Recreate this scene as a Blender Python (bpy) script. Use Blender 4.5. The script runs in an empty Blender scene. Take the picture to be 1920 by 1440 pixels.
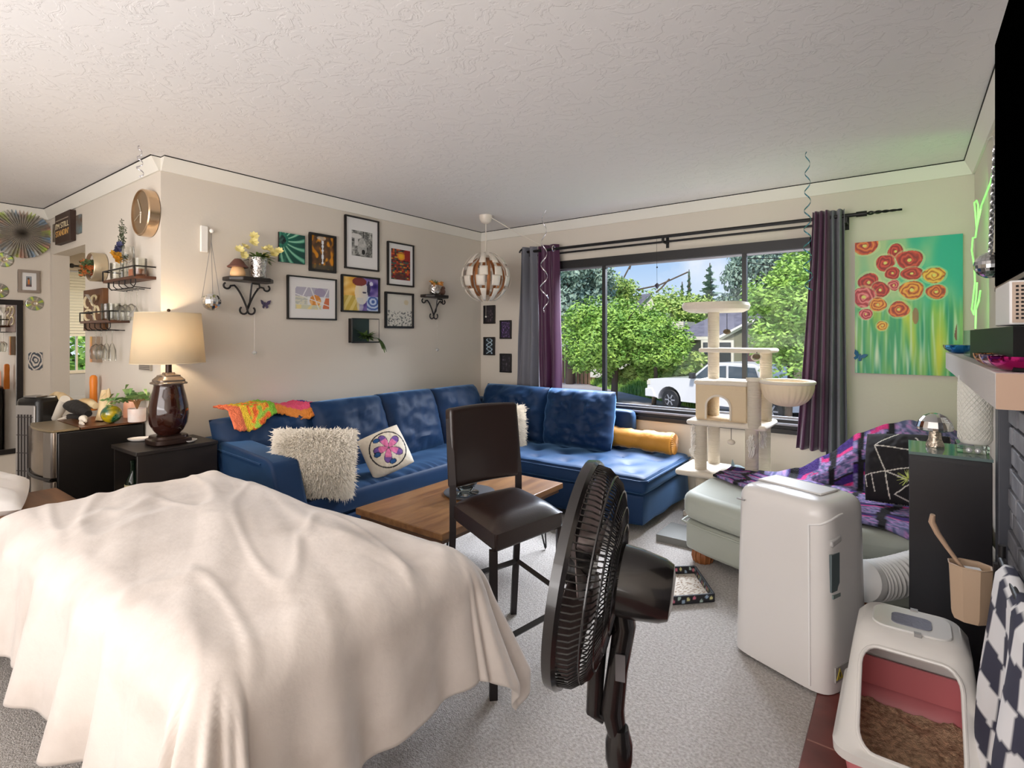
import bpy, bmesh, math, random
import numpy as np
from mathutils import Vector, Matrix, noise
random.seed(7); rng = np.random.default_rng(7)
PI = math.pi
scene = bpy.context.scene
COL = scene.collection
def lin(c):
    return tuple(((v/255)/12.92 if v/255 <= .04045 else ((v/255+.055)/1.055)**2.4) for v in c)

# ---------------------------------------------------------------- camera
F, HY, H, TH = 1000.0, 630.0, 1.347, math.atan(.74)
cs, sn = math.cos(TH), math.sin(TH)
cd = bpy.data.cameras.new('camera'); cam = bpy.data.objects.new('camera', cd); COL.objects.link(cam)
cd.sensor_width = 36; cd.lens = 36*F/1920; cd.shift_y = -(720-HY)/1920; cd.clip_start = .02; cd.clip_end = 500
cam.location = (0, 0, H); cam.rotation_euler = (PI/2, 0, TH)
scene.camera = cam
def ray(px, py):
    u = (px-960)/F; return (u*cs-sn, u*sn+cs, (HY-py)/F)
def at(px, py, X=None, Y=None, Z=None):           # a point of the photograph on a real plane of the room
    r = ray(px, py)
    t = X/r[0] if X is not None else Y/r[1] if Y is not None else (Z-H)/r[2]
    return Vector((r[0]*t, r[1]*t, H+r[2]*t))
# ---------------------------------------------------------------- world, lights, exposure
vs = scene.view_settings
vs.view_transform = 'Standard'; vs.look = 'None'; vs.gamma = 1; vs.use_curve_mapping = False; vs.exposure = 0.17
w = bpy.data.worlds.new('sky'); scene.world = w; w.use_nodes = True
nt = w.node_tree; nt.nodes.clear()
out = nt.nodes.new('ShaderNodeOutputWorld'); bg = nt.nodes.new('ShaderNodeBackground')
tc = nt.nodes.new('ShaderNodeTexCoord'); sx = nt.nodes.new('ShaderNodeSeparateXYZ'); rp = nt.nodes.new('ShaderNodeValToRGB')
nt.links.new(tc.outputs['Generated'], sx.inputs[0]); nt.links.new(sx.outputs['Z'], rp.inputs[0])
e = rp.color_ramp.elements
e[0].position = 0.0; e[0].color = (*lin((225, 236, 246)), 1)
e[1].position = 1.0; e[1].color = (*lin((80, 140, 220)), 1)
m = e.new(.16); m.color = (*lin((150, 190, 235)), 1)
nz = nt.nodes.new('ShaderNodeTexNoise'); nz.inputs['Scale'].default_value = 6; nz.inputs['Detail'].default_value = 6
mr = nt.nodes.new('ShaderNodeMapRange'); mr.inputs[1].default_value = .52; mr.inputs[2].default_value = .75
mx = nt.nodes.new('ShaderNodeMix'); mx.data_type = 'RGBA'; mx.inputs[7].default_value = (*lin((236, 240, 246)), 1)
nt.links.new(tc.outputs['Generated'], nz.inputs[0]); nt.links.new(nz.outputs[0], mr.inputs[0]); nt.links.new(mr.outputs[0], mx.inputs[0])
nt.links.new(rp.outputs[0], mx.inputs[6]); nt.links.new(mx.outputs[2], bg.inputs[0]); bg.inputs[1].default_value = 1.0
nt.links.new(bg.outputs[0], out.inputs[0])
def light(name, kind, loc, energy, color, look=None, **kw):
    l = bpy.data.lights.new(name, kind); l.energy = energy; l.color = lin(color)
    for k, v in kw.items(): setattr(l, k, v)
    o = bpy.data.objects.new(name, l); COL.objects.link(o); o.location = loc
    if look is not None: o.rotation_euler = (Vector(look)-Vector(loc)).to_track_quat('-Z', 'Y').to_euler()
    return o
light('sun', 'SUN', (1, -3.5, 9), 4.2, (255, 248, 235), (-.5, 3, 0), angle=math.radians(6))
light('window_daylight', 'AREA', (-1.7, 6.0, 3.5), 1500, (236, 243, 255), (-1.5, 2.4, 0.3), shape='RECTANGLE', size=3.4, size_y=1.9)
light('fill_rear', 'AREA', (-1.6, -2.4, 1.7), 60, (252, 249, 250), (-1.9, 3, 1.5), shape='RECTANGLE', size=3.6, size_y=1.2)  # added fill lamp behind the camera, stands for no real fixture
light('fill_bounce', 'AREA', (-1.6, -1.5, 1.0), 80, (252, 249, 248), (-1.6, -.9, 2.44), shape='RECTANGLE', size=3.6, size_y=2.0)  # added up-facing fill lamp, brightens the room off the ceiling
light('kitchen_light', 'AREA', (-6.9, 2.6, 2.38), 45, (255, 240, 215), (-6.9, 2.6, 0), shape='RECTANGLE', size=1.2, size_y=1.2)

# ---------------------------------------------------------------- materials
MATS = {}
def mat(name, rgb, rough=.6, metal=0, bump=None, var=None, sheen=0, spec=None, coat=0, trans=0, emit=None, coord='Object', attr=False, stretch=None):
    """bump=(scale,strength[,distance]); var=(rgb2,scale[,lo,hi]) mixes a second colour by noise; attr reads the mesh colours"""
    if name in MATS: return MATS[name]
    m = bpy.data.materials.new(name); m.use_nodes = True; n = m.node_tree.nodes; L = m.node_tree.links
    b = n['Principled BSDF']; c = (*lin(rgb), 1)
    b.inputs['Base Color'].default_value = c; b.inputs['Roughness'].default_value = rough; b.inputs['Metallic'].default_value = metal
    if spec is not None: b.inputs['Specular IOR Level'].default_value = spec
    if sheen: b.inputs['Sheen Weight'].default_value = sheen; b.inputs['Sheen Roughness'].default_value = .4
    if coat: b.inputs['Coat Weight'].default_value = coat; b.inputs['Coat Roughness'].default_value = .05
    if trans: b.inputs['Transmission Weight'].default_value = trans
    if emit: b.inputs['Emission Color'].default_value = (*lin(emit[0]), 1); b.inputs['Emission Strength'].default_value = emit[1]
    co = n.new('ShaderNodeTexCoord'); src = co.outputs[coord]
    if stretch:
        mp = n.new('ShaderNodeMapping'); mp.inputs['Scale'].default_value = stretch; L.new(src, mp.inputs[0]); src = mp.outputs[0]
    base = None
    if attr:
        a = n.new('ShaderNodeVertexColor'); a.layer_name = 'Col'; base = a.outputs[0]; L.new(base, b.inputs['Base Color'])
    if var:
        t = n.new('ShaderNodeTexNoise'); t.inputs['Scale'].default_value = var[1]; t.inputs['Detail'].default_value = 5; L.new(src, t.inputs[0])
        r = n.new('ShaderNodeMapRange'); r.inputs[1].default_value = var[2] if len(var) > 2 else .35; r.inputs[2].default_value = var[3] if len(var) > 3 else .65
        L.new(t.outputs[0], r.inputs[0]); x = n.new('ShaderNodeMix'); x.data_type = 'RGBA'; x.inputs[6].default_value = c; x.inputs[7].default_value = (*lin(var[0]), 1)
        if base: L.new(base, x.inputs[6])
        L.new(r.outputs[0], x.inputs[0]); L.new(x.outputs[2], b.inputs['Base Color'])
    if bump:
        t = n.new('ShaderNodeTexNoise'); t.inputs['Scale'].default_value = bump[0]; t.inputs['Detail'].default_value = 4; L.new(src, t.inputs[0])
        u = n.new('ShaderNodeBump'); u.inputs['Strength'].default_value = bump[1]; u.inputs['Distance'].default_value = bump[2] if len(bump) > 2 else .01
        L.new(t.outputs[0], u.inputs['Height']); L.new(u.outputs[0], b.inputs['Normal'])
    MATS[name] = m; return m
def glassy(name, tint=(255, 255, 255), gloss=.08, rough=0.0, fr=1.0):
    """thin clear glass: mostly see-through, a fresnel reflection on top"""
    if name in MATS: return MATS[name]
    m = bpy.data.materials.new(name); m.use_nodes = True; n = m.node_tree.nodes; L = m.node_tree.links; n.clear()
    o = n.new('ShaderNodeOutputMaterial'); t = n.new('ShaderNodeBsdfTransparent'); g = n.new('ShaderNodeBsdfGlossy'); x = n.new('ShaderNodeMixShader')
    t.inputs[0].default_value = (*lin(tint), 1); g.inputs['Roughness'].default_value = rough
    f = n.new('ShaderNodeFresnel'); f.inputs[0].default_value = 1.45; a = n.new('ShaderNodeMath'); a.operation = 'MULTIPLY_ADD'; a.inputs[1].default_value = fr; a.inputs[2].default_value = gloss; a.use_clamp = True
    L.new(f.outputs[0], a.inputs[0]); L.new(a.outputs[0], x.inputs[0]); L.new(t.outputs[0], x.inputs[1]); L.new(g.outputs[0], x.inputs[2]); L.new(x.outputs[0], o.inputs[0])
    MATS[name] = m; return m
# ---------------------------------------------------------------- mesh helpers
WM = {}
class MB:
    def __init__(s): s.v = []; s.f = []; s.mi = []; s.c = None; s.M = Matrix(); s.cur = 0
    def _add(s, vs_, fs_):
        o = len(s.v); s.v += [s.M @ Vector(p) for p in vs_]; s.f += [tuple(i+o for i in f) for f in fs_]; s.mi += [s.cur]*len(fs_)
        if s.c is not None: s.c += [s.cc]*len(vs_)
        return s
    def color(s, rgb):
        if s.c is None: s.c = []
        s.cc = (*lin(rgb), 1); return s
    def box(s, c, d, rz=0, R=None):
        x, y, z = d[0]/2, d[1]/2, d[2]/2
        R = R or Matrix.Rotation(rz, 3, 'Z'); c = Vector(c)
        p = [c+R @ Vector((a*x, b*y, g*z)) for g in (-1, 1) for b in (-1, 1) for a in (-1, 1)]
        return s._add(p, [(0, 2, 3, 1), (4, 5, 7, 6), (0, 1, 5, 4), (2, 6, 7, 3), (0, 4, 6, 2), (1, 3, 7, 5)])
    def b2(s, x0, x1, y0, y1, z0, z1):
        return s.box(((x0+x1)/2, (y0+y1)/2, (z0+z1)/2), (abs(x1-x0), abs(y1-y0), abs(z1-z0)))
    def tube(s, pts, r, n=8, closed=False, caps=True, flat=None):
        P = [Vector(p) for p in pts]; N = len(P); R = r if hasattr(r, '__len__') else [r]*N
        T = []
        for i in range(N):
            a = P[i-1] if (i or closed) else P[0]; b = P[(i+1) % N] if (i < N-1 or closed) else P[-1]
            d = b-a; T.append(d.normalized() if d.length > 1e-9 else Vector((0, 0, 1)))
        up = Vector((0, 0, 1)) if abs(T[0].z) < .9 else Vector((1, 0, 0))
        n1 = T[0].cross(up).normalized(); vs_ = []
        for i in range(N):
            n1 = (n1-T[i]*n1.dot(T[i])); n1 = n1.normalized() if n1.length > 1e-6 else T[i].orthogonal().normalized(); n2 = T[i].cross(n1)
            for k in range(n):
                a = 2*PI*k/n; fx = flat if flat else 1
                vs_.append(P[i]+(n1*math.cos(a)+n2*math.sin(a)*fx)*R[i])
        fs_ = [(i*n+k, i*n+(k+1) % n, ((i+1) % N)*n+(k+1) % n, ((i+1) % N)*n+k) for i in range(N if closed else N-1) for k in range(n)]
        if caps and not closed: fs_ += [tuple(range(n-1, -1, -1)), tuple((N-1)*n+k for k in range(n))]
        return s._add(vs_, fs_)
    def cyl(s, a, b, r, r2=None, n=24): return s.tube([a, b], [r, r if r2 is None else r2], n)
    def lathe(s, prof, c=(0, 0, 0), n=32, R=None, sq=None, cap=True):
        c = Vector(c); vs_ = []; fs_ = []; R = R or Matrix.Identity(3)
        for r, z in prof:
            for k in range(n):
                a = 2*PI*k/n; q = 1 if not sq else 1/max(abs(math.cos(a))**sq+abs(math.sin(a))**sq, 1e-9)**(1/sq)
                vs_.append(c+R @ Vector((r*q*math.cos(a), r*q*math.sin(a), z)))
        m = len(prof)
        for i in range(m-1):
            for k in range(n): fs_.append((i*n+k, i*n+(k+1) % n, (i+1)*n+(k+1) % n, (i+1)*n+k))
        if prof[0][0] > 1e-6: fs_.append(tuple(range(n-1, -1, -1)))
        if cap and prof[-1][0] > 1e-6: fs_.append(tuple((m-1)*n+k for k in range(n)))
        return s._add(vs_, fs_)
    def prism(s, poly, z0, z1, R=None, c=(0, 0, 0)):
        R = R or Matrix.Identity(3); c = Vector(c); n = len(poly)
        vs_ = [c+R @ Vector((p[0], p[1], z)) for z in (z0, z1) for p in poly]
        return s._add(vs_, [tuple(range(n-1, -1, -1)), tuple(range(n, 2*n))]+[(k, (k+1) % n, n+(k+1) % n, n+k) for k in range(n)])
    def grid(s, fn, nu, nv, closeu=False, colfn=None):
        vs_ = [fn(i/(nu-(0 if closeu else 1)), j/(nv-1)) for j in range(nv) for i in range(nu)]
        fs_ = [(j*nu+i, j*nu+(i+1) % nu, (j+1)*nu+(i+1) % nu, (j+1)*nu+i) for j in range(nv-1) for i in range(nu if closeu else nu-1)]
        if colfn is not None:
            if s.c is None: s.c = []
            o = len(s.v); s.v += [s.M @ Vector(p) for p in vs_]; s.f += [tuple(i+o for i in f) for f in fs_]; s.mi += [s.cur]*len(fs_)
            s.c += [(*lin(colfn(i/(nu-(0 if closeu else 1)), j/(nv-1))), 1) for j in range(nv) for i in range(nu)]
            return s
        return s._add(vs_, fs_)
    def sphere(s, c, r, n=20, sc=(1, 1, 1), R=None):
        m = max(6, n//2); prof = [(r*math.sin(PI*i/m), -r*math.cos(PI*i/m)) for i in range(m+1)]
        c = Vector(c); k0 = len(s.v); old = s.M
        s.M = old @ Matrix.Translation(c) @ (R.to_4x4() if R else Matrix()) @ Matrix.Diagonal((*sc, 1)); s.lathe(prof, (0, 0, 0), n); s.M = old
        return s
    def build(s, name, material, parent=None, local=False, bev=0, seg=2, sub=0, solid=0, sharp=38, flat=False, parts=True, weld=False):
        me = bpy.data.meshes.new(name)
        inv = Matrix() if (local or parent is None) else WM[parent.name].inverted()
        me.from_pydata([tuple(inv @ p) for p in s.v], [], s.f)
        ms = material if isinstance(material, (list, tuple)) else [material]
        for m in ms: me.materials.append(m)
        if len(ms) > 1: me.polygons.foreach_set('material_index', s.mi)
        if s.c is not None:
            ca = me.color_attributes.new('Col', 'FLOAT_COLOR', 'POINT'); ca.data.foreach_set('color', np.array(s.c, dtype='f').ravel())
        bm = bmesh.new(); bm.from_mesh(me)
        if weld or True: bmesh.ops.remove_doubles(bm, verts=bm.verts, dist=1e-6)
        bmesh.ops.recalc_face_normals(bm, faces=bm.faces); bm.to_mesh(me); bm.free()
        if not flat:
            me.polygons.foreach_set('use_smooth', [True]*len(me.polygons)); me.set_sharp_from_angle(angle=math.radians(sharp))
        o = bpy.data.objects.new(name, me); COL.objects.link(o)
        if parent is not None: o.parent = parent; WM[o.name] = WM[parent.name].copy()
        else: WM[o.name] = Matrix()
        if solid: d = o.modifiers.new('solid', 'SOLIDIFY'); d.thickness = solid; d.offset = 0
        if sub: d = o.modifiers.new('sub', 'SUBSURF'); d.levels = sub; d.render_levels = sub
        if bev: d = o.modifiers.new('bev', 'BEVEL'); d.width = bev; d.segments = seg; d.limit_method = 'ANGLE'; d.angle_limit = math.radians(40)
        return o
def tag(o, label=None, cat=None, group=None, kind=None):
    if label: o['label'] = label
    if cat: o['category'] = cat
    if group: o['group'] = group
    if kind: o['kind'] = kind
    return o
def thing(name, label, cat, loc=(0, 0, 0), rz=0, group=None):
    o = bpy.data.objects.new(name, None); COL.objects.link(o); o.location = loc; o.rotation_euler = (0, 0, rz); o.empty_display_size = .05
    WM[o.name] = Matrix.Translation(Vector(loc)) @ Matrix.Rotation(rz, 4, 'Z')
    return tag(o, label, cat, group)
def struct(name, mb, material, parent=None, **k):
    o = mb.build(name, material, parent, **k)
    if parent is None: o['kind'] = 'structure'
    return o
def dup(root, loc, rz=0, label=None, group=None, rot=None):
    r = root.copy(); COL.objects.link(r); r.location = loc; r.rotation_euler = rot or (0, 0, rz)
    if label: r['label'] = label
    if group: r['group'] = group
    for ch in list(root.children):
        c = ch.copy(); COL.objects.link(c); c.parent = r
        for g in list(ch.children):
            d = g.copy(); COL.objects.link(d); d.parent = c
    WM[r.name] = Matrix.Translation(Vector(loc)) @ Matrix.Rotation(rz, 4, 'Z')
    return r
def rotm(*ax):
    R = Matrix.Identity(3)
    for a, g in ax: R = R @ Matrix.Rotation(math.radians(g), 3, a)
    return R
def fbm(x, y, z=0, o=4, s=1):
    v = 0; a = 1; f = s
    for _ in range(o): v += a*noise.noise((x*f, y*f, z*f)); a *= .5; f *= 2
    return v
# ================================================================ ROOM SHELL
XA, YB, YC, XE, XD, ZC = -3.655, 4.38, 1.34, -6.0, .34, 2.44     # picture wall, window wall, shelf wall, mirror wall, fireplace wall, ceiling
M_wall = mat('wall_paint', (216, 207, 194), .85, bump=(60, .05))
M_ceil = mat('ceiling_plaster', (232, 229, 227), .9)
def _ceil(m):
    n = m.node_tree.nodes; L = m.node_tree.links; b = n['Principled BSDF']; co = n.new('ShaderNodeTexCoord')
    t = n.new('ShaderNodeTexNoise'); t.inputs['Scale'].default_value = 11; t.inputs['Detail'].default_value = 7; t.inputs['Roughness'].default_value = .62; t.inputs['Distortion'].default_value = .8
    r = n.new('ShaderNodeMapRange'); r.interpolation_type = 'SMOOTHSTEP'; r.inputs[1].default_value = .49; r.inputs[2].default_value = .54
    u = n.new('ShaderNodeBump'); u.inputs['Strength'].default_value = .35; u.inputs['Distance'].default_value = .004
    L.new(co.outputs['Object'], t.inputs[0]); L.new(t.outputs[0], r.inputs[0]); L.new(r.outputs[0], u.inputs['Height']); L.new(u.outputs[0], b.inputs['Normal'])
_ceil(M_ceil)
M_trim = mat('white_trim', (232, 228, 218), .5)
M_carpet = mat('carpet', (190, 181, 173), .95, bump=(190, 1.0, .018), var=((230, 224, 218), 95), sheen=.2)
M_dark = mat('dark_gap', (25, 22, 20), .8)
M_frame = mat('window_bronze', (27, 25, 26), .45)
def quad(mb, pts): return mb._add(pts, [tuple(range(len(pts)))])
struct('floor', MB().b2(XE-.12, XD+.12, -2.6, YB+.12, -.1, 0), M_carpet)
struct('floor', MB().b2(-8.8, XE-.12, 1.34, 4.5, -.1, 0), mat('kitchen_floor', (150, 140, 125), .5))
struct('ceiling', MB().b2(-8.8, XD+.12, -2.6, YB+.12, ZC, ZC+.1), M_ceil)
# wall_back: the wall with the big window
wx0, wx1, wz0, wz1 = -2.93, -.50, .66, 2.06
wb = MB(); wb.b2(XA-.12, wx0, YB, YB+.14, 0, ZC).b2(wx1, XD+.12, YB, YB+.14, 0, ZC).b2(wx0, wx1, YB, YB+.14, 0, wz0).b2(wx0, wx1, YB, YB+.14, wz1, ZC)
struct('wall_back', wb, M_wall)
struct('wall_left', MB().b2(XA-.12, XA, YC, YB, 0, ZC), M_wall)                      # picture wall
ox0, ox1, oz = -5.93, -5.06, 2.05
wc = MB(); wc.b2(XE-.12, ox0, YC, YC+.12, 0, ZC).b2(ox1, XA-.12, YC, YC+.12, 0, ZC).b2(ox0, ox1, YC, YC+.12, oz, ZC)
struct('wall_partition', wc, M_wall)
struct('wall_far_left', MB().b2(XE-.12, XE, -2.6, YC, 0, ZC), M_wall)
struct('wall_right', MB().b2(XD, XD+.12, -2.6, YB, 0, ZC), M_wall)
struct('wall_rear', MB().b2(XE-.12, XD+.12, -2.72, -2.6, 0, ZC), M_wall)
# kitchen shell
kx = -8.7
kw = MB(); kw.b2(kx-.12, kx, 1.34, 1.9, 0, ZC).b2(kx-.12, kx, 2.75, 4.5, 0, ZC).b2(kx-.12, kx, 1.9, 2.75, 2.2, ZC)
struct('wall_kitchen', kw, M_wall)
struct('wall_kitchen_side', MB().b2(kx, XA, 4.4, 4.5, 0, ZC), M_wall)
struct('wall_kitchen_front', MB().b2(kx, XE-.12, 1.24, 1.34, 0, ZC), M_wall)
d = MB(); M_door = mat('door_white', (196, 200, 210), .45)
d.b2(kx-.08, kx-.03, 1.9, 2.75, 0, .88).b2(kx-.08, kx-.03, 1.9, 2.02, .88, 2.2).b2(kx-.08, kx-.03, 2.63, 2.75, .88, 2.2).b2(kx-.08, kx-.03, 2.02, 2.63, 1.95, 2.2)
do = struct('door_1', d, M_door, bev=.004)
MB().b2(kx-.07, kx-.035, 2.215, 2.235, .88, 1.95).b2(kx-.075, kx-.02, 2.02, 2.63, .86, .9).build('door_sash', M_trim, do)
MB().b2(kx-.06, kx-.055, 2.02, 2.63, .88, 1.95).build('door_pane', glassy('window_glass', gloss=0, fr=.2), do)
MB().b2(kx-.03, kx-.018, 2.1, 2.6, .5, .56).b2(kx-.03, kx-.018, 2.1, 2.6, .15, .21).build('door_panel', M_door, do, bev=.004)
bl = MB()
for i in range(22): bl.box((kx-.0, 2.32, 2.16-i*.038), (.04, .74, .003), R=rotm(('Y', 68)))
tag(bl.build('window_blind', mat('blind_white', (230, 228, 214), .5)), 'white slatted blind half lowered over the kitchen door window', 'blind')
tag(MB().cyl((kx+.09, 1.85, 2.25), (kx+.09, 2.8, 2.25), .014).sphere((kx+.09, 2.14, 2.25), .03).cyl((kx, 1.9, 2.25), (kx+.09, 1.9, 2.25), .008).cyl((kx, 2.76, 2.25), (kx+.09, 2.76, 2.25), .008).build('curtain_rod', M_frame), 'dark curtain rod above the kitchen door window', 'curtain rod')
# crown moulding: a cove of white trim with a dark line under the ceiling
def crown(name, a, b, nrm):
    a = Vector(a); b = Vector(b); d = (b-a).normalized(); n = Vector(nrm); up = Vector((0, 0, 1)); mb = MB()
    prof = [(0, -.085), (.012, -.085), (.018, -.07), (.045, -.02), (.052, -.006), (0, -.006)]
    vs_ = [p+n*q[0]+up*q[1] for p in (a, b) for q in prof]; k = len(prof)
    mb._add(vs_, [tuple(range(k)), tuple(range(2*k-1, k-1, -1))]+[(i, (i+1) % k, k+(i+1) % k, k+i) for i in range(k)])
    o = struct(name, mb, M_trim)
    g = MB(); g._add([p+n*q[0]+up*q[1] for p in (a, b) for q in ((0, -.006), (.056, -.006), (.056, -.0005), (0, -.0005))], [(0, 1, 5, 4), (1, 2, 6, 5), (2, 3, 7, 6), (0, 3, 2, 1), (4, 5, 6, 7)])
    g.build('dark_line', M_dark, o); return o
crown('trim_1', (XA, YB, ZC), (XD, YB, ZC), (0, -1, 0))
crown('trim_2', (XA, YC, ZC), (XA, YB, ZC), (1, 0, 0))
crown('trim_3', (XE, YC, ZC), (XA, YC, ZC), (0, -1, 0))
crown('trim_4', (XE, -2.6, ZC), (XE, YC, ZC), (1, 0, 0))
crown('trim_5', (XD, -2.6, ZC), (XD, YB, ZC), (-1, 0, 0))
for nm, x0, x1, y0, y1 in (('baseboard_back', XA, XD, YB-.015, YB), ('baseboard_left', XA, XA+.015, YC, YB), ('baseboard_partition', ox1, XA, YC-.015, YC), ('baseboard_far_left', XE, XE+.015, -2.6, YC), ('baseboard_right', XD-.015, XD, 2.7, YB)):
    struct(nm, MB().b2(x0, x1, y0, y1, 0, .09), M_trim, bev=.004)
# ---- the window: dark metal frame, two slim mullions, three panes
wf = MB(); yf0, yf1 = YB-.02, YB+.10
wf.b2(wx0, wx1, yf0, yf1, wz1-.075, wz1).b2(wx0, wx1, yf0, yf1, wz0, wz0+.07).b2(wx0, wx0+.06, yf0, yf1, wz0, wz1).b2(wx1-.06, wx1, yf0, yf1, wz0, wz1)
win = struct('window_1', wf, M_frame, bev=.006)
rl = MB().b2(wx0, wx1, YB+.03, YB+.05, wz0+.07, wz0+.085).b2(wx0, wx1, YB+.03, YB+.05, wz1-.09, wz1-.075).b2(wx0, wx1, YB-.05, YB-.02, wz0+.03, wz0+.045)
rl.build('window_track', mat('alu_track', (150, 150, 158), .35, .6), win)
m1, m2 = at(1130, 600, Y=YB).x, at(1394, 600, Y=YB).x
for x in (m1, m2): MB().b2(x-.016, x+.016, YB+.02, YB+.06, wz0+.07, wz1-.07).build('window_mullion', M_frame, win)
for a, b in ((wx0+.06, m1), (m1, m2), (m2, wx1-.06)): MB().b2(a+.005, b-.005, YB+.038, YB+.042, wz0+.07, wz1-.07).build('window_pane', glassy('window_glass', gloss=0, fr=.2), win)
struct('windowsill_1', MB().b2(wx0-.02, wx1+.02, YB-.035, YB, wz0-.035, wz0+.0), M_frame, bev=.004)

# ================================================================ OUTSIDE
GZ = -1.35
M_leafL = mat('leaf_bright', (172, 206, 96), .6, var=((108, 154, 62), 2.0), trans=0)
M_leafM = mat('leaf_mid', (138, 172, 86), .6, var=((186, 204, 110), 2.0))
M_leafD = mat('leaf_blue', (112, 138, 122), .7, var=((164, 186, 168), 1.5))
M_bark = mat('bark', (88, 74, 62), .9, bump=(12, .6))
M_grass = mat('lawn', (120, 160, 70), .9, var=((90, 130, 50), 2.5), bump=(30, .6, .05))
M_asph = mat('asphalt', (165, 160, 162), .9, var=((140, 134, 136), .7), bump=(80, .2))
struct('ground', MB().b2(-60, 45, 7, 90, GZ-.6, GZ-.12), M_grass)
def road_pt(px, py): return at(px, py, Z=GZ)
rd = MB(); rp_ = [road_pt(980, 693), road_pt(1240, 752), road_pt(1800, 780), (30, 20, GZ), (30, 8, GZ), (-14, 8, GZ), road_pt(700, 760)]
rd.prism([(p[0], p[1]) for p in rp_], GZ-.1, GZ); struct('road', rd, M_asph)
gb = MB()
def gfn(u, v):
    a = road_pt(1085, 716).lerp(road_pt(1320, 770), u); b = at(1090, 655, Y=30).lerp(at(1330, 665, Y=26), u); p = a.lerp(b, v)
    z = GZ-.02+(1.05*v+.15*min(v*6, 1)); return (p.x, p.y, z+.1*noise.noise((p.x*1.2, p.y*1.2, 0)))
gb.grid(gfn, 40, 24)
struct('terrain', gb, M_grass)
gr = MB()
for i in range(6000):
    u, v = random.random(), random.random()**1.6*.75; p = Vector(gfn(u, v)); a = random.random()*PI; h = random.uniform(.1, .32)
    d = Vector((math.cos(a)*.035, math.sin(a)*.035, 0)); gr._add([p-d, p+d, p+Vector((random.uniform(-.08, .08), random.uniform(-.08, .08), h))], [(0, 1, 2)])
tag(gr.build('grass', M_leafL, flat=True), 'long unmown green grass on the verge in front of the white truck', 'grass', kind='stuff')
def foliage(mb, c, r, n, leaf, sc=(1, 1, 1), droop=0, clumps=None, seed=1, rough=.45):
    rn = random.Random(seed); c = Vector(c); cl = []
    K = clumps or max(10, int(r*14))
    for _ in range(K):
        d = Vector((rn.gauss(0, 1), rn.gauss(0, 1), rn.gauss(0, 1))).normalized()*(rn.random()**.35)*r*.8
        cl.append((Vector((d.x*sc[0], d.y*sc[1], d.z*sc[2])), r*rn.uniform(.18, .42)))
    for i in range(n):
        cc, cr = cl[i % K]; d = Vector((rn.gauss(0, 1), rn.gauss(0, 1), rn.gauss(0, .8))).normalized()*cr*rn.uniform(.75, 1.1)
        p = c+cc+d; a = Vector((rn.gauss(0, 1), rn.gauss(0, 1), rn.gauss(0, .5)-droop)).normalized(); b = a.cross(d.normalized()+Vector((rn.gauss(0, .4), rn.gauss(0, .4), .3))).normalized()
        l = leaf*rn.uniform(.6, 1.2); mb._add([p-a*l, p-b*l*.45, p+a*l, p+b*l*.45], [(0, 1, 2, 3)])
def tree(name, label, c, r, n, leaf, m, sc=(1, 1, 1), trunk=None, seed=1, droop=0, clumps=None, group='trees outside the window'):
    t = thing(name, label, 'tree', (c[0], c[1], GZ), group=group)
    mb = MB(); foliage(mb, c, r, n, leaf, sc, droop, clumps, seed); mb.build('crown', m, t, flat=True)
    tb = MB(); rr = trunk or r*.06; tb.tube([(c[0], c[1], GZ-.3), (c[0]+.1, c[1], (c[2]+GZ)/2), (c[0], c[1], c[2]+r*.4)], [rr*1.3, rr, rr*.5], 10)
    rn = random.Random(seed+99)
    for k in range(7):
        a = rn.random()*2*PI; p0 = Vector((c[0], c[1], c[2]-r*.35+rn.random()*r*.5)); tb.tube([p0, p0+Vector((math.cos(a)*r*.35*sc[0], math.sin(a)*r*.35*sc[1], r*.2)), p0+Vector((math.cos(a)*r*.7*sc[0], math.sin(a)*r*.7*sc[1], r*.45))], [rr*.5, rr*.35, rr*.12], 6)
    tb.build('trunk', M_bark, t); return t
def dep(px, py, d):   # a point at the given depth in front of the window
    r = ray(px, py); return Vector((r[0]*d, r[1]*d, H+r[2]*d))
tree('garden_tree', 'large bright green leafy tree filling the left half of the window view', dep(1150, 630, 22), 2.0, 30000, .095, M_leafL, (1.35, 1.1, .85), seed=3, clumps=70)
tree('garden_tree', 'lighter green lower tree between the large leafy tree and the grey house', dep(1225, 645, 21), 1.25, 10000, .09, M_leafL, (1.2, 1, .85), seed=5, clumps=36)
tree('street_tree', 'bright green maple behind the hammock of the cat tree', dep(1475, 600, 14.5), 1.35, 18000, .08, M_leafL, (.85, .9, 1.25), seed=8, clumps=60)
tree('street_tree', 'leafy maple crown directly against the purple curtain', dep(1530, 560, 15.5), 1.5, 13000, .08, M_leafL, (.8, .9, 1.5), seed=9, clumps=50)
tree('kitchen_tree', 'bright green leafy shrub seen through the kitchen door window', (-12.5, 3.4, .6), 1.6, 5000, .1, M_leafL, (1, 1, .9), seed=77, clumps=30)
tree('conifer_tree', 'blue-green spruce standing behind the large leafy tree', dep(1068, 545, 30), 3.0, 22000, .15, M_leafD, (1, 1, 1.1), seed=11, droop=.7, clumps=60)
tree('conifer_tree', 'grey-green conifer with bare twigs right of the first window mullion', dep(1140, 562, 34), 2.0, 8000, .15, M_leafM, (1.1, 1, .9), seed=12, droop=.5, clumps=40)
tree('cedar_tree', 'tall drooping blue cedar behind the maple at the right pane', dep(1425, 535, 30), 2.5, 16000, .15, M_leafD, (.8, 1, 1.3), seed=13, droop=1.3, clumps=44)
tree('cedar_tree', 'dark cedar crown at the top edge of the right pane', dep(1500, 480, 28), 1.8, 9000, .15, M_leafD, (1.2, 1, .6), seed=14, droop=1.3, clumps=34)
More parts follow.
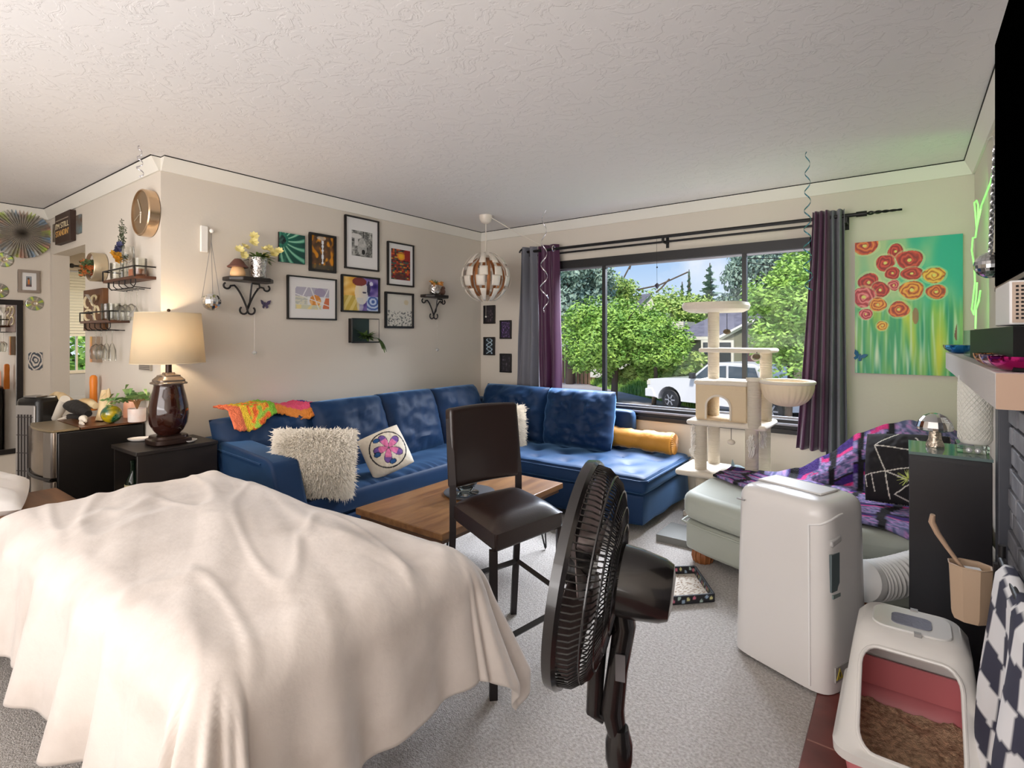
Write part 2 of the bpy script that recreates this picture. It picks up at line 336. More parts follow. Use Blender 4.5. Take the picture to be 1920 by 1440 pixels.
for i, (px, py, r, m_, lb) in enumerate([(1195, 606, 2.4, M_leafM, 'olive tree behind the small white gable'), (1255, 600, 2.8, M_leafM, 'rounded olive tree beside the slim dark spire'), (1300, 592, 2.2, M_leafM, 'pale yellow-green tree above the grey roof, at its left'), (1365, 590, 2.2, M_leafM, 'yellow-green tree above the grey roof, near the chimney'), (1235, 590, 2.2, M_leafM, 'hazy mid green tree below the hanging crystal'), (1090, 590, 2.5, M_leafM, 'mid green tree deep behind the brightest crown')]):
    tree('background_tree', lb, dep(px, py, 40+i), r, 6500, .17, m_, (1.3, 1, .85), seed=20+i, clumps=36)
# two pointed conifers against the sky
def spire(px, ytop, ybot, d, w, n, lb, seed, brush=True):
    top = dep(px, ytop, d); bot = dep(px, ybot, d); t = thing('spire_conifer', lb, 'tree', (top.x, top.y, GZ), group='trees outside the window'); rn = random.Random(seed); mb = MB(); hh = top.z-bot.z
    for i in range(n):
        v = rn.random()**.7; z = top.z-hh*v; a = rn.random()*2*PI; R_ = w*(.15+.85*v)*(.6+.4*math.sin(v*40+a))*rn.uniform(.5, 1); p = Vector((top.x, top.y, z+R_*.25)); q = p+Vector((math.cos(a)*R_, math.sin(a)*R_, -R_*.1+.15)); s_ = Vector((-math.sin(a), math.cos(a), .6))*.09
        mb._add([p, q-s_, q+s_*.4, p+s_], [(0, 1, 2, 3)])
    mb.build('crown', M_leafD, t, flat=True); MB().tube([(top.x, top.y, GZ), (top.x, top.y, bot.z), (top.x, top.y, top.z+.3)], [.25, .2, .03], 8).build('trunk', M_bark, t)
spire(1331, 500, 585, 42, 1.3, 700, 'bare-branched fir in the middle of the sky', 31)
spire(1292, 512, 580, 45, .5, 700, 'slim dark conifer spire left of the bare fir', 32)
spire(1279, 535, 585, 44, .6, 500, 'short dark conifer beside the slim spire', 33)
# overhead branch of an unseen tree
br = MB(); rn = random.Random(4)
p0 = dep(1235, 497, 16)
for pts in ([(1290, 510), (1235, 535), (1195, 543)], [(1255, 523), (1240, 540), (1230, 548)], [(1170, 520), (1182, 497), (1215, 493)], [(1180, 505), (1186, 485)]):
    br.tube([dep(a, b, 16) for a, b in pts], .025, 6)
tag(br.build('bare_branch', M_bark), 'thin bare branch crossing the sky in the middle pane', 'branch')
wr = MB()
for y0, y1 in ((472, 478), (485, 480), (492, 505)): wr.tube([dep(1398, y0, 20), dep(1460, (y0+y1)/2+2, 20), dep(1540, y1, 20)], .018, 5)
tag(wr.build('utility_wire', M_dark), 'overhead utility wires crossing the top of the right pane', 'wire')
# grey-roofed house across the road
hs = thing('house', 'olive house with grey shingle roof behind the cat tree', 'house', tuple(dep(1370, 700, 25)))
Yh = 26.0
def hp(px, py, Y=Yh): return at(px, py, Y=Y)
M_olive = mat('house_siding', (128, 126, 106), .8, bump=(4, .2), stretch=(1, 1, 12)); M_roof = mat('house_roof', (120, 118, 130), .9, var=((98, 96, 108), 4)); M_hw = mat('house_white', (228, 222, 206), .6)
a, b = hp(1282, 632), hp(1420, 632)
MB().b2(a.x, b.x+9, Yh, Yh+7, GZ-.3, a.z).build('wall', M_olive, hs)
ez = hp(1300, 630).z; rz_ = hp(1300, 588, Yh+4).z+.15
rf = MB(); rf.prism([(-.5, 0), (4, 1), (8, 0), (8, -.12), (4, .85), (-.5, -.12)], 0, 1)
rf = MB(); x0, x1 = a.x-.5, b.x+9.5
rf._add([(x0, Yh-.6, ez), (x1, Yh-.6, ez), (x1, Yh+3.5, rz_), (x0+1.6, Yh+3.5, rz_), (x1, Yh+7.6, ez), (x0, Yh+7.6, ez), (x0, Yh-.6, ez-.14), (x1, Yh-.6, ez-.14)], [(0, 1, 2, 3), (3, 2, 4, 5), (0, 3, 5), (1, 4, 2), (0, 6, 7, 1)]); rf.build('roof', M_roof, hs, flat=True)
MB().b2(x0, x1, Yh-.64, Yh-.6, ez-.18, ez-.03).build('gutter', M_hw, hs)
c1 = hp(1417, 568, Yh+3.5); MB().b2(c1.x-.55, c1.x+.55, Yh+3.1, Yh+3.9, rz_-.6, c1.z+.1).build('chimney', mat('house_brick', (140, 100, 90), .9), hs)
g0, g1, g2 = hp(1352, 634, Yh-2), hp(1410, 605, Yh-2), hp(1470, 634, Yh-2)
gm = MB(); gm._add([(g0.x, Yh-2, g0.z), (g1.x, Yh-2, g1.z), (g2.x, Yh-2, g2.z), (g2.x, Yh-2, GZ), (g0.x+.3, Yh-2, GZ), (g0.x+.3, Yh+.1, GZ), (g0.x, Yh+.1, g0.z), (g1.x, Yh+.1, g1.z)], [(0, 1, 2, 3, 4), (4, 5, 6, 0), (0, 6, 7, 1)])
gm.build('porch', M_olive, hs, flat=True)
MB().tube([g0+Vector((-.2, -.1, -.1)), g1+Vector((0, -.1, .05)), g2+Vector((0, -.1, -.1))], .1, 4).build('bargeboard', M_hw, hs)
for pa, pb in (((1320, 642), (1330, 692)), ((1345, 642), (1372, 682)), ((1466, 655), (1500, 690))):
    p, q = hp(*pa, Y=Yh-2.05), hp(*pb, Y=Yh-2.05)
    f = MB().b2(p.x-.1, q.x+.1, Yh-2.15, Yh-2.02, q.z-.1, p.z+.1).build('window_frame', M_hw, hs); MB().b2(p.x, q.x, Yh-2.2, Yh-2.14, q.z, p.z).build('window_pane', mat('dark_window', (50, 55, 60), .1), f)
p, q = hp(1396, 655, Y=Yh-2.05), hp(1415, 710, Y=Yh-2.05); MB().b2(p.x, q.x, Yh-2.12, Yh-2.0, q.z, p.z).build('front_door', mat('door_maroon', (95, 60, 62), .5), hs)
MB().cyl(dep(1308, 622, 27.4), dep(1308, 612, 27.4), .06).build('vent_pipe', M_hw, hs)
# small white gabled house behind the tree
Yg = 36; g = thing('cottage', 'white gabled cottage glimpsed above the leafy tree', 'house', tuple(at(1205, 560, Y=Yg)))
p0, p1, p2 = at(1197, 580, Y=Yg), at(1219, 553, Y=Yg), at(1232, 585, Y=Yg)
MB()._add([(p0.x, Yg, GZ), (p0.x, Yg, p0.z), p1, (p2.x, Yg, p2.z), (p2.x, Yg, GZ), (p2.x, Yg+5, GZ), (p2.x, Yg+5, p2.z)], [(0, 1, 2, 3, 4), (4, 3, 6, 5)]).build('wall', M_hw, g, flat=True)
MB()._add([p1+Vector((.2, -.2, .1)), p0+Vector((-.2, -.2, -.1)), p0+Vector((-5.5, 3, -.1)), p1+Vector((-5, 3, .1))], [(0, 1, 2, 3)]).build('roof', M_roof, g, flat=True)
q = at(1262, 603, Y=30); tag(MB().b2(q.x-.5, q.x+.6, 30, 32, GZ, q.z).build('garden_shed', M_hw), 'pale shed corner left of the grey roofed house', 'shed')
# fence, bushes and flowers at the garden edge
fm = MB(); f0, f1 = at(1062, 690, Z=GZ+.4), at(1118, 690, Y=27)
for i in range(26):
    t = i/25; x = -16+(6.2)*t; fm.b2(x, x+.19, 26.4, 26.44, GZ, GZ+2.0+.06*math.sin(i*2))
tag(fm.build('board_fence', mat('fence_wood', (130, 100, 80), .9)), 'brown board fence under the large leafy tree', 'fence')
for i, (px, py, d, r, m_, lb) in enumerate([(1195, 700, 22, .5, M_leafM, 'dark green shrub under the leafy tree, left of the orange fence'), (1222, 695, 21.5, .5, M_leafL, 'yellow-green shrub above the truck bumper'), (1300, 690, 22, .8, M_leafM, 'grey-green shrub behind the truck bonnet'), (1270, 695, 21, .55, M_leafM, 'low flowering shrub left of the truck windscreen'), (1250, 665, 25, .7, M_leafL, 'bright shrub beneath the shed corner'), (1160, 705, 23, .7, M_leafM, 'dark shrub at the foot of the large leafy tree')]):
    mb = MB(); foliage(mb, dep(px, py, d), r, 1500, .11, (1.2, 1, .8), 0, 14, 50+i); tag(mb.build('garden_shrub', m_, flat=True), lb, 'shrub', 'shrubs across the road')
tag(MB().b2(-11.2, -8.6, 25.2, 25.3, GZ+.6, GZ+2.0).build('garden_wall', mat('terracotta', (190, 120, 90), .8)), 'short terracotta coloured garden wall behind the shrubs', 'wall')
tag(MB().b2(-13.6, -10.9, 25.4, 25.5, GZ+.5, GZ+1.9).build('garden_wall', mat('pale_wall', (205, 200, 190), .8)), 'pale low wall under the leafy tree branches', 'wall')
# ---- white pickup truck, nose to the left
fw, rw = Vector((-6.93, 19.13, GZ)), Vector((-3.18, 17.99, GZ)); dx = (rw-fw).normalized(); ang = math.atan2(dx.y, dx.x)
tk = thing('pickup_truck', 'white pickup truck parked across the road facing left', 'truck', fw, ang)
M_tw = mat('truck_white', (222, 222, 224), .25, coat=.4); M_tg = mat('truck_glass', (60, 75, 88), .08); M_tb = mat('truck_black', (35, 35, 38), .6); M_rim = mat('rim', (190, 190, 195), .3, .8)
def TP(lst, y0, y1, name, m_, par, bev=.05):
    mb = MB(); mb.prism([(a, b) for a, b in lst], -y1, -y0, R=rotm(('X', 90))); return mb.build(name, m_, par, local=True, bev=bev, seg=3)
arch = lambda cx, r: [(cx+r*math.cos(PI-PI*i/10), .36+r*math.sin(PI-PI*i/10)) for i in range(11)]
side = [(-.95, .45), (-1.0, .75), (-.95, 1.08), (-.2, 1.16), (.55, 1.2), (1.0, 1.22), (5.4, 1.2), (5.45, .5)]+[(x, z) for x, z in reversed([(4.25, .4)])]
side += list(reversed(arch(3.75, .5)))+[(3.2, .36), (.55, .36)]+list(reversed(arch(0, .5)))+[(-.55, .4)]
body = TP(side, -.1, 1.85, 'body', M_tw, tk)
TP([(.75, 1.18), (1.45, 1.72), (1.8, 1.8), (3.1, 1.8), (3.4, 1.7), (3.6, 1.18)], .02, 1.73, 'cab', M_tw, tk)
TP([(1.0, 1.24), (1.52, 1.66), (2.2, 1.7), (2.2, 1.24)], -.03, .0, 'side_window', M_tg, tk, 0); TP([(2.3, 1.24), (2.3, 1.7), (3.2, 1.68), (3.35, 1.24)], -.03, .0, 'side_window', M_tg, tk, 0)
TP([(.9, 1.26), (1.45, 1.7), (1.42, 1.72), (.86, 1.28)], .15, 1.6, 'windscreen', M_tg, tk, 0)
TP([(-1.08, .42), (-1.08, .72), (-.75, .76), (-.6, .42)], -.14, 1.9, 'bumper', M_tw, tk, .03)
TP([(.95, 1.22), (1.12, 1.22), (1.12, 1.42), (.98, 1.42)], -.3, -.1, 'mirror', M_tb, tk, .02); TP([(-1.0, .86), (-1.0, 1.02), (-.86, 1.04), (-.86, .88)], -.115, .3, 'headlight', mat('headlight', (220, 215, 200), .1), tk, 0)
for cx in (0, 3.75):
    for y in (-.06, 1.55):
        wl = MB(); wl.M = Matrix.Translation((cx, y, .37)); wl.lathe([(.2, .0), (.34, .0), (.37, .03), (.37, .2), (.34, .24), (.2, .24)], R=rotm(('X', -90)), n=40); wo = wl.build('wheel', M_tb, tk, local=True)
        rm_ = MB(); rm_.M = Matrix.Translation((cx, y-.01, .37)); rm_.lathe([(.0, .05), (.06, .0), (.08, .06), (.19, .07), (.22, .0), (.22, .1), (0, .1)], R=rotm(('X', -90)), n=30)
        for k in range(6): rm_.box((.13*math.cos(k*PI/3), .02, .13*math.sin(k*PI/3)), (.16, .03, .05), R=rotm(('Y', -k*60)))
        rm_.build('rim', M_rim, wo, local=True)
# ================================================================ FURNITURE
M_velvet = mat('navy_velvet', (13, 44, 80), .55, sheen=.6, var=((11, 39, 72), 2.5), bump=(5, .10, .02), spec=.25)
M_velvet.node_tree.nodes['Principled BSDF'].inputs['Sheen Tint'].default_value = (.25, .5, .9, 1)
M_blackw = mat('black_wood', (30, 25, 23), .4, var=((38, 31, 28), 6))
M_blackm = mat('black_metal', (24, 22, 22), .45, .3)
M_plast = mat('black_plastic', (20, 19, 19), .32)
M_wplast = mat('white_plastic', (226, 222, 218), .3, coat=.25)
def pillow(mb, w, h, t, M, nu=24, seed=0, wr=.012, p=2.6, colfn=None, pinch=.12):
    """a stuffed cushion: two puffed faces meeting in a seam, corners drawn in"""
    old = mb.M; mb.M = old @ M
    for sgn in (1, -1):
        def fn(u, v):
            a, b = u*2-1, v*2-1
            k = 1-pinch*(a*a*b*b)*.6; ex, ey = 1-pinch*(1-b*b)*abs(a)**2*.35, 1-pinch*(1-a*a)*abs(b)**2*.35
            z = t/2*((max(0, 1-abs(a)**p))**.55)*((max(0, 1-abs(b)**p))**.55)
            e = z/(t/2+1e-6); z += wr*e*noise.noise((a*3+seed, b*3, seed*1.7))+wr*.6*e*noise.noise((a*8+seed, b*7, 3))
            return (a*w/2*ex*k, b*h/2*ey*k, sgn*z)
        mb.grid(fn, nu, nu, colfn=(colfn if sgn > 0 else (lambda u, v: (225, 212, 195))) if colfn else None)
    mb.M = old; return mb
def frame_M(origin, xdir, ydir):
    x = Vector(xdir).normalized(); z = x.cross(Vector(ydir)).normalized(); y = z.cross(x)
    return Matrix.Translation(Vector(origin)) @ Matrix((x, y, z)).transposed().to_4x4()
def softbox(mb, x0, x1, y0, y1, z0, z1, r=.04, n=10, seed=0, amp=.008, top=None):
    """upholstered block: rounded box whose surface is a little uneven"""
    cx, cy, cz = (x0+x1)/2, (y0+y1)/2, (z0+z1)/2; hx, hy, hz = abs(x1-x0)/2, abs(y1-y0)/2, abs(z1-z0)/2; r = min(r, hx, hy, hz)
    def face(ax, s):
        def fn(u, v):
            a, b = u*2-1, v*2-1; q = [0, 0, 0]; q[ax] = s; q[(ax+1) % 3] = a; q[(ax+2) % 3] = b
            p = Vector((q[0]*hx, q[1]*hy, q[2]*hz)); c = Vector([max(-h_+r, min(h_-r, k)) for h_, k in zip((hx, hy, hz), p)])
            d = p-c; d = d.normalized()*r if d.length > 1e-9 else d
            w_ = c+d; nrm = d.normalized() if d.length > 1e-9 else Vector((0, 0, 1))
            w_ += nrm*amp*noise.noise(((cx+w_.x)*5+seed, (cy+w_.y)*5, (cz+w_.z)*5))*2
            if top and ax == 2 and s > 0: w_.z += top(w_.x+cx, w_.y+cy)
            return w_+Vector((cx, cy, cz))
        return fn
    def dens(L): return max(6, int(L/.03)) if top else n
    for ax in range(3):
        for s in (-1, 1):
            hh = [hx, hy, hz]; nu = dens(2*hh[(ax+1) % 3]) if ax == 2 else n; nv = dens(2*hh[(ax+2) % 3]) if ax == 2 else n
            g = face(ax, s)
            def warp(t): return .5-.5*math.cos(PI*t)
            mb.grid((lambda u, v, g=g: g(u if top and ax == 2 else warp(u), v if top and ax == 2 else warp(v))), nu, nv)
    return mb
# ---- sectional sofa along the picture wall and under the window
sx0, sxf, sya = -3.63, -2.74, 1.56      # back, seat front, outer face of the arm
SY2, SX2 = 3.40, -1.42                   # front and right end of the window section
sofa = thing('sectional_sofa', 'navy blue velvet corner sofa along the picture wall and window', 'sofa', (-3.2, 3.0, 0))
softbox(MB(), sx0, sxf+.02, sya+.14, SY2, .06, .27, .02).build('base', M_velvet, sofa)
softbox(MB(), sx0, SX2, SY2, 4.33, .06, .27, .02).build('base', M_velvet, sofa)
def pleat(x, y): 
    d = max(0, 1-abs(x-(sxf+.0))/.22)
    return .012*d*math.sin(y*70+2*math.sin(y*9))-.02*d*d+.012*noise.noise((x*6, y*6, 2))
softbox(MB(), sx0+.1, sxf+.03, sya+.15, SY2+.05, .265, .42, .05, top=pleat, amp=.006).build('seat', M_velvet, sofa, sub=1)
TUFT = [(x, y) for j, y in enumerate((3.52, 3.74, 3.96, 4.18)) for x in [SX2-.13-.27*k-(.135 if j % 2 else 0) for k in range(7)]]
def tuft(x, y):
    s = .0
    for tx, ty in TUFT:
        d = math.hypot(x-tx, y-ty)
        if d < .16: s -= .040*math.exp(-(d/.05)**1.3)
    return s+.008*noise.noise((x*7, y*7, 0))
softbox(MB(), -2.98, SX2+.02, SY2-.02, 4.33, .27, .405, .05, top=tuft, amp=.004).build('seat', M_velvet, sofa, sub=1)
pp = MB(); z_ = .37
pp.tube([(-2.9, SY2-.025, z_), (SX2-.01, SY2-.025, z_), (SX2+.022, SY2+.01, z_), (SX2+.022, 4.3, z_)], .007, 6); pp.build('piping', M_velvet, sofa)
for i, (x, y) in enumerate(TUFT):
    if y < 4.2 and x > -2.9: MB().sphere((x, y, .375+.008*noise.noise((x*7, y*7, 0))), .012, 8, (1, 1, .5)).build('tuft_button', M_velvet, sofa)
# arm with a front that slopes outward, as the photo shows
am = MB(); poly = [(sx0, .06), (sx0, .70), (-3.4, .70), (-2.86, .665), (-2.79, .64), (-2.66, .30), (-2.66, .06)]
am.prism(poly, -(sya+.17), -sya, R=rotm(('X', 90))); am.build('arm', M_velvet, sofa, bev=.02, seg=3)
MB().tube([(sx0, sya-.003, .66), (-2.9, sya-.003, .63)], .005, 6).build('piping', M_velvet, sofa)
softbox(MB(), sx0, sx0+.16, sya+.1, 4.33, .2, .72, .05).build('back', M_velvet, sofa)
softbox(MB(), sx0, -1.86, 4.2, 4.34, .2, .72, .05).build('back', M_velvet, sofa)
for y0, y1, lean, dz in ((2.2, 2.76, .2, 0), (2.77, 3.33, .2, .01), (3.34, 3.92, .2, .0)):
    mb = MB(); M = frame_M((-3.31, (y0+y1)/2, .625), (0, 1, 0), (-.32, 0, 1)); pillow(mb, y1-y0+.07, .55+dz, .24, M, 28, seed=y0*3, wr=.022, p=4.5, pinch=.06)
    mb.build('back_cushion', M_velvet, sofa)
mb = MB(); pillow(mb, .72, .46, .22, frame_M((-3.40, 1.90, .63), (0, 1, .03), (-.45, 0, 1)), 26, 4.4, .03, 4, pinch=.05); mb.build('back_cushion', M_velvet, sofa)
mb = MB(); pillow(mb, .74, .22, .2, frame_M((-3.25, 1.95, .5), (0, 1, .0), (-.6, 0, .5)), 20, 9.4, .03, 3, pinch=.05); mb.build('lumbar_cushion', M_velvet, sofa)
for x0, x1, s in ((-3.35, -2.6, 1), (-2.62, -1.95, 2)):
    mb = MB(); pillow(mb, x1-x0, .52, .26, frame_M(((x0+x1)/2, 4.06, .63), (1, 0, 0), (0, .2, 1)), 36, seed=s*5, wr=.035, p=5, pinch=.05); mb.build('back_cushion', M_velvet, sofa)
# ---- cushions on the sofa
def shaggy(name, label, M, w, h, t, n, seed):
    th = thing(name, label, 'cushion', M.translation, 0, 'shaggy white cushions'); base = MB(); pillow(base, w, h, t, M, 18, seed, .01); base.build('cover', mat('cream_cover', (215, 202, 182), .9), th)
    fur = MB(); rn = random.Random(seed); inv = M
    for i in range(n):
        a, b = rn.uniform(-1, 1), rn.uniform(-1, 1); sg = 1 if rn.random() < .75 else -1
        e = (max(0, 1-abs(a)**2.6))**.55*(max(0, 1-abs(b)**2.6))**.55
        p = Vector((a*w/2, b*h/2, sg*t/2*e)); nrm = Vector((a*.8*(1-e)*2, b*.8*(1-e)*2, sg*(.25+e))).normalized(); l = rn.uniform(.022, .045)
        q = p+nrm*l*.6+Vector((rn.gauss(0, .012), rn.gauss(0, .012)-.012, 0)); s_ = Vector((rn.gauss(0, 1), rn.gauss(0, 1), 0)).normalized()*.0035
        fur._add([inv @ (p-s_), inv @ (p+s_), inv @ ((p+q)/2+nrm*.006+s_*.7), inv @ q], [(0, 1, 2), (0, 2, 3)])
    tag(fur.build('fur', mat('cream_fur', (246, 238, 224), .8, sheen=.3), th, flat=True), kind='stuff'); return th
rt = Vector((cs, sn, 0))      # along the image plane
shaggy('shaggy_cushion', 'cream long-pile cushion leaning at the sofa arm', frame_M(at(589, 868, X=-2.82)-Vector((0, 0, .0)), (.55, .78, -.06), (-.12, .08, 1)), .44, .38, .16, 24000, 3)
shaggy('shaggy_cushion', 'cream long-pile cushion in the sofa corner behind the stool back', frame_M((-2.80, 3.66, .55), (.7, .7, 0), (0, .15, 1)), .36, .38, .14, 12000, 4)
def flower(u, v):
    x, y = (u-.5)*2, (v-.5)*2; c = (236, 226, 208)
    cx, cy = x-.08, y-.05; r = math.hypot(cx, cy); a = math.atan2(cy, cx)
    rc = math.hypot(x-.05, y+.0)
    if abs(rc-.80) < .028: c = (25, 22, 30)
    for k in range(5):
        th_ = k*2*PI/5+.5; px, py = cx*math.cos(th_)+cy*math.sin(th_), -cx*math.sin(th_)+cy*math.cos(th_)
        e = ((px-.34)/.30)**2+(py/(.09+.16*max(px, 0)))**2
        if e < 1.22: c = (20, 18, 28)
        if e < 1: c = (126, 92, 170) if px > .42 or abs(py) > .13 else (238, 130, 180)
    for lx, ly in ((-.55, -.1), (-.05, -.62), (-.35, .5)):
        e = ((cx-lx)/.14)**2+((cy-ly)/.10)**2
        if e < 1.3: c = (18, 18, 28)
        if e < .85: c = (40, 90, 150)
    return c
fl = MB(); Mf = frame_M((-2.84, 2.40, .562), (.35, .85, .30), (-.62, -.22, .85)); pillow(fl, .31, .31, .13, Mf, 90, 2, .006, colfn=flower)
tag(fl.build('flower_cushion', mat('flower_cushion', (236, 226, 208), .85, attr=True)), 'small cream cushion embroidered with a pink and purple flower', 'cushion')
bo = thing('bolster_cushion', 'mustard yellow velvet bolster on the tufted seat below the window', 'cushion', (-1.75, 4.2, .5))
a, b = Vector((-2.08, 4.18, .495)), Vector((-1.49, 4.18, .485)); mb = MB(); pts = [a.lerp(b, t/24) for t in range(25)]
mb.tube(pts, [.085*(1+.05*math.sin(i*.9)+.03*math.sin(i*2.3)-.10*math.exp(-((i-10)/4)**2)) for i in range(25)], 28)
mb.build('cover', mat('mustard_velvet', (200, 136, 34), .6, sheen=.5, bump=(30, .3)), bo, bev=.02)
mb = MB(); mb.tube([a.lerp(b, .93), a.lerp(b, .96), a.lerp(b, .985), a.lerp(b, 1.0)], [.088, .092, .09, .08], 28)
for k in range(28):
    t = k/28*2*PI; mb.tube([b+Vector((.005, math.cos(t)*.08, math.sin(t)*.08)), b+Vector((.014, math.cos(t)*.01, math.sin(t)*.01))], [.007, .003], 5)
mb.build('gathered_end', mat('mustard_velvet', (214, 152, 40), .6), bo)
# colourful crochet throw over the near end of the sofa back
def throw_col(u, v):
    n_ = noise.noise((u*18, v*9, 0)); k = noise.noise((u*60, v*30, 5))*18
    if .48 < u < .9: c = (255, 90, 130) if v > .2 else (250, 150, 60)
    elif u >= .9: c = (70, 40, 150) if v > .5 else (255, 100, 140)
    elif u > .41: c = (140, 200, 60)
    elif u < .12: c = (250, 130, 90)
    else: c = (250, 210, 60) if abs(v-.97) < .06 or u < .18 else ((245, 110, 50) if n_ > .08 else (170, 215, 80) if n_ < -.12 else (250, 190, 60))
    return tuple(max(0, min(255, x+k)) for x in c)
def throw_fn(u, v):
    y = 1.63+.62*u; hang = (.125+.03*math.sin(u*9)-.07*u)*1.0
    s = v*(.20+hang); zt = .885+.022*math.sin(u*5+.3)+.01*u; x = -3.60+min(s, .20)
    d = max(0, s-.20); return (x+d*.62+.02*math.sin(u*30)*d*3, y-.01, zt-d*.95-.02*abs(math.sin(u*7))+.012*noise.noise((u*30, v*16, 1)))
mb = MB(); mb.grid(lambda u, v: throw_fn(u, v), 90, 36, colfn=lambda u, v: throw_col(u, 1-v))
tag(mb.build('crochet_throw', mat('crochet_bright', (250, 180, 60), .9, attr=True, bump=(120, .9, .02)), solid=.012), 'bright pink, yellow and orange crochet throw on the sofa back', 'blanket')
# ---- coffee table on hairpin legs
ct = thing('coffee_table', 'brown wood plank coffee table on black hairpin legs', 'table', (-2.06, 2.35, 0))
M_pine = mat('table_wood', (150, 108, 66), .35, var=((104, 66, 36), 2.2, .3, .7), stretch=(9, 1.2, 9), bump=(6, .1)); M_pined = mat('table_edge', (92, 62, 40), .5)
tb = MB(); tb.b2(-2.39, -1.745, 1.81, 2.9, .385, .42); tb.build('tabletop', M_pine, ct, bev=.004)
MB().b2(-2.37, -1.765, 1.83, 2.88, .36, .386).build('apron', M_pined, ct)
for x, y, ux, uy in ((-2.3, 1.92, -.35, -.5), (-1.86, 1.92, .35, -.5), (-2.3, 2.78, -.35, .5), (-1.86, 2.78, .35, .5)):
    l = MB(); f = Vector((x+ux*.08, y+uy*.1, .006)); l.tube([(x-.04, y, .36), f+Vector((-.004, 0, .01)), f, f+Vector((.004, 0, .01)), (x+.05, y, .36)], .005, 8); l.build('leg', M_blackm, ct)
tr = MB(); tr.M = Matrix.Translation(at(880, 925, Z=.421)); tr.lathe([(0, 0), (.14, 0), (.15, .006), (.15, .012), (0, .012)], n=48); tag(tr.build('round_tray', mat('slate', (62, 62, 66), .6)), 'dark round slate trivet on the coffee table', 'trivet')
gb = MB(); gb.M = Matrix.Translation(at(873, 925, Z=.4345)); gb.lathe([(0, 0), (.075, .0), (.078, .008), (.03, .012), (.055, .04), (.075, .075), (.07, .11), (.066, .11), (.07, .075), (.05, .042), (0, .02)], n=40)
tag(gb.build('glass_bowl', glassy('clear_glass', (240, 246, 244), .12)), 'clear glass bowl on its saucer on the coffee table', 'bowl')
# ---- bar stool
fA, fD = Vector((-1.217, 1.544, 0)), Vector((-1.157, 1.92, 0)); bA, bD = Vector((-1.60, 1.72, 0)), Vector((-1.50, 2.07, 0))
st = thing('bar_stool', 'dark brown leather counter stool with metal legs and low back', 'stool', (-1.38, 1.81, 0))
M_leather = mat('brown_leather', (38, 25, 21), .30, bump=(160, .12, .004), coat=.12)
M_legm = mat('stool_leg', (46, 40, 40), .4, .3)
def seatfn(top, off):
    def fn(u, v):
        a, b = fA.lerp(fD, u), bA.lerp(bD, u); p = b.lerp(a, v); uu, vv = u*2-1, v*2-1
        return p+Vector((0, 0, (.61+.045*(1-uu**6)*(1-vv**6)) if top else .57))
    return fn
mb = MB(); mb.grid(seatfn(1, 0), 22, 22)
c4 = [bA, bD, fD, fA]
mb2 = MB(); mb2._add([p+Vector((0, 0, z)) for z in (.545, .612) for p in c4], [(3, 2, 1, 0), (0, 1, 5, 4), (1, 2, 6, 5), (2, 3, 7, 6), (3, 0, 4, 7)])
mb.v += mb2.v; mb.f += [tuple(i+22*22 for i in f) for f in mb2.f]; mb.mi += mb2.mi
mb.build('seat', M_leather, st, bev=.012, seg=3, sharp=50)
dd = (bA-fA).normalized()
for p, q in ((fA, fA), (fD, fD)): MB().tube([q+Vector((0, 0, 0))-dd*-.02, p+Vector((0, 0, .55))-dd*-.02], .021, 4).build('leg', M_legm, st, flat=True)
for p in (bA, bD): MB().tube([p+dd*.04, p-dd*.01+Vector((0, 0, .5)), p-dd*.01+Vector((0, 0, .70)), p+dd*.035+Vector((0, 0, .98))], .02, 4).build('leg', M_legm, st, flat=True)
for a, b, z in ((fA, fD, .21), (bA, bD, .27), (fA, bA, .27), (fD, bD, .27)): MB().tube([a.lerp(b, .04)+Vector((0, 0, z)), a.lerp(b, .96)+Vector((0, 0, z))], .014, 4).build('stretcher', M_legm, st, flat=True)
def backfn(u, v):
    p = bA.lerp(bD, u*1.04-.02); s = math.sin(PI*u); o = dd*(.035*v+.022*s*(1-v*.3)); return p+o+Vector((0, 0, .68+.345*v+.006*s*v))
mb = MB(); mb.grid(backfn, 16, 12); mb.build('backrest', M_leather, st, solid=.05, bev=.014, seg=3)
# ---- bed with its blanket
BX0, BX1, BY0, BY1, BZ = -2.95, -1.12, .47, 1.36, .64
bed = thing('bed', 'single bed with brown wooden frame, covered by a blanket', 'bed', (-2.0, .9, 0))
softbox(MB(), BX0, BX1-.03, BY0+.03, BY1-.03, .32, BZ-.03, .07).build('mattress', mat('mattress_white', (226, 220, 212), .8), bed)
M_bedwood = mat('bed_wood', (120, 84, 56), .45, var=((92, 62, 40), 3), stretch=(1, 6, 6))
MB().b2(BX0-.02, BX1-.1, BY0+.06, BY1-.06, .2, .32).build('bed_frame', M_bedwood, bed, bev=.01)
MB().b2(BX0-.5, BX0-.02, .1, BY1-.56, .2, .585).build('headboard_shelf', M_bedwood, bed, bev=.012)
for x in (BX0+.05, BX1-.5):
    for y in (BY0+.12, BY1-.12): MB().b2(x-.03, x+.03, y-.03, y+.03, 0, .2).build('leg', M_bedwood, bed)
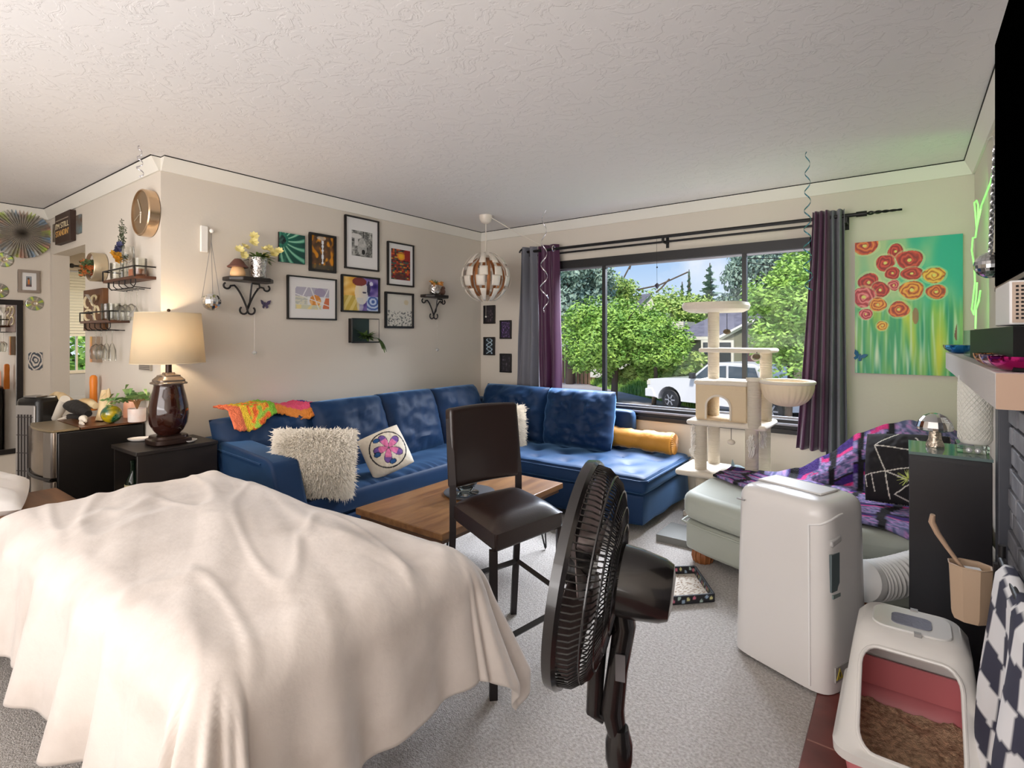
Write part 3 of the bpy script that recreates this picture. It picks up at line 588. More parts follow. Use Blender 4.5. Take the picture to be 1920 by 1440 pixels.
def drape(px, py):
    R_ = .10
    x0, x1, y0, y1 = BX0+R_, BX1-R_, BY0+R_, BY1-R_
    cx, cy = max(x0, min(x1, px)), max(y0, min(y1, py)); ox, oy = px-cx, py-cy; L = math.hypot(ox, oy)
    z = BZ+.006
    # wrinkles on top: long soft creases running across the bed, stronger to the left
    q = px*.55+py*1.0; wz = .010*noise.noise((px*2.2, py*2.2, 0))+.022*max(0, noise.noise(((px*.9-py*.3)*1.0, (py+px*.42)*6, 1)))**1.0+.004*noise.noise((px*2.5, (py+px*.38)*14, 2))+.009*max(0, 1-abs(noise.noise((px*.9, (py+px*.42)*3.2, 4)))*7)+.007*max(0, 1-abs(noise.noise((px*1.2+3, (py+px*.30)*5.5, 9)))*8)
    if L < 1e-6: return Vector((px, py, z+wz+.018*math.sin(PI*(px-x0)/(x1-x0))*math.sin(PI*(py-y0)/(y1-y0))))
    d = Vector((ox/L, oy/L, 0)); arc = R_*PI/2
    if L < arc: a = L/R_; out_, drop = R_*math.sin(a), R_*(1-math.cos(a))
    else: out_, drop = R_, R_+(L-arc)
    s = (px if abs(oy) > abs(ox) else py)*1.0
    ang_ = math.atan2(oy, ox); t = cx*1.0+cy*1.3+ang_*.9
    k = min(1, max(0, (L-.05)/.45)); corner = min(abs(d.x), abs(d.y))*1.41
    fold = k*(.034*math.sin(t*17+1.2*math.sin(t*5))+.02*math.sin(t*31+2)+.03*noise.noise((t*4, L*1.5, 0)))*(1.0 if oy < 0 else .45 if ox > 0 and abs(oy) < abs(ox) else .8)
    flare = k*(.03+.115*corner)+.02*k*k
    p = Vector((cx, cy, z+wz*(1-k)-drop*.97))+d*(out_+fold+flare)
    if p.z < .03: p.z = .03+.01*noise.noise((px*9, py*9, 0))
    return p
hem = .34
blm = MB(); NU, NV = 250, 170
blm.grid(lambda u, v: drape(BX0-.03+(BX1-BX0+.03+hem)*u, BY0-.37+(BY1-BY0+hem+.37)*v), NU, NV)
M_blank = mat('white_fleece', (222, 212, 204), .9, sheen=.4, var=((200, 189, 180), 5, .45, .75), bump=(34, .15, .01))
tag(blm.build('bed_blanket', M_blank, solid=.006, sub=0, sharp=180), 'off-white fleece blanket draped over the single bed', 'blanket')
pl = MB(); pillow(pl, .62, .42, .16, frame_M((BX0-.36, .36, .66), (.25, .97, -.12), (-.9, .2, .12)), 30, 3, .02, 3); tag(pl.build('bed_pillow', mat('pillow_white', (236, 232, 228), .8)), 'white pillow on the wooden shelf at the head of the bed', 'pillow')
# ---- pedestal fan, seen from behind its left
fc = Vector((-.519, .924, .890)); fd = Vector((-.955, -.297, .125)).normalized(); fs = Vector((0, 0, 1)).cross(fd).normalized(); fu = fd.cross(fs)
fan = thing('pedestal_fan', 'black pedestal fan with wire cage standing beside the bed', 'fan', (fc.x+.08, fc.y+.03, 0))
M_fan = mat('fan_black', (24, 21, 21), .22, coat=.3)
def P(a, r, ax): return fc+fs*(r*math.cos(a))+fu*(r*math.sin(a))+fd*ax
RR = .207
mb = MB(); mb._add([], []); N = 72
prof = [(RR-.010, .012), (RR+.002, .013), (RR+.005, -.004), (RR+.001, -.011), (RR-.010, -.010)]
vs_ = [P(2*PI*i/N, r, ax) for i in range(N) for r, ax in prof]; k = len(prof)
mb._add(vs_, [(i*k+j, i*k+(j+1) % k, ((i+1) % N)*k+(j+1) % k, ((i+1) % N)*k+j) for i in range(N) for j in range(k)]); mb.build('rim', M_fan, fan)
def cage(sign, depth):
    mb = MB(); n = 104
    for i in range(n):
        a = 2*PI*i/n; pts = []
        for r_, x_ in ((RR-.004, 0), (RR-.008, .35), (RR-.03, .68), (RR-.075, .88), (.06, 1.0)):
            sw = (1-r_/RR)*.35; pts.append(P(a+sw, r_, sign*depth*x_))
        mb.tube(pts, .0016, 4, caps=False)
    for r_, x_ in ((RR-.02, .55), (RR-.045, .77), (RR-.075, .88), (.10, .95), (.06, 1.0)):
        mb.tube([P(2*PI*i/60, r_, sign*depth*x_) for i in range(60)], .0022, 5, closed=True)
    return mb
cage(-1, .082).build('rear_grille', M_fan, fan); cage(1, .022).build('front_grille', M_fan, fan)
bd = mat('fan_blade', (104, 92, 90), .3, coat=.2)
for kk in range(5):
    a0 = kk*2*PI/5+.3
    mb = MB(); mb.grid(lambda u, v: P(a0+(u-.5)*(1.0-.1*v)+v*.35, .035+(.155)*v, -.01+.045*(u-.5)), 10, 10); mb.build('blade', bd, fan, solid=.002)
MB().tube([P(0, 0, .03), P(0, 0, -.03)], .036, 20).build('hub', M_fan, fan)
mb = MB(); ax0 = fc-fd*.060
mb.tube([ax0, ax0-fd*.008, ax0-fd*.055, ax0-fd*.10, ax0-fd*.115, ax0-fd*.12], [.055, .066, .064, .057, .05, .03], 36); mb.build('motor_housing', M_fan, fan)
pb = ax0-fd*.02+Vector((0, 0, -.055))
nk = MB(); nk.tube([pb+Vector((.0, 0, .02)), pb+Vector((.01, 0, -.03)), pb+Vector((-.005, 0, -.12)), pb+Vector((-.015, 0, -.20)), pb+Vector((-.005, 0, -.25))], [.026, .026, .024, .027, .02], 16, flat=.8); nk.build('neck', M_fan, fan)
cb = MB(); cb.tube([pb+Vector((-.03, -.01, -.03)), pb+Vector((-.045, -.01, -.13)), pb+Vector((-.05, -.01, -.215)), pb+Vector((-.03, -.005, -.225))], [.012, .017, .016, .01], 12); cb.build('control_panel', M_fan, fan)
po = pb+Vector((-.002, 0, -.24)); 
MB().tube([(po.x, po.y, po.z), (po.x, po.y, .02)], .0135, 16).build('pole', M_fan, fan)
MB().tube([(po.x, po.y, po.z+.01), (po.x, po.y, po.z-.02), (po.x, po.y, po.z-.05), (po.x, po.y, po.z-.09)], [.018, .026, .026, .017], 20).build('height_collar', M_fan, fan)
mb = MB(); mb.M = Matrix.Translation((po.x, po.y, 0)); mb.lathe([(0, 0), (.19, 0), (.20, .008), (.19, .022), (.05, .035), (.02, .06), (0, .06)], n=48); mb.build('base', M_fan, fan)
MB().box(tuple(pb+Vector((.012, -.024, -.1))), (.018, .003, .05), math.atan2(fd.y, fd.x)).build('rating_label', mat('label_grey', (92, 88, 90), .6), fan)
# ---- portable air conditioner
acn = Vector((-.36, 2.49, 0)); ang_ac = math.radians(-22)
ac = thing('portable_air_conditioner', 'tall white portable air conditioner standing on the carpet', 'air conditioner', acn, ang_ac)
def ac_sec(z):  # half width/half depth of a rounded section at height z, local coords
    t = z/.72; s = 1.0-.07*t-.0*t; 
    return .205*s, .17*(1.0-.10*t)
def acfn(u, v):
    z = .015+.70*v; hw, hd = ac_sec(z); cap = 1.0
    if v > .90: q = (v-.90)/.10; cap = max(.0, (1-q**2.6))**.5; z = .015+.63+.075*math.sin(q*PI/2); hw, hd = hw*(.35+.65*cap) if q < 1 else 0.001, hd*(.35+.65*cap) if q < 1 else .001
    a = 2*PI*u; n_ = 6; c, s_ = math.cos(a), math.sin(a); r = 1/(abs(c)**n_+abs(s_)**n_)**(1/n_)
    return Vector((hw*r*c, hd*r*s_, z))
mb = MB(); mb.grid(acfn, 96, 60, closeu=True); top = [acfn(i/96, 1) for i in range(96)]; mb._add(top, [tuple(range(96))]); mb.build('body', M_wplast, ac, local=True, sharp=60)
M_seam = mat('seam_grey', (150, 148, 146), .5)
# side panel border strip, top flap, recesses
def onac(x, y, z):   # push a point radially onto the surface
    hw, hd = ac_sec(z); n_ = 6; L = (abs(x/hw)**n_+abs(y/hd)**n_)**(1/n_); return Vector((x/L, y/L, z))
st_ = MB(); st_.tube([onac(.166, -.2, z)*1.0+Vector((.001, -.001, 0)) for z in [.03+.6*i/14 for i in range(15)]]+[onac(.168+.026*t/6, -.17+.13*t/6, .63+.04*math.sin(t/6*1.57))+Vector((.001, -.001, .0)) for t in range(1, 7)], .004, 8); st_.build('edge_trim', mat('trim_white', (240, 238, 236), .25), ac, local=True)
fl_ = MB(); fl_.box((-.02, .02, .7225), (.27, .13, .008), 0); fl_.build('louvre_flap', M_wplast, ac, local=True, bev=.004)
MB().tube([(-.155, .094, .722), (.115, .094, .722)], .003, 6).build('flap_gap', M_seam, ac, local=True); MB().tube([(-.155, -.055, .7225), (.115, -.055, .7225)], .0015, 6).build('flap_gap', M_seam, ac, local=True)
MB().box((.190, -.085, .575), (.014, .07, .028), R=rotm(('X', 12))).build('carry_handle', mat('recess', (190, 188, 186), .5), ac, local=True, bev=.008)
lb = MB(); lb.box((.1915, -.095, .46), (.010, .055, .14)); lb.build('energy_label', mat('label_dark', (92, 104, 106), .5), ac, local=True); MB().box((.1935, -.09, .372), (.010, .05, .014)).build('label_strip', mat('label_dark2', (120, 132, 130), .5), ac, local=True)
wl_ = MB(); wl_.box((.2045, -.045, .085), (.006, .14, .055)); wo = wl_.build('warning_label', mat('label_silver', (168, 164, 160), .5), ac, local=True)
y_ = MB(); y_.prism([(-.022, -.018), (.022, -.018), (0, .022)], 0, .002, R=Matrix(((0, 0, 1), (1, 0, 0), (0, 1, 0))), c=(.2077, -.09, .085)); yo = y_.build('warning_triangle', mat('warn_yellow', (200, 180, 60), .5), wo, local=True)
MB().box((.2100, -.09, .084), (.001, .005, .016)).build('flame_mark', M_dark, wo, local=True)
MB().box((-.155, -.1655, .655), (.036, .004, .006)).build('badge', M_seam, ac, local=True)
mb = MB(); p0 = Vector((.16, .10, .56)); mb.box(tuple(p0), (.05, .04, .05)); mb.build('cord_hook', M_plast, ac, local=True, bev=.008)
for x in (-.14, .14):
    for y in (-.11, .11): MB().cyl((x, y, 0), (x, y, .03), .018).build('caster', M_plast, ac, local=True)
# exhaust hose
hz = MB(); h0 = Vector((-.20, 2.56, .33)); hp_ = []
for i in range(110):
    t = i/109; hp_.append(h0+Vector((.05, .09, 0))*1.0+Vector((.13*t+.28*t*t, .20*t+.25*t*t, .0-.02*math.sin(t*PI)+.08*t*t)))
hz.tube(hp_, [.078+(.005 if i % 5 < 2 else -.005) if i > 14 else .083 for i in range(110)], 28)
tag(hz.build('exhaust_hose', mat('hose_white', (222, 220, 216), .5), sharp=180), 'white ribbed exhaust hose leaving the back of the air conditioner', 'hose')
# ================================================================ CURTAINS AND ROD
yr = YB-.11
rod = thing('curtain_rod', 'black double curtain rod above the big window', 'curtain rod', (-1.6, yr, 2.2))
rL, rR = at(985, 470, Y=yr), at(1612, 406, Y=yr); zr = (rL.z+rR.z)/2
MB().cyl((rL.x, yr, zr), (rR.x, yr, zr), .013).build('front_rod', M_blackm, rod); MB().cyl((rL.x+.1, yr+.05, zr-.035), (rR.x-.1, yr+.05, zr-.035), .009).build('rear_rod', M_blackm, rod)
xm = at(1243, 445, Y=yr).x
for x in (rL.x+.06, xm, rR.x-.08): MB().b2(x-.012, x+.012, YB-.008, YB, zr-.08, zr+.03).b2(x-.008, x+.008, yr-.005, YB, zr-.05, zr-.035).b2(x-.008, x+.008, yr-.01, yr+.01, zr-.05, zr-.01).build('bracket', M_blackm, rod)
tw = MB()
for ph in (0, PI): tw.tube([(rR.x+.0+.23*t/30, yr+.010*math.cos(t*.6+ph)*(1-t/34), zr+.010*math.sin(t*.6+ph)*(1-t/34)) for t in range(31)], .006, 6)
tw.cyl((rR.x-.02, yr, zr), (rR.x+.04, yr, zr), .018); tw.build('finial', M_blackm, rod)
sc = MB(); sc.tube([(rL.x-.00-.05*math.cos(t*.35)*(1-t/26)-.02, yr, zr+.04*math.sin(t*.35)*(1-t/30)) for t in range(22)], .008, 6); sc.build('finial', M_blackm, rod)
def curtain(name, label, x0t, x1t, x0b, x1b, zt, zb, m, folds, amp, yoff=0, tie=None, seed=0, rings=None):
    th = thing(name, label, 'curtain', ((x0t+x1t)/2, yr+yoff, zb), group=None); nf = folds
    def fn(u, v):
        k = v**1.3; a = x0t+(x0b-x0t)*k; b = x1t+(x1b-x1t)*k
        if tie: a, b = tie(a, b, v)
        uu = u+.012*math.sin(v*5+u*20+seed); am = amp*(.8+.4*math.sin(v*3+seed+u*4))
        return Vector((a+(b-a)*u+am*.35*math.cos(uu*nf*2*PI)*.3, yr+yoff+am*math.sin(uu*nf*2*PI)+.015*noise.noise((u*4, v*3, seed)), zt+(zb-zt)*v))
    mb = MB(); mb.grid(fn, int(nf*18), 60); mb.build('panel', m, th, solid=.003, sharp=180)
    if rings:
        for x, y in rings:
            r = MB(); r.tube([(x, y+.024*math.cos(t*PI/10), zr+.026*math.sin(t*PI/10)) for t in range(20)], .005, 6, closed=True); r.build('grommet', mat('chrome', (215, 215, 215), .15, 1), th)
    return th
M_cg = mat('curtain_grey', (112, 112, 120), .75, sheen=.2); M_cp = mat('curtain_purple', (72, 26, 62), .5, sheen=.4)
def X_(px, py, Y=None): return at(px, py, Y=Y or yr).x
curtain('grey_curtain', 'grey curtain left of the window, behind the sofa corner', X_(976, 470), X_(1008, 470), X_(968, 700), X_(1012, 700), zr+.045, .75, M_cg, 2.5, .042, .0, seed=1)
curtain('purple_curtain', 'dark purple curtain at the left side of the window, hanging free', X_(1008, 470), X_(1046, 470), X_(1012, 700), X_(1050, 700), zr+.045, .75, M_cp, 2.2, .038, .0, seed=2, rings=[(X_(1041, 470), yr-.028)])
def tie(a, b, v):
    s = min(1, max(0, (v-.45)/.28)); e = max(0, (v-.73)/.27)
    return a+(.02-.10*s*0)*s-.10*e, b-.06*s-.0*e
curtain('purple_curtain', 'dark purple curtain at the right side of the window, with its hem caught short', X_(1524, 420), X_(1556, 418), X_(1493, 840), X_(1552, 848), zr+.045, at(1520, 842, Y=yr).z, M_cp, 3.2, .036, -.03, seed=3)
curtain('grey_curtain', 'grey curtain right of the window, beside the poppy painting', X_(1553, 418), X_(1585, 405), X_(1545, 840), X_(1592, 840), zr+.045, .02, M_cg, 2.6, .04, .0, seed=4)

# ================================================================ WALL ART
M_black = mat('frame_black', (24, 20, 20), .4); M_mat = mat('mat_board', (228, 226, 224), .8)
def cl(c): return tuple(max(0, min(255, v)) for v in c)
def mix(a, b, t): return tuple(x+(y-x)*t for x, y in zip(a, b))
def N(x, y, z=0): return noise.noise((x, y, z))
def wall_pic(name, label, cat, wall, tl, tr_, bl_, br_, fr, matw, colfn, res=(50, 60), fcol=None, depth=.02, group=None, glass=True, imgbox=None, tilt=0):
    """a picture hung on a wall ('A' picture wall, 'B' window wall, 'E' mirror wall, 'C' shelf wall); corners are pixels"""
    kw = {'A': dict(X=XA+depth), 'B': dict(Y=YB-depth), 'E': dict(X=XE+depth), 'C': dict(Y=YC-depth)}[wall]
    p = [at(*q, **kw) for q in (tl, tr_, bl_, br_)]
    if wall in 'AE': a0, a1 = (p[0].y+p[2].y)/2, (p[1].y+p[3].y)/2
    else: a0, a1 = (p[0].x+p[2].x)/2, (p[1].x+p[3].x)/2
    z1, z0 = (p[0].z+p[1].z)/2, (p[2].z+p[3].z)/2
    w, h = a1-a0, z1-z0
    if wall == 'A': M = Matrix(((0, 0, 1, XA), (1, 0, 0, (a0+a1)/2), (0, 1, 0, (z0+z1)/2), (0, 0, 0, 1)))
    elif wall == 'E': M = Matrix(((0, 0, 1, XE), (1, 0, 0, (a0+a1)/2), (0, 1, 0, (z0+z1)/2), (0, 0, 0, 1)))
    elif wall == 'B': M = Matrix(((1, 0, 0, (a0+a1)/2), (0, 0, -1, YB), (0, 1, 0, (z0+z1)/2), (0, 0, 0, 1)))
    else: M = Matrix(((1, 0, 0, (a0+a1)/2), (0, 0, -1, YC), (0, 1, 0, (z0+z1)/2), (0, 0, 0, 1)))
    M = M @ Matrix.Rotation(math.radians(tilt), 4, 'Z')
    th = thing(name, label, cat, M.translation, 0, group)
    if fr:
        f = MB(); f.M = M
        for x0, x1, y0, y1 in ((-w/2, w/2, h/2-fr, h/2), (-w/2, w/2, -h/2, -h/2+fr), (-w/2, -w/2+fr, -h/2+fr, h/2-fr), (w/2-fr, w/2, -h/2+fr, h/2-fr)): f.b2(x0, x1, y0, y1, 0.001, depth)
        f.build('frame', fcol or M_black, th, bev=.0015)
        iw, ih = w-2*fr, h-2*fr; dz = depth*.45
        if matw: b = MB(); b.M = M; b.b2(-iw/2, iw/2, -ih/2, ih/2, .002, dz); b.build('mat_board', M_mat, th); iw -= 2*matw[0]; ih -= 2*matw[1]; dz += .001
    else:
        iw, ih = w, h; dz = depth
        b = MB(); b.M = M; b.b2(-w/2, w/2, -h/2, h/2, .001, depth-.001); b.build('canvas_body', fcol or M_mat, th)
    ox, oy, iw2, ih2 = 0, 0, iw, ih
    g = MB(); g.M = M; g.grid(lambda u, v: ((u-.5)*iw, (v-.5)*ih, dz), *res, colfn=lambda u, v: cl(colfn(u, 1-v)))
    g.build('print', mat('print_paper', (200, 200, 200), .45, attr=True), th, sharp=180)
    return th
def blob(u, v, cx, cy, rx, ry): return ((u-cx)/rx)**2+((v-cy)/ry)**2
def pic_green(u, v):
    c = (14, 40, 40); r = math.hypot(u-.1, v-.25); a = math.atan2(v-.25, u-.1)
    s = abs(math.sin(a*8+r*2.5)); 
    if r > .25 and s > .80 and u < .97: c = mix((20, 120, 90), (190, 230, 200), min(1, (s-.8)*5)*(1-r*.4))
    elif r > .15: c = mix((14, 60, 55), (20, 120, 95), max(0, 1-r)*.9)
    if u < .35: c = mix(c, (150, 210, 180), .55*max(0, N(u*12, v*9)+.4)*(1-u*2))
    if blob(u, v, .2, .27, .07, .05) < 1: c = (10, 25, 30)
    return c
def pic_fall(u, v):
    c = mix((62, 44, 30), (120, 78, 40), .5+N(u*5, v*6)); n = N(u*6, v*5, 3)
    if n > .12: c = mix(c, (214, 140, 24), min(1, (n-.1)*5))
    if abs(u-.5) < .035+.015*N(0, v*9) and .12 < v < .82: c = (232, 236, 240)
    if v > .85: c = mix(c, (60, 66, 60), .6)
    if blob(u, v, .45, .06, .2, .06) < 1: c = mix(c, (226, 214, 200), .7)
    return c
def pic_mush(u, v):
    t = N(u*14, v*16)*70+N(u*5, v*5, 4)*90+120; c = (t, t, t*.97)
    if blob(u, v, .2, .22, .28, .10) < 1: c = (214, 212, 208)
    if abs(u-.22) < .08 and .3 < v < .6: c = (205, 203, 200)
    if blob(u, v, .5, .62, .16+.1*v, .35) < 1: c = mix(c, (205, 204, 200), .7)
    if blob(u, v, .56, .82, .09, .1) < 1: c = (24, 24, 24)
    if abs(u-.56) < .02 and v < .25: c = (40, 40, 40)
    return c
def pic_store(u, v):
    k = int(u*11)+int(v*20)*7; rn_ = random.Random(k); c = rn_.choice([(160, 40, 36), (196, 88, 40), (90, 60, 40), (60, 90, 80), (120, 30, 40), (196, 150, 60), (44, 36, 44)])
    if blob(u, v, .52, .22, .2, .14) < 1: c = mix((236, 190, 40), (226, 120, 40), blob(u, v, .52, .22, .2, .14))
    if abs((v*4) % 1-.5) < .04: c = (30, 20, 20)
    if v > .78 and .2 < u < .75: c = mix(c, (84, 40, 40), .7)
    if u > .72 and v < .35: c = (150, 34, 30)
    return c
def pic_mid(u, v):
    c = (222, 222, 222) 
    if v < .42: c = (176, 172, 186) if (u*1.3+v*.4) % .42 > .04 else (232, 230, 230)
    if .42 <= v < .78 and u < .35: c = (214, 210, 190) if N(u*12, v*12) > 0 else (188, 190, 180)
    if blob(u, v, .72, .2, .17, .2) < 1: c = (158, 148, 172)
    if blob(u, v, .58, .60, .17, .27) < 1: c = (214, 138, 60) if N(u*8, v*5, 1) < .1 else (236, 180, 110)
    if u > .80 and v > .45 and v < .95: c = (205, 110, 70) if u+v*.2 > .98 else (230, 228, 226)
    if v > .8 and u < .75: c = (206, 206, 180) if N(u*9, v*4, 2) > 0 else (232, 214, 150)
    if abs(v-.32-u*.5) < .02 or abs(u-.44-.25*v) < .012: c = (236, 234, 232)
    return c
def pic_face(u, v):
    c = mix((228, 168, 60), (246, 206, 120), .5+N(u*5, v*6)*1.2) if u < .45 else mix((70, 50, 130), (150, 130, 190), .5+N(u*6, v*6, 2)*1.3)
    if v > .55 and u < .4: c = (222, 200, 120) if math.sin((u*30+v*14)) > .2 else (200, 170, 70)
    if v > .55 and u > .68: c = (70, 100, 170) if math.sin(math.hypot(u-.85, v-.7)*60) > 0 else (190, 205, 230)
    if blob(u, v, .52, .45, .19, .36) < 1: c = mix((240, 222, 190), (196, 200, 216), max(0, (u-.4)*2.4))
    if blob(u, v, .46, .12, .2, .13) < 1 and v < .24: c = (128, 50, 40)
    if blob(u, v, .72, .3, .05, .22) < 1: c = (44, 40, 80)
    if blob(u, v, .60, .44, .06, .03) < 1: c = (60, 54, 80)
    if blob(u, v, .48, .75, .1, .3) < 1 and v > .6: c = mix(c, (200, 204, 206), .6)
    if blob(u, v, .80, .16, .05, .06) < 1: c = (226, 222, 240)
    return c
def pic_hills(u, v):
    c = (212, 208, 198)
    if v < .9 and blob(u, v, .77, .24, .09, .08) < 1: c = (206, 192, 160)
    if v > .5:
        n = N(u*16, v*16, 4)+N(u*34, v*30, 1)*.6
        if n > .30-.3*(v-.6): c = (90, 92, 90)
        elif n > .2-.2*(v-.6): c = (150, 150, 144)
    return c
wall_pic('art_print', 'square unframed print of a green masked figure with white rays', 'picture', 'A', (524, 434), (573, 443), (523, 489), (571, 497), 0, None, pic_green, (60, 60), M_black, .018, 'pictures on the picture wall')
wall_pic('framed_photo', 'black framed picture of a white waterfall among orange leaves', 'picture', 'A', (582, 434), (632, 444), (580, 507), (630, 513), .018, None, pic_fall, (44, 60), None, .02, 'pictures on the picture wall')
wall_pic('framed_photo', 'tall framed black and white mushroom photograph, topmost on the wall', 'picture', 'A', (649, 401), (713, 416), (647, 502), (710, 510), .012, (.055, .10), pic_mush, (50, 70), None, .022, 'pictures on the picture wall')
wall_pic('framed_print', 'framed tall print of red and orange shop shelves with white border', 'picture', 'A', (729, 451), (778, 461), (727, 534), (776, 539), .012, (.03, .045), pic_store, (44, 80), None, .022, 'pictures on the picture wall')
wall_pic('framed_print', 'wide white-bordered abstract print with an orange sun shape', 'picture', 'A', (541, 514), (633, 525), (539, 597), (631, 602), .010, (.055, .07), pic_mid, (80, 60), None, .022, 'pictures on the picture wall')
wall_pic('framed_painting', 'framed face painting, one half gold and the other half violet', 'picture', 'A', (642, 513), (714, 522), (641, 584), (712, 588), .014, None, pic_face, (70, 60), None, .022, 'pictures on the picture wall')
wall_pic('framed_drawing', 'framed grey ink drawing of plants below a pale sun', 'picture', 'A', (724, 545), (777, 552), (723, 614), (776, 617), .018, None, pic_hills, (50, 60), None, .022, 'pictures on the picture wall')
# plant in a half-open square shadow frame
th = thing('plant_frame', 'small square wall frame holding a trailing green fern', 'planter', at(684, 620, X=XA))
a, b = at(659, 597, X=XA+.04), at(710, 642, X=XA+.04); y0, y1, z0, z1 = a.y, b.y, b.z, a.z
MB().b2(XA+.001, XA+.01, y0, y0+(y1-y0)*.72, z0, z1).build('backing', mat('dark_teal', (40, 58, 56), .6), th)
f = MB(); r_ = .004
for q in ([(XA+.045, y0, z0), (XA+.045, y1, z0), (XA+.045, y1, z1), (XA+.045, y0, z1)],): f.tube(q, r_, 4, closed=True)
f.b2(XA+.001, XA+.05, y0, y0+.008, z0, z1).b2(XA+.001, XA+.05, y0, y1, z0, z0+.008); f.build('frame', M_black, th)
def fronds(mb, c, n, L, rn, droop=.5, spread=1, wid=.011, up=.6, bias=(0, 0, 0)):
    for i in range(n):
        a = rn.random()*2*PI; d = Vector((math.cos(a)*spread, math.sin(a)*spread, up*rn.uniform(.4, 1.3)))+Vector(bias); d.normalize(); l = L*rn.uniform(.6, 1.1); p = Vector(c); pts = [p.copy()]
        for k in range(5): d = (d+Vector((0, 0, -droop*.35))).normalized(); p = p+d*l/5; pts.append(p.copy())
        s_ = d.cross(Vector((0, 0, 1))); s_ = (s_.normalized() if s_.length > .01 else Vector((1, 0, 0)))*wid
        vs_ = []
        for k, q in enumerate(pts): wq = math.sin(PI*(k+.6)/6.2); vs_ += [q-s_*wq, q+s_*wq]
        mb._add(vs_, [(2*k, 2*k+1, 2*k+3, 2*k+2) for k in range(5)])
M_fern = mat('fern_green', (92, 120, 52), .5, var=((50, 78, 34), 30)); rn = random.Random(5)
mb = MB(); fronds(mb, (XA+.04, (y0+y1)/2+.0, z0+.03), 80, .13, rn, .5, .9, .011, .9, (.5, .1, .1)); fronds(mb, (XA+.05, y1-.03, z0+.04), 10, .15, rn, 1.2, .3, .012, .2, (.2, 1.1, -.3)); mb.build('fern', M_fern, th, flat=True)
# four little frames beside the grey curtain
def small(kind):
    def f(u, v):
        c = (34, 30, 38); 
        if kind == 0: c = mix(c, (110, 90, 96), max(0, N(u*7, v*9)*1.6)) if blob(u, v, .5, .55, .4, .42) < 1 else c
        if kind == 1: c = mix((46, 36, 62), (130, 100, 160), max(0, N(u*10, v*12, 2)*2))
        if kind == 2: c = (176, 200, 214) if abs(u-.5-.28*math.sin(v*11)) < .07 or abs(u-.5+.28*math.sin(v*11+.6)) < .06 else (30, 36, 44)
        if kind == 3: c = mix((36, 34, 40), (84, 76, 88), max(0, N(u*6, v*8, 7)*1.8))
        return c
    return f
for k, (tl, tr_, bl_, br_, lb) in enumerate([((906, 572), (927, 573), (906, 607), (927, 607), 'small black frame with a faint brown motif, highest of the four'), ((937, 600), (958, 601), (936, 635), (957, 636), 'small black frame with a purple speckled picture'), ((906, 632), (927, 632), (906, 666), (926, 666), 'small black frame with a pale blue twisting pattern'), ((937, 663), (958, 663), (936, 698), (957, 699), 'small black frame with a dim grey picture, lowest of the four')]):
    wall_pic('small_framed_picture', lb, 'picture', 'B', tl, tr_, bl_, br_, .014, None, small(k), (24, 36), None, .02, 'small frames in the corner')
# poppy painting
ROSES = [(.10, .03, .13, .065, 0), (.40, .09, .075, .055, 1), (.30, .17, .09, .06, 1), (.53, .16, .12, .07, 1), (.37, .25, .07, .045, 1), (.55, .26, .10, .045, 1), (.75, .28, .10, .055, 3), (.14, .31, .10, .07, 1), (.38, .34, .06, .04, 2), (.25, .37, .085, .06, 1), (.55, .38, .11, .065, 4), (.77, .40, .085, .05, 0), (.09, .42, .11, .075, 2), (.23, .48, .08, .05, 4), (.43, .52, .095, .058, 0), (.11, .55, .065, .04, 2), (.27, .64, .055, .035, 3)]
RC = [((206, 72, 40), (240, 140, 60)), ((178, 34, 34), (226, 80, 60)), ((206, 60, 74), (240, 150, 150)), ((232, 150, 40), (246, 200, 90)), ((224, 110, 36), (246, 180, 70))]
def poppy(u, v):
    n = N(u*6, v*4); st_ = N(u*26, v*2.2, 3)
    c = mix((176, 196, 150), (60, 172, 140), min(1, max(0, u*1.1-.15+n*.8)))
    c = mix(c, (20, 170, 150), min(1, max(0, (u-.45)*2.2+n*.7))*max(0, min(1, (.55-v)*5)))
    w5 = max(0, min(1, (v-.42+.1*N(u*14, 1))*7)); c = mix(c, mix((126, 186, 110), (30, 146, 110), .5+st_*1.3), w5); c = mix(c, (206, 206, 60), w5*max(0, N(u*7, v*2, 9)*1.9)); c = mix(c, (206, 222, 196), w5*max(0, N(u*34, v*4, 5)*1.4))
    if .70 < u < .95 and .5 < v < .75 and N(u*12, v*6, 8) > .2: c = (130, 80, 70)
    if blob(u, v, .585, .57, .03, .06) < 1: c = mix(c, (190, 50, 50), .5)
    for cx, cy, rx, ry, k in ROSES:
        e = blob(u+.008*N(v*20, u*20), v, cx, cy, rx, ry)
        if e < 1.5:
            a = math.atan2((v-cy)/ry, (u-cx)/rx); r = math.sqrt(e)
            if e < 1.05+.12*math.sin(a*3+cx*30):
                s_ = math.sin(r*15+a*1.0+cx*40+3.5*N(u*24, v*24, cx*9)); c = mix(RC[k][0], RC[k][1], max(0, s_)*.9); 
                if s_ < -.75: c = mix(c, (110, 20, 24), .55)
                if r < .18: c = (226, 206, 110)
            else: c = mix(c, (214, 214, 160), .5)
    return c
wall_pic('poppy_painting', 'large unframed canvas of red and orange flowers on turquoise', 'painting', 'B', (1606, 453), (1808, 440), (1600, 698), (1803, 707), 0, None, poppy, (230, 280), M_mat, .035)
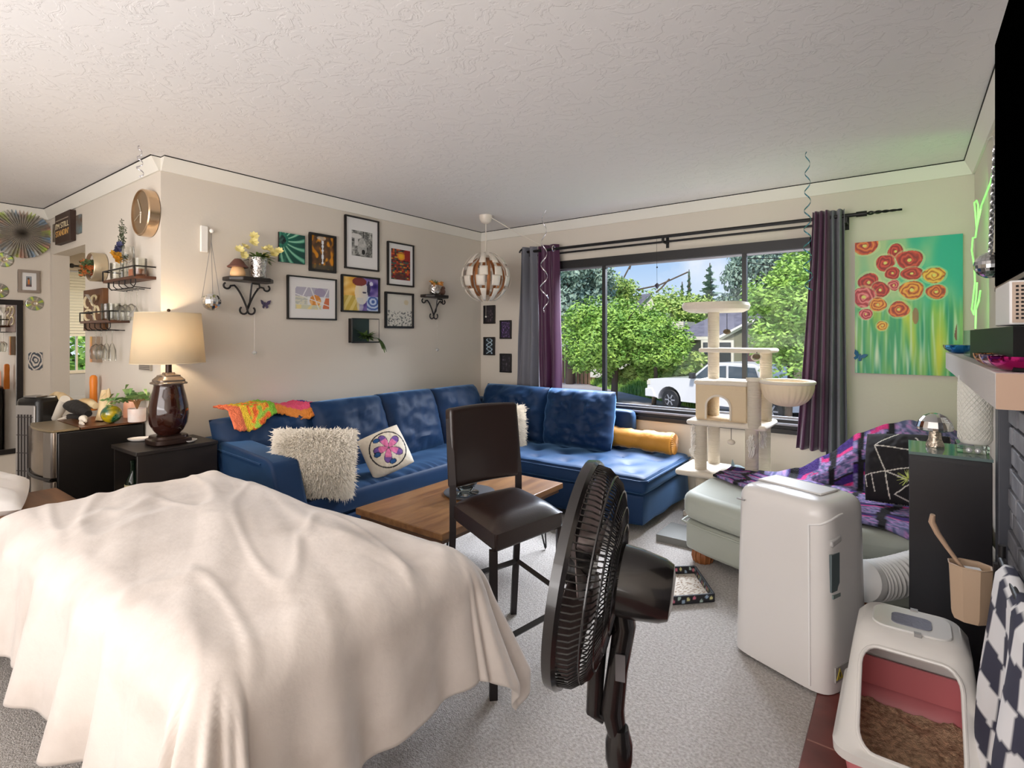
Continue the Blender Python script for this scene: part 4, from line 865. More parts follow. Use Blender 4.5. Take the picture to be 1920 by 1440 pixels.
# blue butterfly stuck below the painting's left edge, dark butterfly near the shelf
def butterfly(name, label, M, s, m):
    mb = MB(); mb.M = M
    for sg in (-1, 1):
        mb.prism([(0, 0), (sg*.5*s, .6*s), (sg*s, .75*s), (sg*.8*s, .1*s), (sg*.45*s, -.1*s), (sg*.6*s, -.5*s), (sg*.3*s, -.7*s), (0, -.15*s)], 0.004, .006, R=rotm(('Y', -sg*18)))
    mb.tube([(0, -.35*s, .006), (0, .4*s, .006)], .004, 6); return tag(mb.build(name, m, flat=True), label, 'wall ornament')
p = at(1611, 668, Y=YB-.04); butterfly('butterfly_ornament', 'small blue butterfly at the bottom left corner of the poppy painting', Matrix.Translation(p) @ rotm(('X', 90), ('Z', -25)).to_4x4(), .045, mat('bfly_blue', (46, 104, 150), .4))
p = at(496, 571, X=XA+.002); butterfly('butterfly_ornament', 'small dark violet butterfly under the mushroom shelf', Matrix.Translation(p) @ Matrix(((0, 0, 1), (1, 0, 0), (0, 1, 0))).to_4x4(), .042, mat('bfly_violet', (74, 62, 92), .4))
# ---- two scroll wall shelves
def scroll_shelf(label, px, py, w, dep_, hgt):
    c = at(px, py, X=XA+dep_/2); th = thing('scroll_wall_shelf', label, 'shelf', (XA, c.y, c.z), 0, 'black scroll wall shelves')
    M = Matrix(((0, 1, 0, XA), (1, 0, 0, c.y), (0, 0, 1, c.z), (0, 0, 0, 1)))       # local: x along the wall, y out of the wall
    mb = MB(); mb.M = M; mb.prism([(-w/2, 0), (w/2, 0), (w/2, dep_*.55), (w*.3, dep_), (-w*.3, dep_), (-w/2, dep_*.55)], -.014, .014); mb.build('board', M_blackw, th, bev=.006)
    for sg in (-1, 1):
        mb = MB(); mb.M = M; pts = []
        for t in range(11): a = -PI*.6+t/10*PI*1.3; pts.append((sg*(w*.42+.018*math.cos(a)-.0), .03, -.042+.020*math.sin(a)))
        pts = [(sg*(w*.44-.022*math.cos(t*.42)), .03, -.045-.020*math.sin(t*.42)) for t in range(10, -1, -1)]
        pts += [(sg*(w*.36-w*.36*(k/8)**.75), .03, -.03-(hgt-.08)*(k/8)**1.35) for k in range(1, 9)]
        cx = -.028; pts += [(sg*(-.026+.026*math.cos(t*.45)), .03, -hgt+.045-.026*math.sin(t*.45)) for t in range(0, 10)]
        mb.tube(pts, .0065, 7); mb.build('scroll_bracket', M_black, th)
    mb = MB(); mb.M = M; mb.tube([(.035, .04, -.02), (.03, dep_*.8, -.03), (.03, dep_*.85, -.055), (.03, dep_*.65, -.06)], .006, 7); mb.tube([(.0, dep_*.55, -.02), (.0, .06, -hgt*.6), (0, .02, -hgt+.05)], .006, 7); mb.build('scroll_bracket', M_black, th)
    return th, M
s1, MS1 = scroll_shelf('black scroll shelf with mushroom and flower pot, nearer the lamp', 471, 525, .31, .16, .25)
s2_, MS2 = scroll_shelf('black scroll shelf with small pot and brown bird, near the corner', 819, 556, .30, .14, .23)
def local_at(M, x, y, z): return M @ Vector((x, y, z))
mu = thing('mushroom_ornament', 'peach mushroom with brown cap on the scroll shelf', 'ornament', local_at(MS1, -.09, .08, .014))
mb = MB(); mb.M = Matrix.Translation(local_at(MS1, -.09, .08, .0145)); mb.lathe([(0, 0), (.04, 0), (.047, .01), (.046, .03), (.036, .06), (.03, .075), (0, .075)]); mb.build('stem', mat('peach', (232, 186, 134), .5), mu)
mb = MB(); mb.M = Matrix.Translation(local_at(MS1, -.09, .08, .0145)); mb.lathe([(0, .068), (.062, .06), (.066, .066), (.05, .08), (.036, .1), (.02, .118), (0, .122)]); mb.build('cap', mat('cap_brown', (104, 66, 56), .5), mu)
M_silver = mat('crushed_silver', (205, 200, 196), .18, 1, bump=(45, .9, .01)); M_yel = mat('petal_yellow', (240, 226, 150), .6); M_stem = mat('stem_green', (96, 120, 58), .6)
fp = thing('flower_pot', 'crumpled silver pot of pale yellow artificial flowers on the scroll shelf', 'flower pot', local_at(MS1, .05, .08, .014))
mb = MB(); mb.M = Matrix.Translation(local_at(MS1, .05, .08, .0145)); mb.lathe([(0, 0), (.052, 0), (.066, .14), (.06, .14), (.05, .02), (0, .02)], n=40); mb.build('pot', M_silver, fp)
rn = random.Random(8); mb = MB(); pb0 = local_at(MS1, .05, .08, .14); st_m = MB(); fronds(st_m, pb0, 70, .13, rn, .5, 1, .010, .9); st_m.build('leaves', M_stem, fp, flat=True)
def bloom(mb, p, r, rn, k=7):
    Rb = Matrix.Rotation(rn.uniform(-.9, .9), 3, 'X') @ Matrix.Rotation(rn.uniform(.3, 1.5), 3, 'Y')
    for j in range(k):
        a = 2*PI*j/k; d = Vector((math.cos(a), math.sin(a), rn.uniform(.2, .7))).normalized(); s_ = d.cross(Vector((0, 0, 1))).normalized(); mb._add([p, p+Rb @ (d*r*.6-s_*r*.35), p+Rb @ (d*r), p+Rb @ (d*r*.6+s_*r*.35)], [(0, 1, 2, 3)])
for dx, dy, dz in ((-.14, .02, .05), (-.06, .05, .11), (-.08, -.02, .08), (.06, .03, .08), (.1, .02, .05), (.12, .05, .07), (.02, .05, .07), (-.03, .0, .16), (.05, 0, .03), (-.1, .0, .02)):
    p = pb0+Vector((dy, dx, dz)); bloom(mb, p, .036, rn, 8); bloom(mb, p+Vector((0, 0, .006)), .022, rn, 6)
mb.build('blossoms', M_yel, fp, flat=True)
gp = thing('flower_pot', 'small silver pot of orange blossoms on the corner scroll shelf', 'flower pot', local_at(MS2, -.03, .07, .014))
mb = MB(); mb.M = Matrix.Translation(local_at(MS2, -.03, .07, .0145)); mb.lathe([(0, 0), (.04, 0), (.055, .03), (.058, .06), (.05, .09), (.045, .09), (.05, .05), (0, .02)]); mb.build('pot', M_silver, gp)
mb = MB(); pq = local_at(MS2, -.03, .07, .1)
for k in range(14): bloom(mb, pq+Vector((rn.uniform(-.04, .04), rn.uniform(-.08, .08), rn.uniform(-.0, .035))), .026, rn, 7)
mb.build('blossoms', mat('petal_orange', (226, 160, 80), .6), gp, flat=True)
mb = MB(); fronds(mb, pq, 14, .07, rn, .2, .5, .007, 1.4); mb.build('leaves', M_stem, gp, flat=True)
bd_ = MB(); bq = local_at(MS2, .075, .07, .0145); bd_.sphere(bq+Vector((0, 0, .035)), .034, 16, (.8, 1, 1)).sphere(bq+Vector((0, .01, .07)), .02, 14).tube([bq+Vector((0, .028, .068)), bq+Vector((0, .045, .064))], [.006, .001], 6).tube([bq+Vector((0, -.02, .03)), bq+Vector((0, -.05, .012))], [.02, .006], 8)
tag(bd_.build('bird_figurine', mat('bird_brown', (112, 80, 68), .5)), 'brown bird figurine at the end of the corner scroll shelf', 'ornament')
# crystals hanging under the shelves
for px, py, ytop, lb, xo in ((477, 662, 590, 'clear crystal on a thread below the mushroom shelf', .05), (820, 656, 590, 'clear crystal on a thread below the corner scroll shelf', .05)):
    p = at(px, py, X=XA+xo); q = at(px, ytop, X=XA+xo); th = thing('hanging_crystal', lb, 'ornament', p, 0, 'hanging crystals'); mb = MB(); mb.M = Matrix.Translation(p); mb.lathe([(0, -.016), (.013, -.006), (.018, .0), (.013, .009), (.004, .016), (0, .016)], n=8); mb.build('crystal', mat('crystal', (225, 225, 225), .05, .4), th, flat=True)
    MB().tube([p+Vector((0, 0, .015)), q], .0006, 4).build('thread', M_silver, th)
# ---- white bracket hook with a hanging mirror-ball planter
p = at(385, 448, X=XA+.02); wb_ = thing('wall_hook', 'white wall bracket and knob left of the picture wall', 'hook', p)
MB().b2(XA+.001, XA+.02, p.y-.026, p.y+.018, p.z-.085, p.z+.085).build('plate', mat('hook_white', (238, 234, 228), .4), wb_, bev=.004)
k_ = at(397, 433, X=XA+.03); MB().sphere(k_, .014).cyl((XA+.001, k_.y, k_.z), k_, .006).build('knob', mat('hook_white', (238, 234, 228), .4), wb_)
M_mirror = mat('mirror_tile', (225, 225, 225), .06, 1)
def discoball(mb, c, r, rows=10, cut=1.0):
    for j in range(rows):
        t0, t1 = PI*j/rows, PI*(j+1)/rows
        if math.cos((t0+t1)/2) > cut: continue
        n = max(5, int(2*rows*math.sin((t0+t1)/2)))
        for i in range(n):
            a0, a1 = 2*PI*i/n, 2*PI*(i+1)/n; g = .06
            P_ = lambda t, a: Vector(c)+Vector((math.sin(t)*math.cos(a), math.sin(t)*math.sin(a), math.cos(t)))*r
            cc = P_((t0+t1)/2, (a0+a1)/2); q = [P_(t0, a0), P_(t0, a1), P_(t1, a1), P_(t1, a0)]; mb._add([cc+(x-cc)*(1-g) for x in q], [(0, 1, 2, 3)])
dp = thing('mirror_ball_planter', 'mirror ball planter with a small succulent hanging from the white hook', 'hanging planter', at(397, 564, X=XA+.09))
c = at(397, 566, X=XA+.09); mb = MB(); discoball(mb, c, .056, 12, .75); mb.build('mirror_ball', M_mirror, dp, flat=True)
MB().sphere(c, .0535, 20, (1, 1, .98)).build('core', mat('grout', (190, 188, 186), .6), dp)
top = at(396, 452, X=XA+.06); 
for k in range(3): a = k*2*PI/3+.5; MB().tube([c+Vector((math.cos(a)*.058, math.sin(a)*.058, .02)), top], .0016, 5).build('chain', mat('chain_grey', (150, 148, 146), .35, .8), dp)
MB().tube([top, top+Vector((-.02, .01, .03)), k_], .0018, 5).build('chain', mat('chain_grey', (150, 148, 146), .35, .8), dp)
mb = MB(); fronds(mb, c+Vector((0, 0, .04)), 26, .06, rn, .5, 1, .005, .4); mb.build('succulent', mat('succulent', (150, 160, 110), .6), dp, flat=True)

# ================================================================ PENDANT LAMP
pc = at(910, 520, Y=3.75); pt = at(911, 400, Y=3.75); pc = Vector((pt.x, 3.75, pc.z)); R0 = .172
# the lamp's radius follows its pixel width of about 90 px
R0 = 45/1000*(-pc.x*sn+pc.y*cs)
pn = thing('pendant_lamp', 'white exploding-globe pendant lamp with copper inner panels in the corner', 'pendant lamp', (pc.x, pc.y, ZC))
M_pw = mat('pendant_white', (226, 216, 202), .4); M_cop = mat('pendant_copper', (196, 132, 84), .35, .6)
mb = MB(); mb.M = Matrix.Translation((pc.x, pc.y, ZC)); mb.lathe([(0, -.075), (.02, -.075), (.045, -.06), (.058, -.03), (.062, 0), (0, 0)]); mb.build('ceiling_cup', M_pw, pn)
MB().tube([(pc.x, pc.y, ZC-.07), (pc.x, pc.y, pc.z+R0*.5)], .004, 8).build('cord', M_pw, pn)
MB().tube([(pc.x+.05, pc.y, ZC-.02), (pc.x+.2, pc.y+.15, ZC-.14), (pc.x+.33, pc.y+.4, zr+.03)], .003, 6).build('side_cord', M_pw, pn)
def petal(a, t0, t1, w0, w1, r, zz=0):
    mb = MB(); 
    def fn(u, v):
        t = t0+(t1-t0)*v; w_ = w0+(w1-w0)*v; aa = a+(u-.5)*w_/max(.22, math.sin(t)); return pc+Vector((math.sin(t)*math.cos(aa), math.sin(t)*math.sin(aa), math.cos(t)))*r+Vector((0, 0, zz))
    mb.grid(fn, 5, 7); return mb
for k in range(10):
    a = k*2*PI/10+.2
    petal(a, .36, 1.10, .10, .27, R0*1.0, .012).build('top_petal', M_pw, pn, solid=.003)
    petal(a+.08, 1.20, 1.58, .32, .36, R0*1.02).build('middle_panel', M_pw, pn, solid=.003); petal(a-.04, 1.57, 1.98, .36, .32, R0*1.05).build('middle_panel', M_pw, pn, solid=.003)
    petal(a+.05, 2.06, 2.8, .27, .09, R0*1.0, -.012).build('bottom_petal', M_pw, pn, solid=.003)
    petal(a+.31, .5, 2.65, .16, .16, R0*.86).build('copper_rib', M_cop, pn, solid=.003)
MB().sphere(pc, .045).cyl(pc+Vector((0, 0, .04)), pc+Vector((0, 0, .09)), .02).build('bulb', mat('bulb_off', (236, 232, 224), .3), pn)
MB().tube([pc-Vector((0, 0, R0)), pc-Vector((0, 0, R0+.13))], .001, 4).sphere(pc-Vector((0, 0, R0+.14)), .008, 10).build('pull_cord', M_pw, pn)
# ---- curling ribbons hanging from the ceiling
def ribbon(name, label, px, yt, yb, Y, w_, amp, m, turns, tail=0, seed=0):
    top = at(px, yt, Z=ZC); top = Vector((top.x, top.y, ZC)); d = -top.x*sn+top.y*cs; zb = H-(yb-HY)/1000*d
    mb = MB(); n = 90; L_ = ZC-zb
    def fn(u, v):
        a = v*turns*2*PI+seed; am = amp*(.45+.55*v); p = top+Vector((am*math.cos(a)+tail*max(0, v-.85)**1.2*6*cs, am*math.sin(a)+tail*max(0, v-.85)**1.2*6*sn, -L_*v)); return p+Vector((0, 0, (u-.5)*w_))
    mb.grid(fn, 3, n); return tag(mb.build(name, m, solid=.0008, sharp=180), label, 'ceiling decoration', 'curled foil streamers')
M_foil = mat('foil_silver', (225, 222, 230), .2, .9); M_foilb = mat('foil_teal', (90, 150, 165), .2, .8)
ribbon('foil_streamer', 'silver curled streamer in front of the left purple curtain', 1020, 392, 585, 3.9, .015, .038, M_foil, 4.5, .06, 1)
ribbon('foil_streamer', 'teal curled streamer in front of the right purple curtain', 1514, 283, 545, 3.9, .010, .026, M_foilb, 7.5, .03, 2)
ribbon('foil_streamer', 'short clear curled streamer near the wall clock', 262, 272, 330, 1.2, .008, .02, M_foil, 3, 0, 3)
# crystal in the window
p = at(1232, 535, Y=YB-.1); th = thing('hanging_crystal', 'diamond-shaped crystal hanging in the middle window pane', 'ornament', p, 0, 'hanging crystals')
mb = MB(); mb.M = Matrix.Translation(p); mb.lathe([(0, -.035), (.026, 0), (0, .022)], n=6); mb.build('crystal', mat('smoke_crystal', (90, 84, 90), .05, .5), th, flat=True); MB().tube([p+Vector((0, 0, .02)), Vector((p.x, yr, zr-.012))], .0012, 4).sphere(p+Vector((0, 0, .15)), .007, 8).build('thread', M_dark, th)
# ================================================================ FIREPLACE SIDE
fx = .275        # brick face
struct('hearth', MB().b2(-.27, fx, -.6, 2.33, 0, .012), mat('hearth_tile', (124, 62, 54), .35, var=((92, 42, 38), 5)), bev=.003)
hg = MB()
for y in (.2, .5, .8, 1.1, 1.4, 1.7, 2.0): hg.b2(-.265, fx, y-.003, y+.003, .0118, .0128)
for x in (0.0,): hg.b2(x-.003, x+.003, -.6, 2.32, .0118, .0128)
struct('hearth_joint', hg, mat('grout_red', (150, 110, 100), .8))
MTZ = 1.262; mt_y0, mt_y1 = 1.66, 3.62
mant = struct('mantel', MB().b2(.165, XD, mt_y0, mt_y1, MTZ-.085, MTZ), mat('mantel_wood', (206, 200, 196), .6, bump=(30, .25, .01), stretch=(20, 1, 20)), bev=.003)
tag(MB().b2(.166, XD, mt_y0-.003, mt_y0, MTZ-.084, MTZ-.001).build('end_face', mat('mantel_end_shade', (176, 146, 124), .5), mant), kind=None)  # brown coat puts the shade of the whitewashed beam's end into its colour
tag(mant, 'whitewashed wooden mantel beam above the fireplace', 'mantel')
M_brick = mat('brick_grey', (146, 146, 152), .55, var=((108, 108, 114), 7), bump=(24, .5, .01)); M_mort = mat('brick_mortar', (34, 32, 36), .9)
fpz = thing('fireplace', 'grey painted brick fireplace with dark side post under the mantel', 'fireplace', (.3, 1.6, 0))
MB().b2(fx+.012, XD-.003, .2, 2.5, 0.0, MTZ-.088).build('backing', M_mort, fpz)
bk = MB(); rn = random.Random(2); z = .70; row = 0
while z < MTZ-.09:
    y = .25-(.11 if row % 2 else 0)
    while y < 2.46:
        y0, y1 = max(.25, y), min(2.455, y+.205)
        if y1-y0 > .03: dxx = rn.uniform(0, .008); bk.b2(fx-.0+dxx, fx+.03, y0+.005, y1-.005, z+.005, min(z+.066, MTZ-.09)-.004)
        y += .215
    z += .07; row += 1
for zz in np.arange(.0, .70, .07):
    for y in (2.15, 2.36): bk.b2(fx, fx+.03, y-.095, y+.095 if y < 2.3 else 2.455, zz+.005, zz+.062)
bk.build('bricks', M_brick, fpz, bev=.003)
MB().b2(fx-.022, XD-.003, 2.47, 2.545, 0, MTZ-.088).build('side_post', mat('post_grey', (66, 68, 76), .4), fpz, bev=.003)
MB().b2(fx+.013, fx+.02, .6, 2.05, .02, .70).build('firebox_opening', mat('soot', (10, 10, 11), .9), fpz)
# tv
tvx = .232; ty1 = 2.335; tz0, tz1 = 1.492, 2.30
tv = thing('television', 'large black flat television mounted above the mantel', 'television', (tvx, 1.65, 1.9))
MB().b2(tvx, tvx+.03, .88, ty1, tz0, tz1).build('housing', mat('tv_black', (8, 8, 9), .4, spec=0), tv, bev=.003)
MB().b2(tvx-.0015, tvx, .89, ty1-.008, tz0+.018, tz1-.008).build('screen', mat('tv_screen', (1, 1, 1), .9, spec=0), tv)
MB().b2(tvx-.002, tvx+.012, .88, ty1, tz0, tz0+.012).build('bezel_strip', mat('tv_bezel', (120, 120, 124), .3, .6), tv)
MB().b2(tvx+.03, XD, 1.4, 1.8, 1.7, 2.1).build('wall_mount', M_blackm, tv)
MB().b2(.30, .315, 2.38, 2.95, 1.44, 2.02).build('dummy', M_black) if False else None
# black board behind the mirror ball, right of the green light
tag(MB()._add([(XD-.012, 2.5, 1.40), (XD-.012, 3.10, 1.40), (XD-.012, 3.10, 1.98), (XD-.012, 2.5, 2.16), (XD-.002, 2.5, 1.40), (XD-.002, 3.10, 1.40), (XD-.002, 3.10, 1.98), (XD-.002, 2.5, 2.16)], [(0, 1, 2, 3), (7, 6, 5, 4), (0, 4, 5, 1), (1, 5, 6, 2), (2, 6, 7, 3), (3, 7, 4, 0)]).build('wall_panel', M_black), 'black wall panel behind the hanging mirror ball', 'wall decoration')
# neon rope
M_neon = mat('neon_green', (210, 255, 190), .5, emit=((120, 255, 100), .8))
ne = MB(); seg = [(1864, 312), (1858, 340), (1848, 366), (1840, 385), (1836, 405), (1831, 428), (1829, 400), (1827, 380), (1831, 376), (1834, 384), (1834, 410), (1831, 430), (1829, 445), (1824, 446), (1822, 470), (1827, 500), (1828, 530), (1824, 565), (1822, 580), (1826, 590), (1830, 560), (1832, 530)]
ne.tube([at(a, b, X=XD-.03+.004*math.sin(i)) for i, (a, b) in enumerate(seg)], .004, 8)
ne.tube([at(a, b, X=XD-.04) for a, b in ((1838, 545), (1835, 565), (1830, 580), (1829, 616))], .004, 8)
tag(ne.build('neon_rope_light', M_neon), 'green glowing rope light looped down the corner beside the television', 'light')
light('neon_glow', 'AREA', (.29, 3.65, 1.75), 1.5, (130, 255, 110), (-.1, 4.38, 1.7), shape='RECTANGLE', size=.25, size_y=.9)
# mirror ball on a chain
c = at(1857, 497, X=.28); mbt = thing('mirror_ball', 'mirror ball hanging on a double chain beside the television edge', 'mirror ball', c)
mb = MB(); rr_ = .055; discoball(mb, c, rr_, 12); mb.build('mirror_tiles', M_mirror, mbt, flat=True); MB().sphere(c, rr_*.97, 20).build('core', mat('grout', (190, 188, 186), .6), mbt)
M_chain = mat('chain_silver', (190, 190, 192), .25, .9)
def chain(mb, a, b, link=.016, r=.0022):
    L_ = (b-a).length; n = int(L_/(link*.75)); d = (b-a).normalized(); s_ = d.orthogonal().normalized(); t_ = d.cross(s_)
    for i in range(n):
        p = a.lerp(b, (i+.5)/n); w_ = s_ if i % 2 else t_; mb.tube([p+d*link*.5*math.cos(k*PI/4)+w_*link*.3*math.sin(k*PI/4) for k in range(8)], r, 4, closed=True)
mb = MB(); ct_ = at(1866, 275, X=.28); chain(mb, c+Vector((0, -.008, rr_)), ct_+Vector((0, -.01, 0)), .022, .003); chain(mb, c+Vector((0, .012, rr_)), ct_+Vector((0, .016, 0)), .022, .003); mb.build('chain', M_chain, mbt)
MB().tube([ct_, at(1862, 255, X=.31), at(1850, 262, X=XD)], .003, 6).build('hook', M_trim, mbt)
# ---- things on the mantel
q0 = at(1845, 560, X=.20)
sp = thing('speaker', 'white box speaker with perforated beige front on the black sound bar', 'speaker', (.26, 2.0, 1.42))
sy0, sy1 = 1.80, 2.02; sxx0 = .198
# the grille faces the camera side, the plain white side faces the room
s0, s1p = at(1844, 612, Y=2.0), at(1876, 612, Y=1.83)
MB().b2(.205, .325, 1.80, 2.06, 1.375, 1.485).build('housing', mat('speaker_white', (232, 230, 228), .4), sp, bev=.004)
MB().b2(.210, .322, 1.797, 1.80, 1.38, 1.48).build('grille', mat('speaker_beige', (188, 166, 148), .5), sp)
mb = MB()
for i in range(11):
    for j in range(9): mb.b2(.2165+i*.0095, .2165+i*.0095+.005, 1.7955, 1.797, 1.389+j*.0098, 1.389+j*.0098+.005)
mb.build('grille_holes', M_dark, sp, flat=True)
bar = thing('glass_cabinet_box', 'long black glossy box with clear glass end on the mantel', 'box', (.26, 2.3, MTZ))
MB().b2(.20, .33, 1.70, 2.75, MTZ+.0015, MTZ+.108).build('housing', mat('gloss_black', (14, 12, 12), .4, spec=.1), bar)
MB().b2(.20, .33, 2.752, 3.05, MTZ+.0015, MTZ+.108).build('glass_end', glassy('green_glass', (225, 240, 235), .02, fr=.3), bar)
def metal_bowl(mb, c, r, h, lobes=5, wave=.004):
    c = Vector(c); nU, nV = 60, 14
    def fn(u, v):
        if v < .55: t = v/.55; rr = r*(.42+.58*math.sin(t*PI/2)); z = h*(t**1.6)
        else: t = (v-.55)/.45; rr = r*.965*(.40+.60*math.cos(t*PI/2)) if t < .999 else .0; z = h-(h-.004)*(math.sin(t*PI/2))**.8
        return c+Vector((rr*math.cos(2*PI*u)*(1+wave/r*math.cos(2*PI*u*lobes)), rr*math.sin(2*PI*u)*(1+wave/r*math.cos(2*PI*u*lobes)), z))
    mb.grid(fn, nU, nV, closeu=True)
    base = [fn(i/nU, 0) for i in range(nU)]; mb._add(base, [tuple(range(nU))]); return mb
bw = MB(); metal_bowl(bw, (.235, 1.745, MTZ+.001), .052, .032, 3, .0); 
# three metallic bowls near the mantel end and two small ones at its far end
for lb, x, y, r, h, col in (('magenta metallic bowl at the front end of the mantel', .222, 1.745, .062, .036, (190, 40, 120)), ('silver-pink metallic bowl behind the magenta one on the mantel', .216, 1.885, .06, .036, (214, 180, 190)), ('orange-gold metallic bowl, farthest of the three mantel bowls', .214, 2.02, .06, .036, (220, 160, 110)), ('blue metallic bowl near the far end of the mantel', .21, 3.35, .06, .04, (50, 130, 190)), ('gold metallic bowl at the far tip of the mantel', .205, 3.5, .055, .04, (200, 196, 130))):
    mb = MB(); metal_bowl(mb, (x, y, MTZ+.0015), r, h, 6, .002); tag(mb.build('metal_bowl', mat('bowl_%d' % col[0], col, .12, .95), sharp=60), lb, 'bowl', 'metallic bowls on the mantel')
# ---- black tower cabinet with glass top, white lattice vase, mirror mushroom
cz = .90; cab = thing('tower_cabinet', 'narrow tall black cabinet between the fireplace and the lounge', 'cabinet', (.13, 2.72, 0))
MB().b2(.008, .25, 2.585, 2.86, 0, cz-.012).build('carcass', mat('black_laminate', (28, 27, 30), .35), cab, bev=.002)
MB().b2(.006, .252, 2.58, 2.862, cz-.011, cz).build('glass_top', mat('glass_top', (120, 140, 138), .06, trans=.3), cab)
MB().b2(.010, .248, 2.583, 2.585, .02, cz-.03).build('door', mat('black_laminate2', (32, 30, 33), .3), cab)
vz = MB(); vz.M = Matrix.Translation((.212, 2.72, cz+.0335)); vz.lathe([(0, 0), (.043, 0), (.05, .012), (.051, .24), (.05, .26), (0, .26)], n=40)
vs_t = thing('lattice_table_lamp', 'white lattice-textured cylinder on a clear base under the mantel', 'vase', (.212, 2.72, cz))
M_lat = mat('lattice_white', (228, 226, 216), .4)
vz.build('cylinder', M_lat, vs_t)
lt = MB()
for k in range(22):
    for sg in (-1, 1): lt.tube([(.212+.0515*math.cos(2*PI*k/22+sg*t*.16), 2.72+.0515*math.sin(2*PI*k/22+sg*t*.16), cz+.05+t*.0115) for t in range(20)], .0016, 4)
lt.build('lattice', M_lat, vs_t)
MB().b2(.155, .25, 2.665, 2.775, cz+.001, cz+.033).build('glass_base', glassy('clear_glass', (240, 246, 244), .12), vs_t, bev=.003)
MB().sphere((.19, 2.65, cz+.015), .010, 12).sphere((.215, 2.65, cz+.015), .010, 12).build('glass_bead', mat('crystal', (225, 225, 225), .05, .4), vs_t)
mo = thing('mirror_mushroom', 'mirror-tiled mushroom ornament on the glass cabinet top', 'ornament', (.075, 2.72, cz))
pm = at(1753, 838, Z=cz); c = Vector((pm.x, pm.y, cz+.001)); mb = MB(); mb.M = Matrix.Translation(c); mb.lathe([(0, 0), (.030, 0), (.031, .008), (.022, .03), (.019, .06), (.02, .085), (0, .085)], n=18); mb.build('stem', mat('stem_mirror', (205, 190, 172), .12, .9, bump=(70, .8, .01)), mo)
mb = MB(); mb.M = Matrix.Translation(c+Vector((0, 0, .068))); mb.lathe([(.0, .0), (.045, -.004), (.058, .002), (.060, .012), (.053, .036), (.038, .055), (.018, .066), (0, .069)], n=22); mb.build('cap', M_mirror, mo, flat=True)
# ---- sage green chaise with arched back
M_sage = mat('sage_fabric', (172, 176, 164), .6, sheen=.3, bump=(12, .15, .01)); ch = thing('chaise_lounge', 'sage green chaise lounge with arched back in the right corner', 'chaise', (-.4, 3.4, 0))
out_ = [(-1.09, 3.20), (-.95, 3.12), (-.73, 3.03), (-.5, 2.985), (-.25, 3.01), (0.0, 3.06), (.27, 3.12), (.30, 3.3), (.30, 3.95), (-.9, 3.95), (-1.02, 3.85), (-1.07, 3.6)]
def inset(poly, d):
    cx = sum(p[0] for p in poly)/len(poly); cy = sum(p[1] for p in poly)/len(poly); r = []
    for x, y in poly: l = math.hypot(x-cx, y-cy); r.append((x-(x-cx)/l*d, y-(y-cy)/l*d))
    return r
MB().prism(inset(out_, .02), .075, .245).build('base', M_sage, ch, bev=.02, seg=3)
MB().prism(inset(out_, .0), .25, .415).build('seat_cushion', M_sage, ch, bev=.055, seg=5)
MB().tube([(x, y, .235) for x, y in out_], .006, 6, closed=True).build('piping', M_sage, ch)
for x, y in ((-.98, 3.24), (-.1, 3.12), (-.92, 3.8), (.2, 3.85)):
    mb = MB(); mb.M = Matrix.Translation((x, y, 0)); mb.lathe([(0, 0), (.045, 0), (.056, .02), (.058, .05), (.05, .076), (0, .076)], n=24)
    for k in range(12): a = k*PI/6; mb.tube([(.05*math.cos(a), .05*math.sin(a), .005), (.06*math.cos(a), .06*math.sin(a), .04), (.052*math.cos(a), .052*math.sin(a), .075)], .007, 5)
    mb.build('bun_foot', mat('foot_wood', (150, 92, 50), .45), ch)
BKN = [(-.72, .42), (-.56, .47), (-.40, .58), (-.236, .73), (-.1, .80), (.02, .835), (.15, .82), (.29, .77)]
def bkh(x):
    for (xa, ha), (xb, hb) in zip(BKN, BKN[1:]):
        if x <= xb: t = max(0, (x-xa)/(xb-xa)); t = t*t*(3-2*t)*.4+t*.6; return ha+(hb-ha)*t
    return BKN[-1][1]
xs = [-.72+1.01*i/30 for i in range(31)]
mb = MB(); vs_ = []
for x in xs:
    h = bkh(x)
    for y, z in ((3.80, .25), (3.83, h-.05), (3.87, h-.01), (3.92, h), (3.97, h-.03), (3.98, .1)): vs_.append((x, y, z))
mb._add(vs_, [(i*6+j, (i+1)*6+j, (i+1)*6+j+1, i*6+j+1) for i in range(30) for j in range(5)]+[tuple(range(6)), tuple(180+j for j in range(5, -1, -1))]); mb.build('arched_back', M_sage, ch, sharp=70)
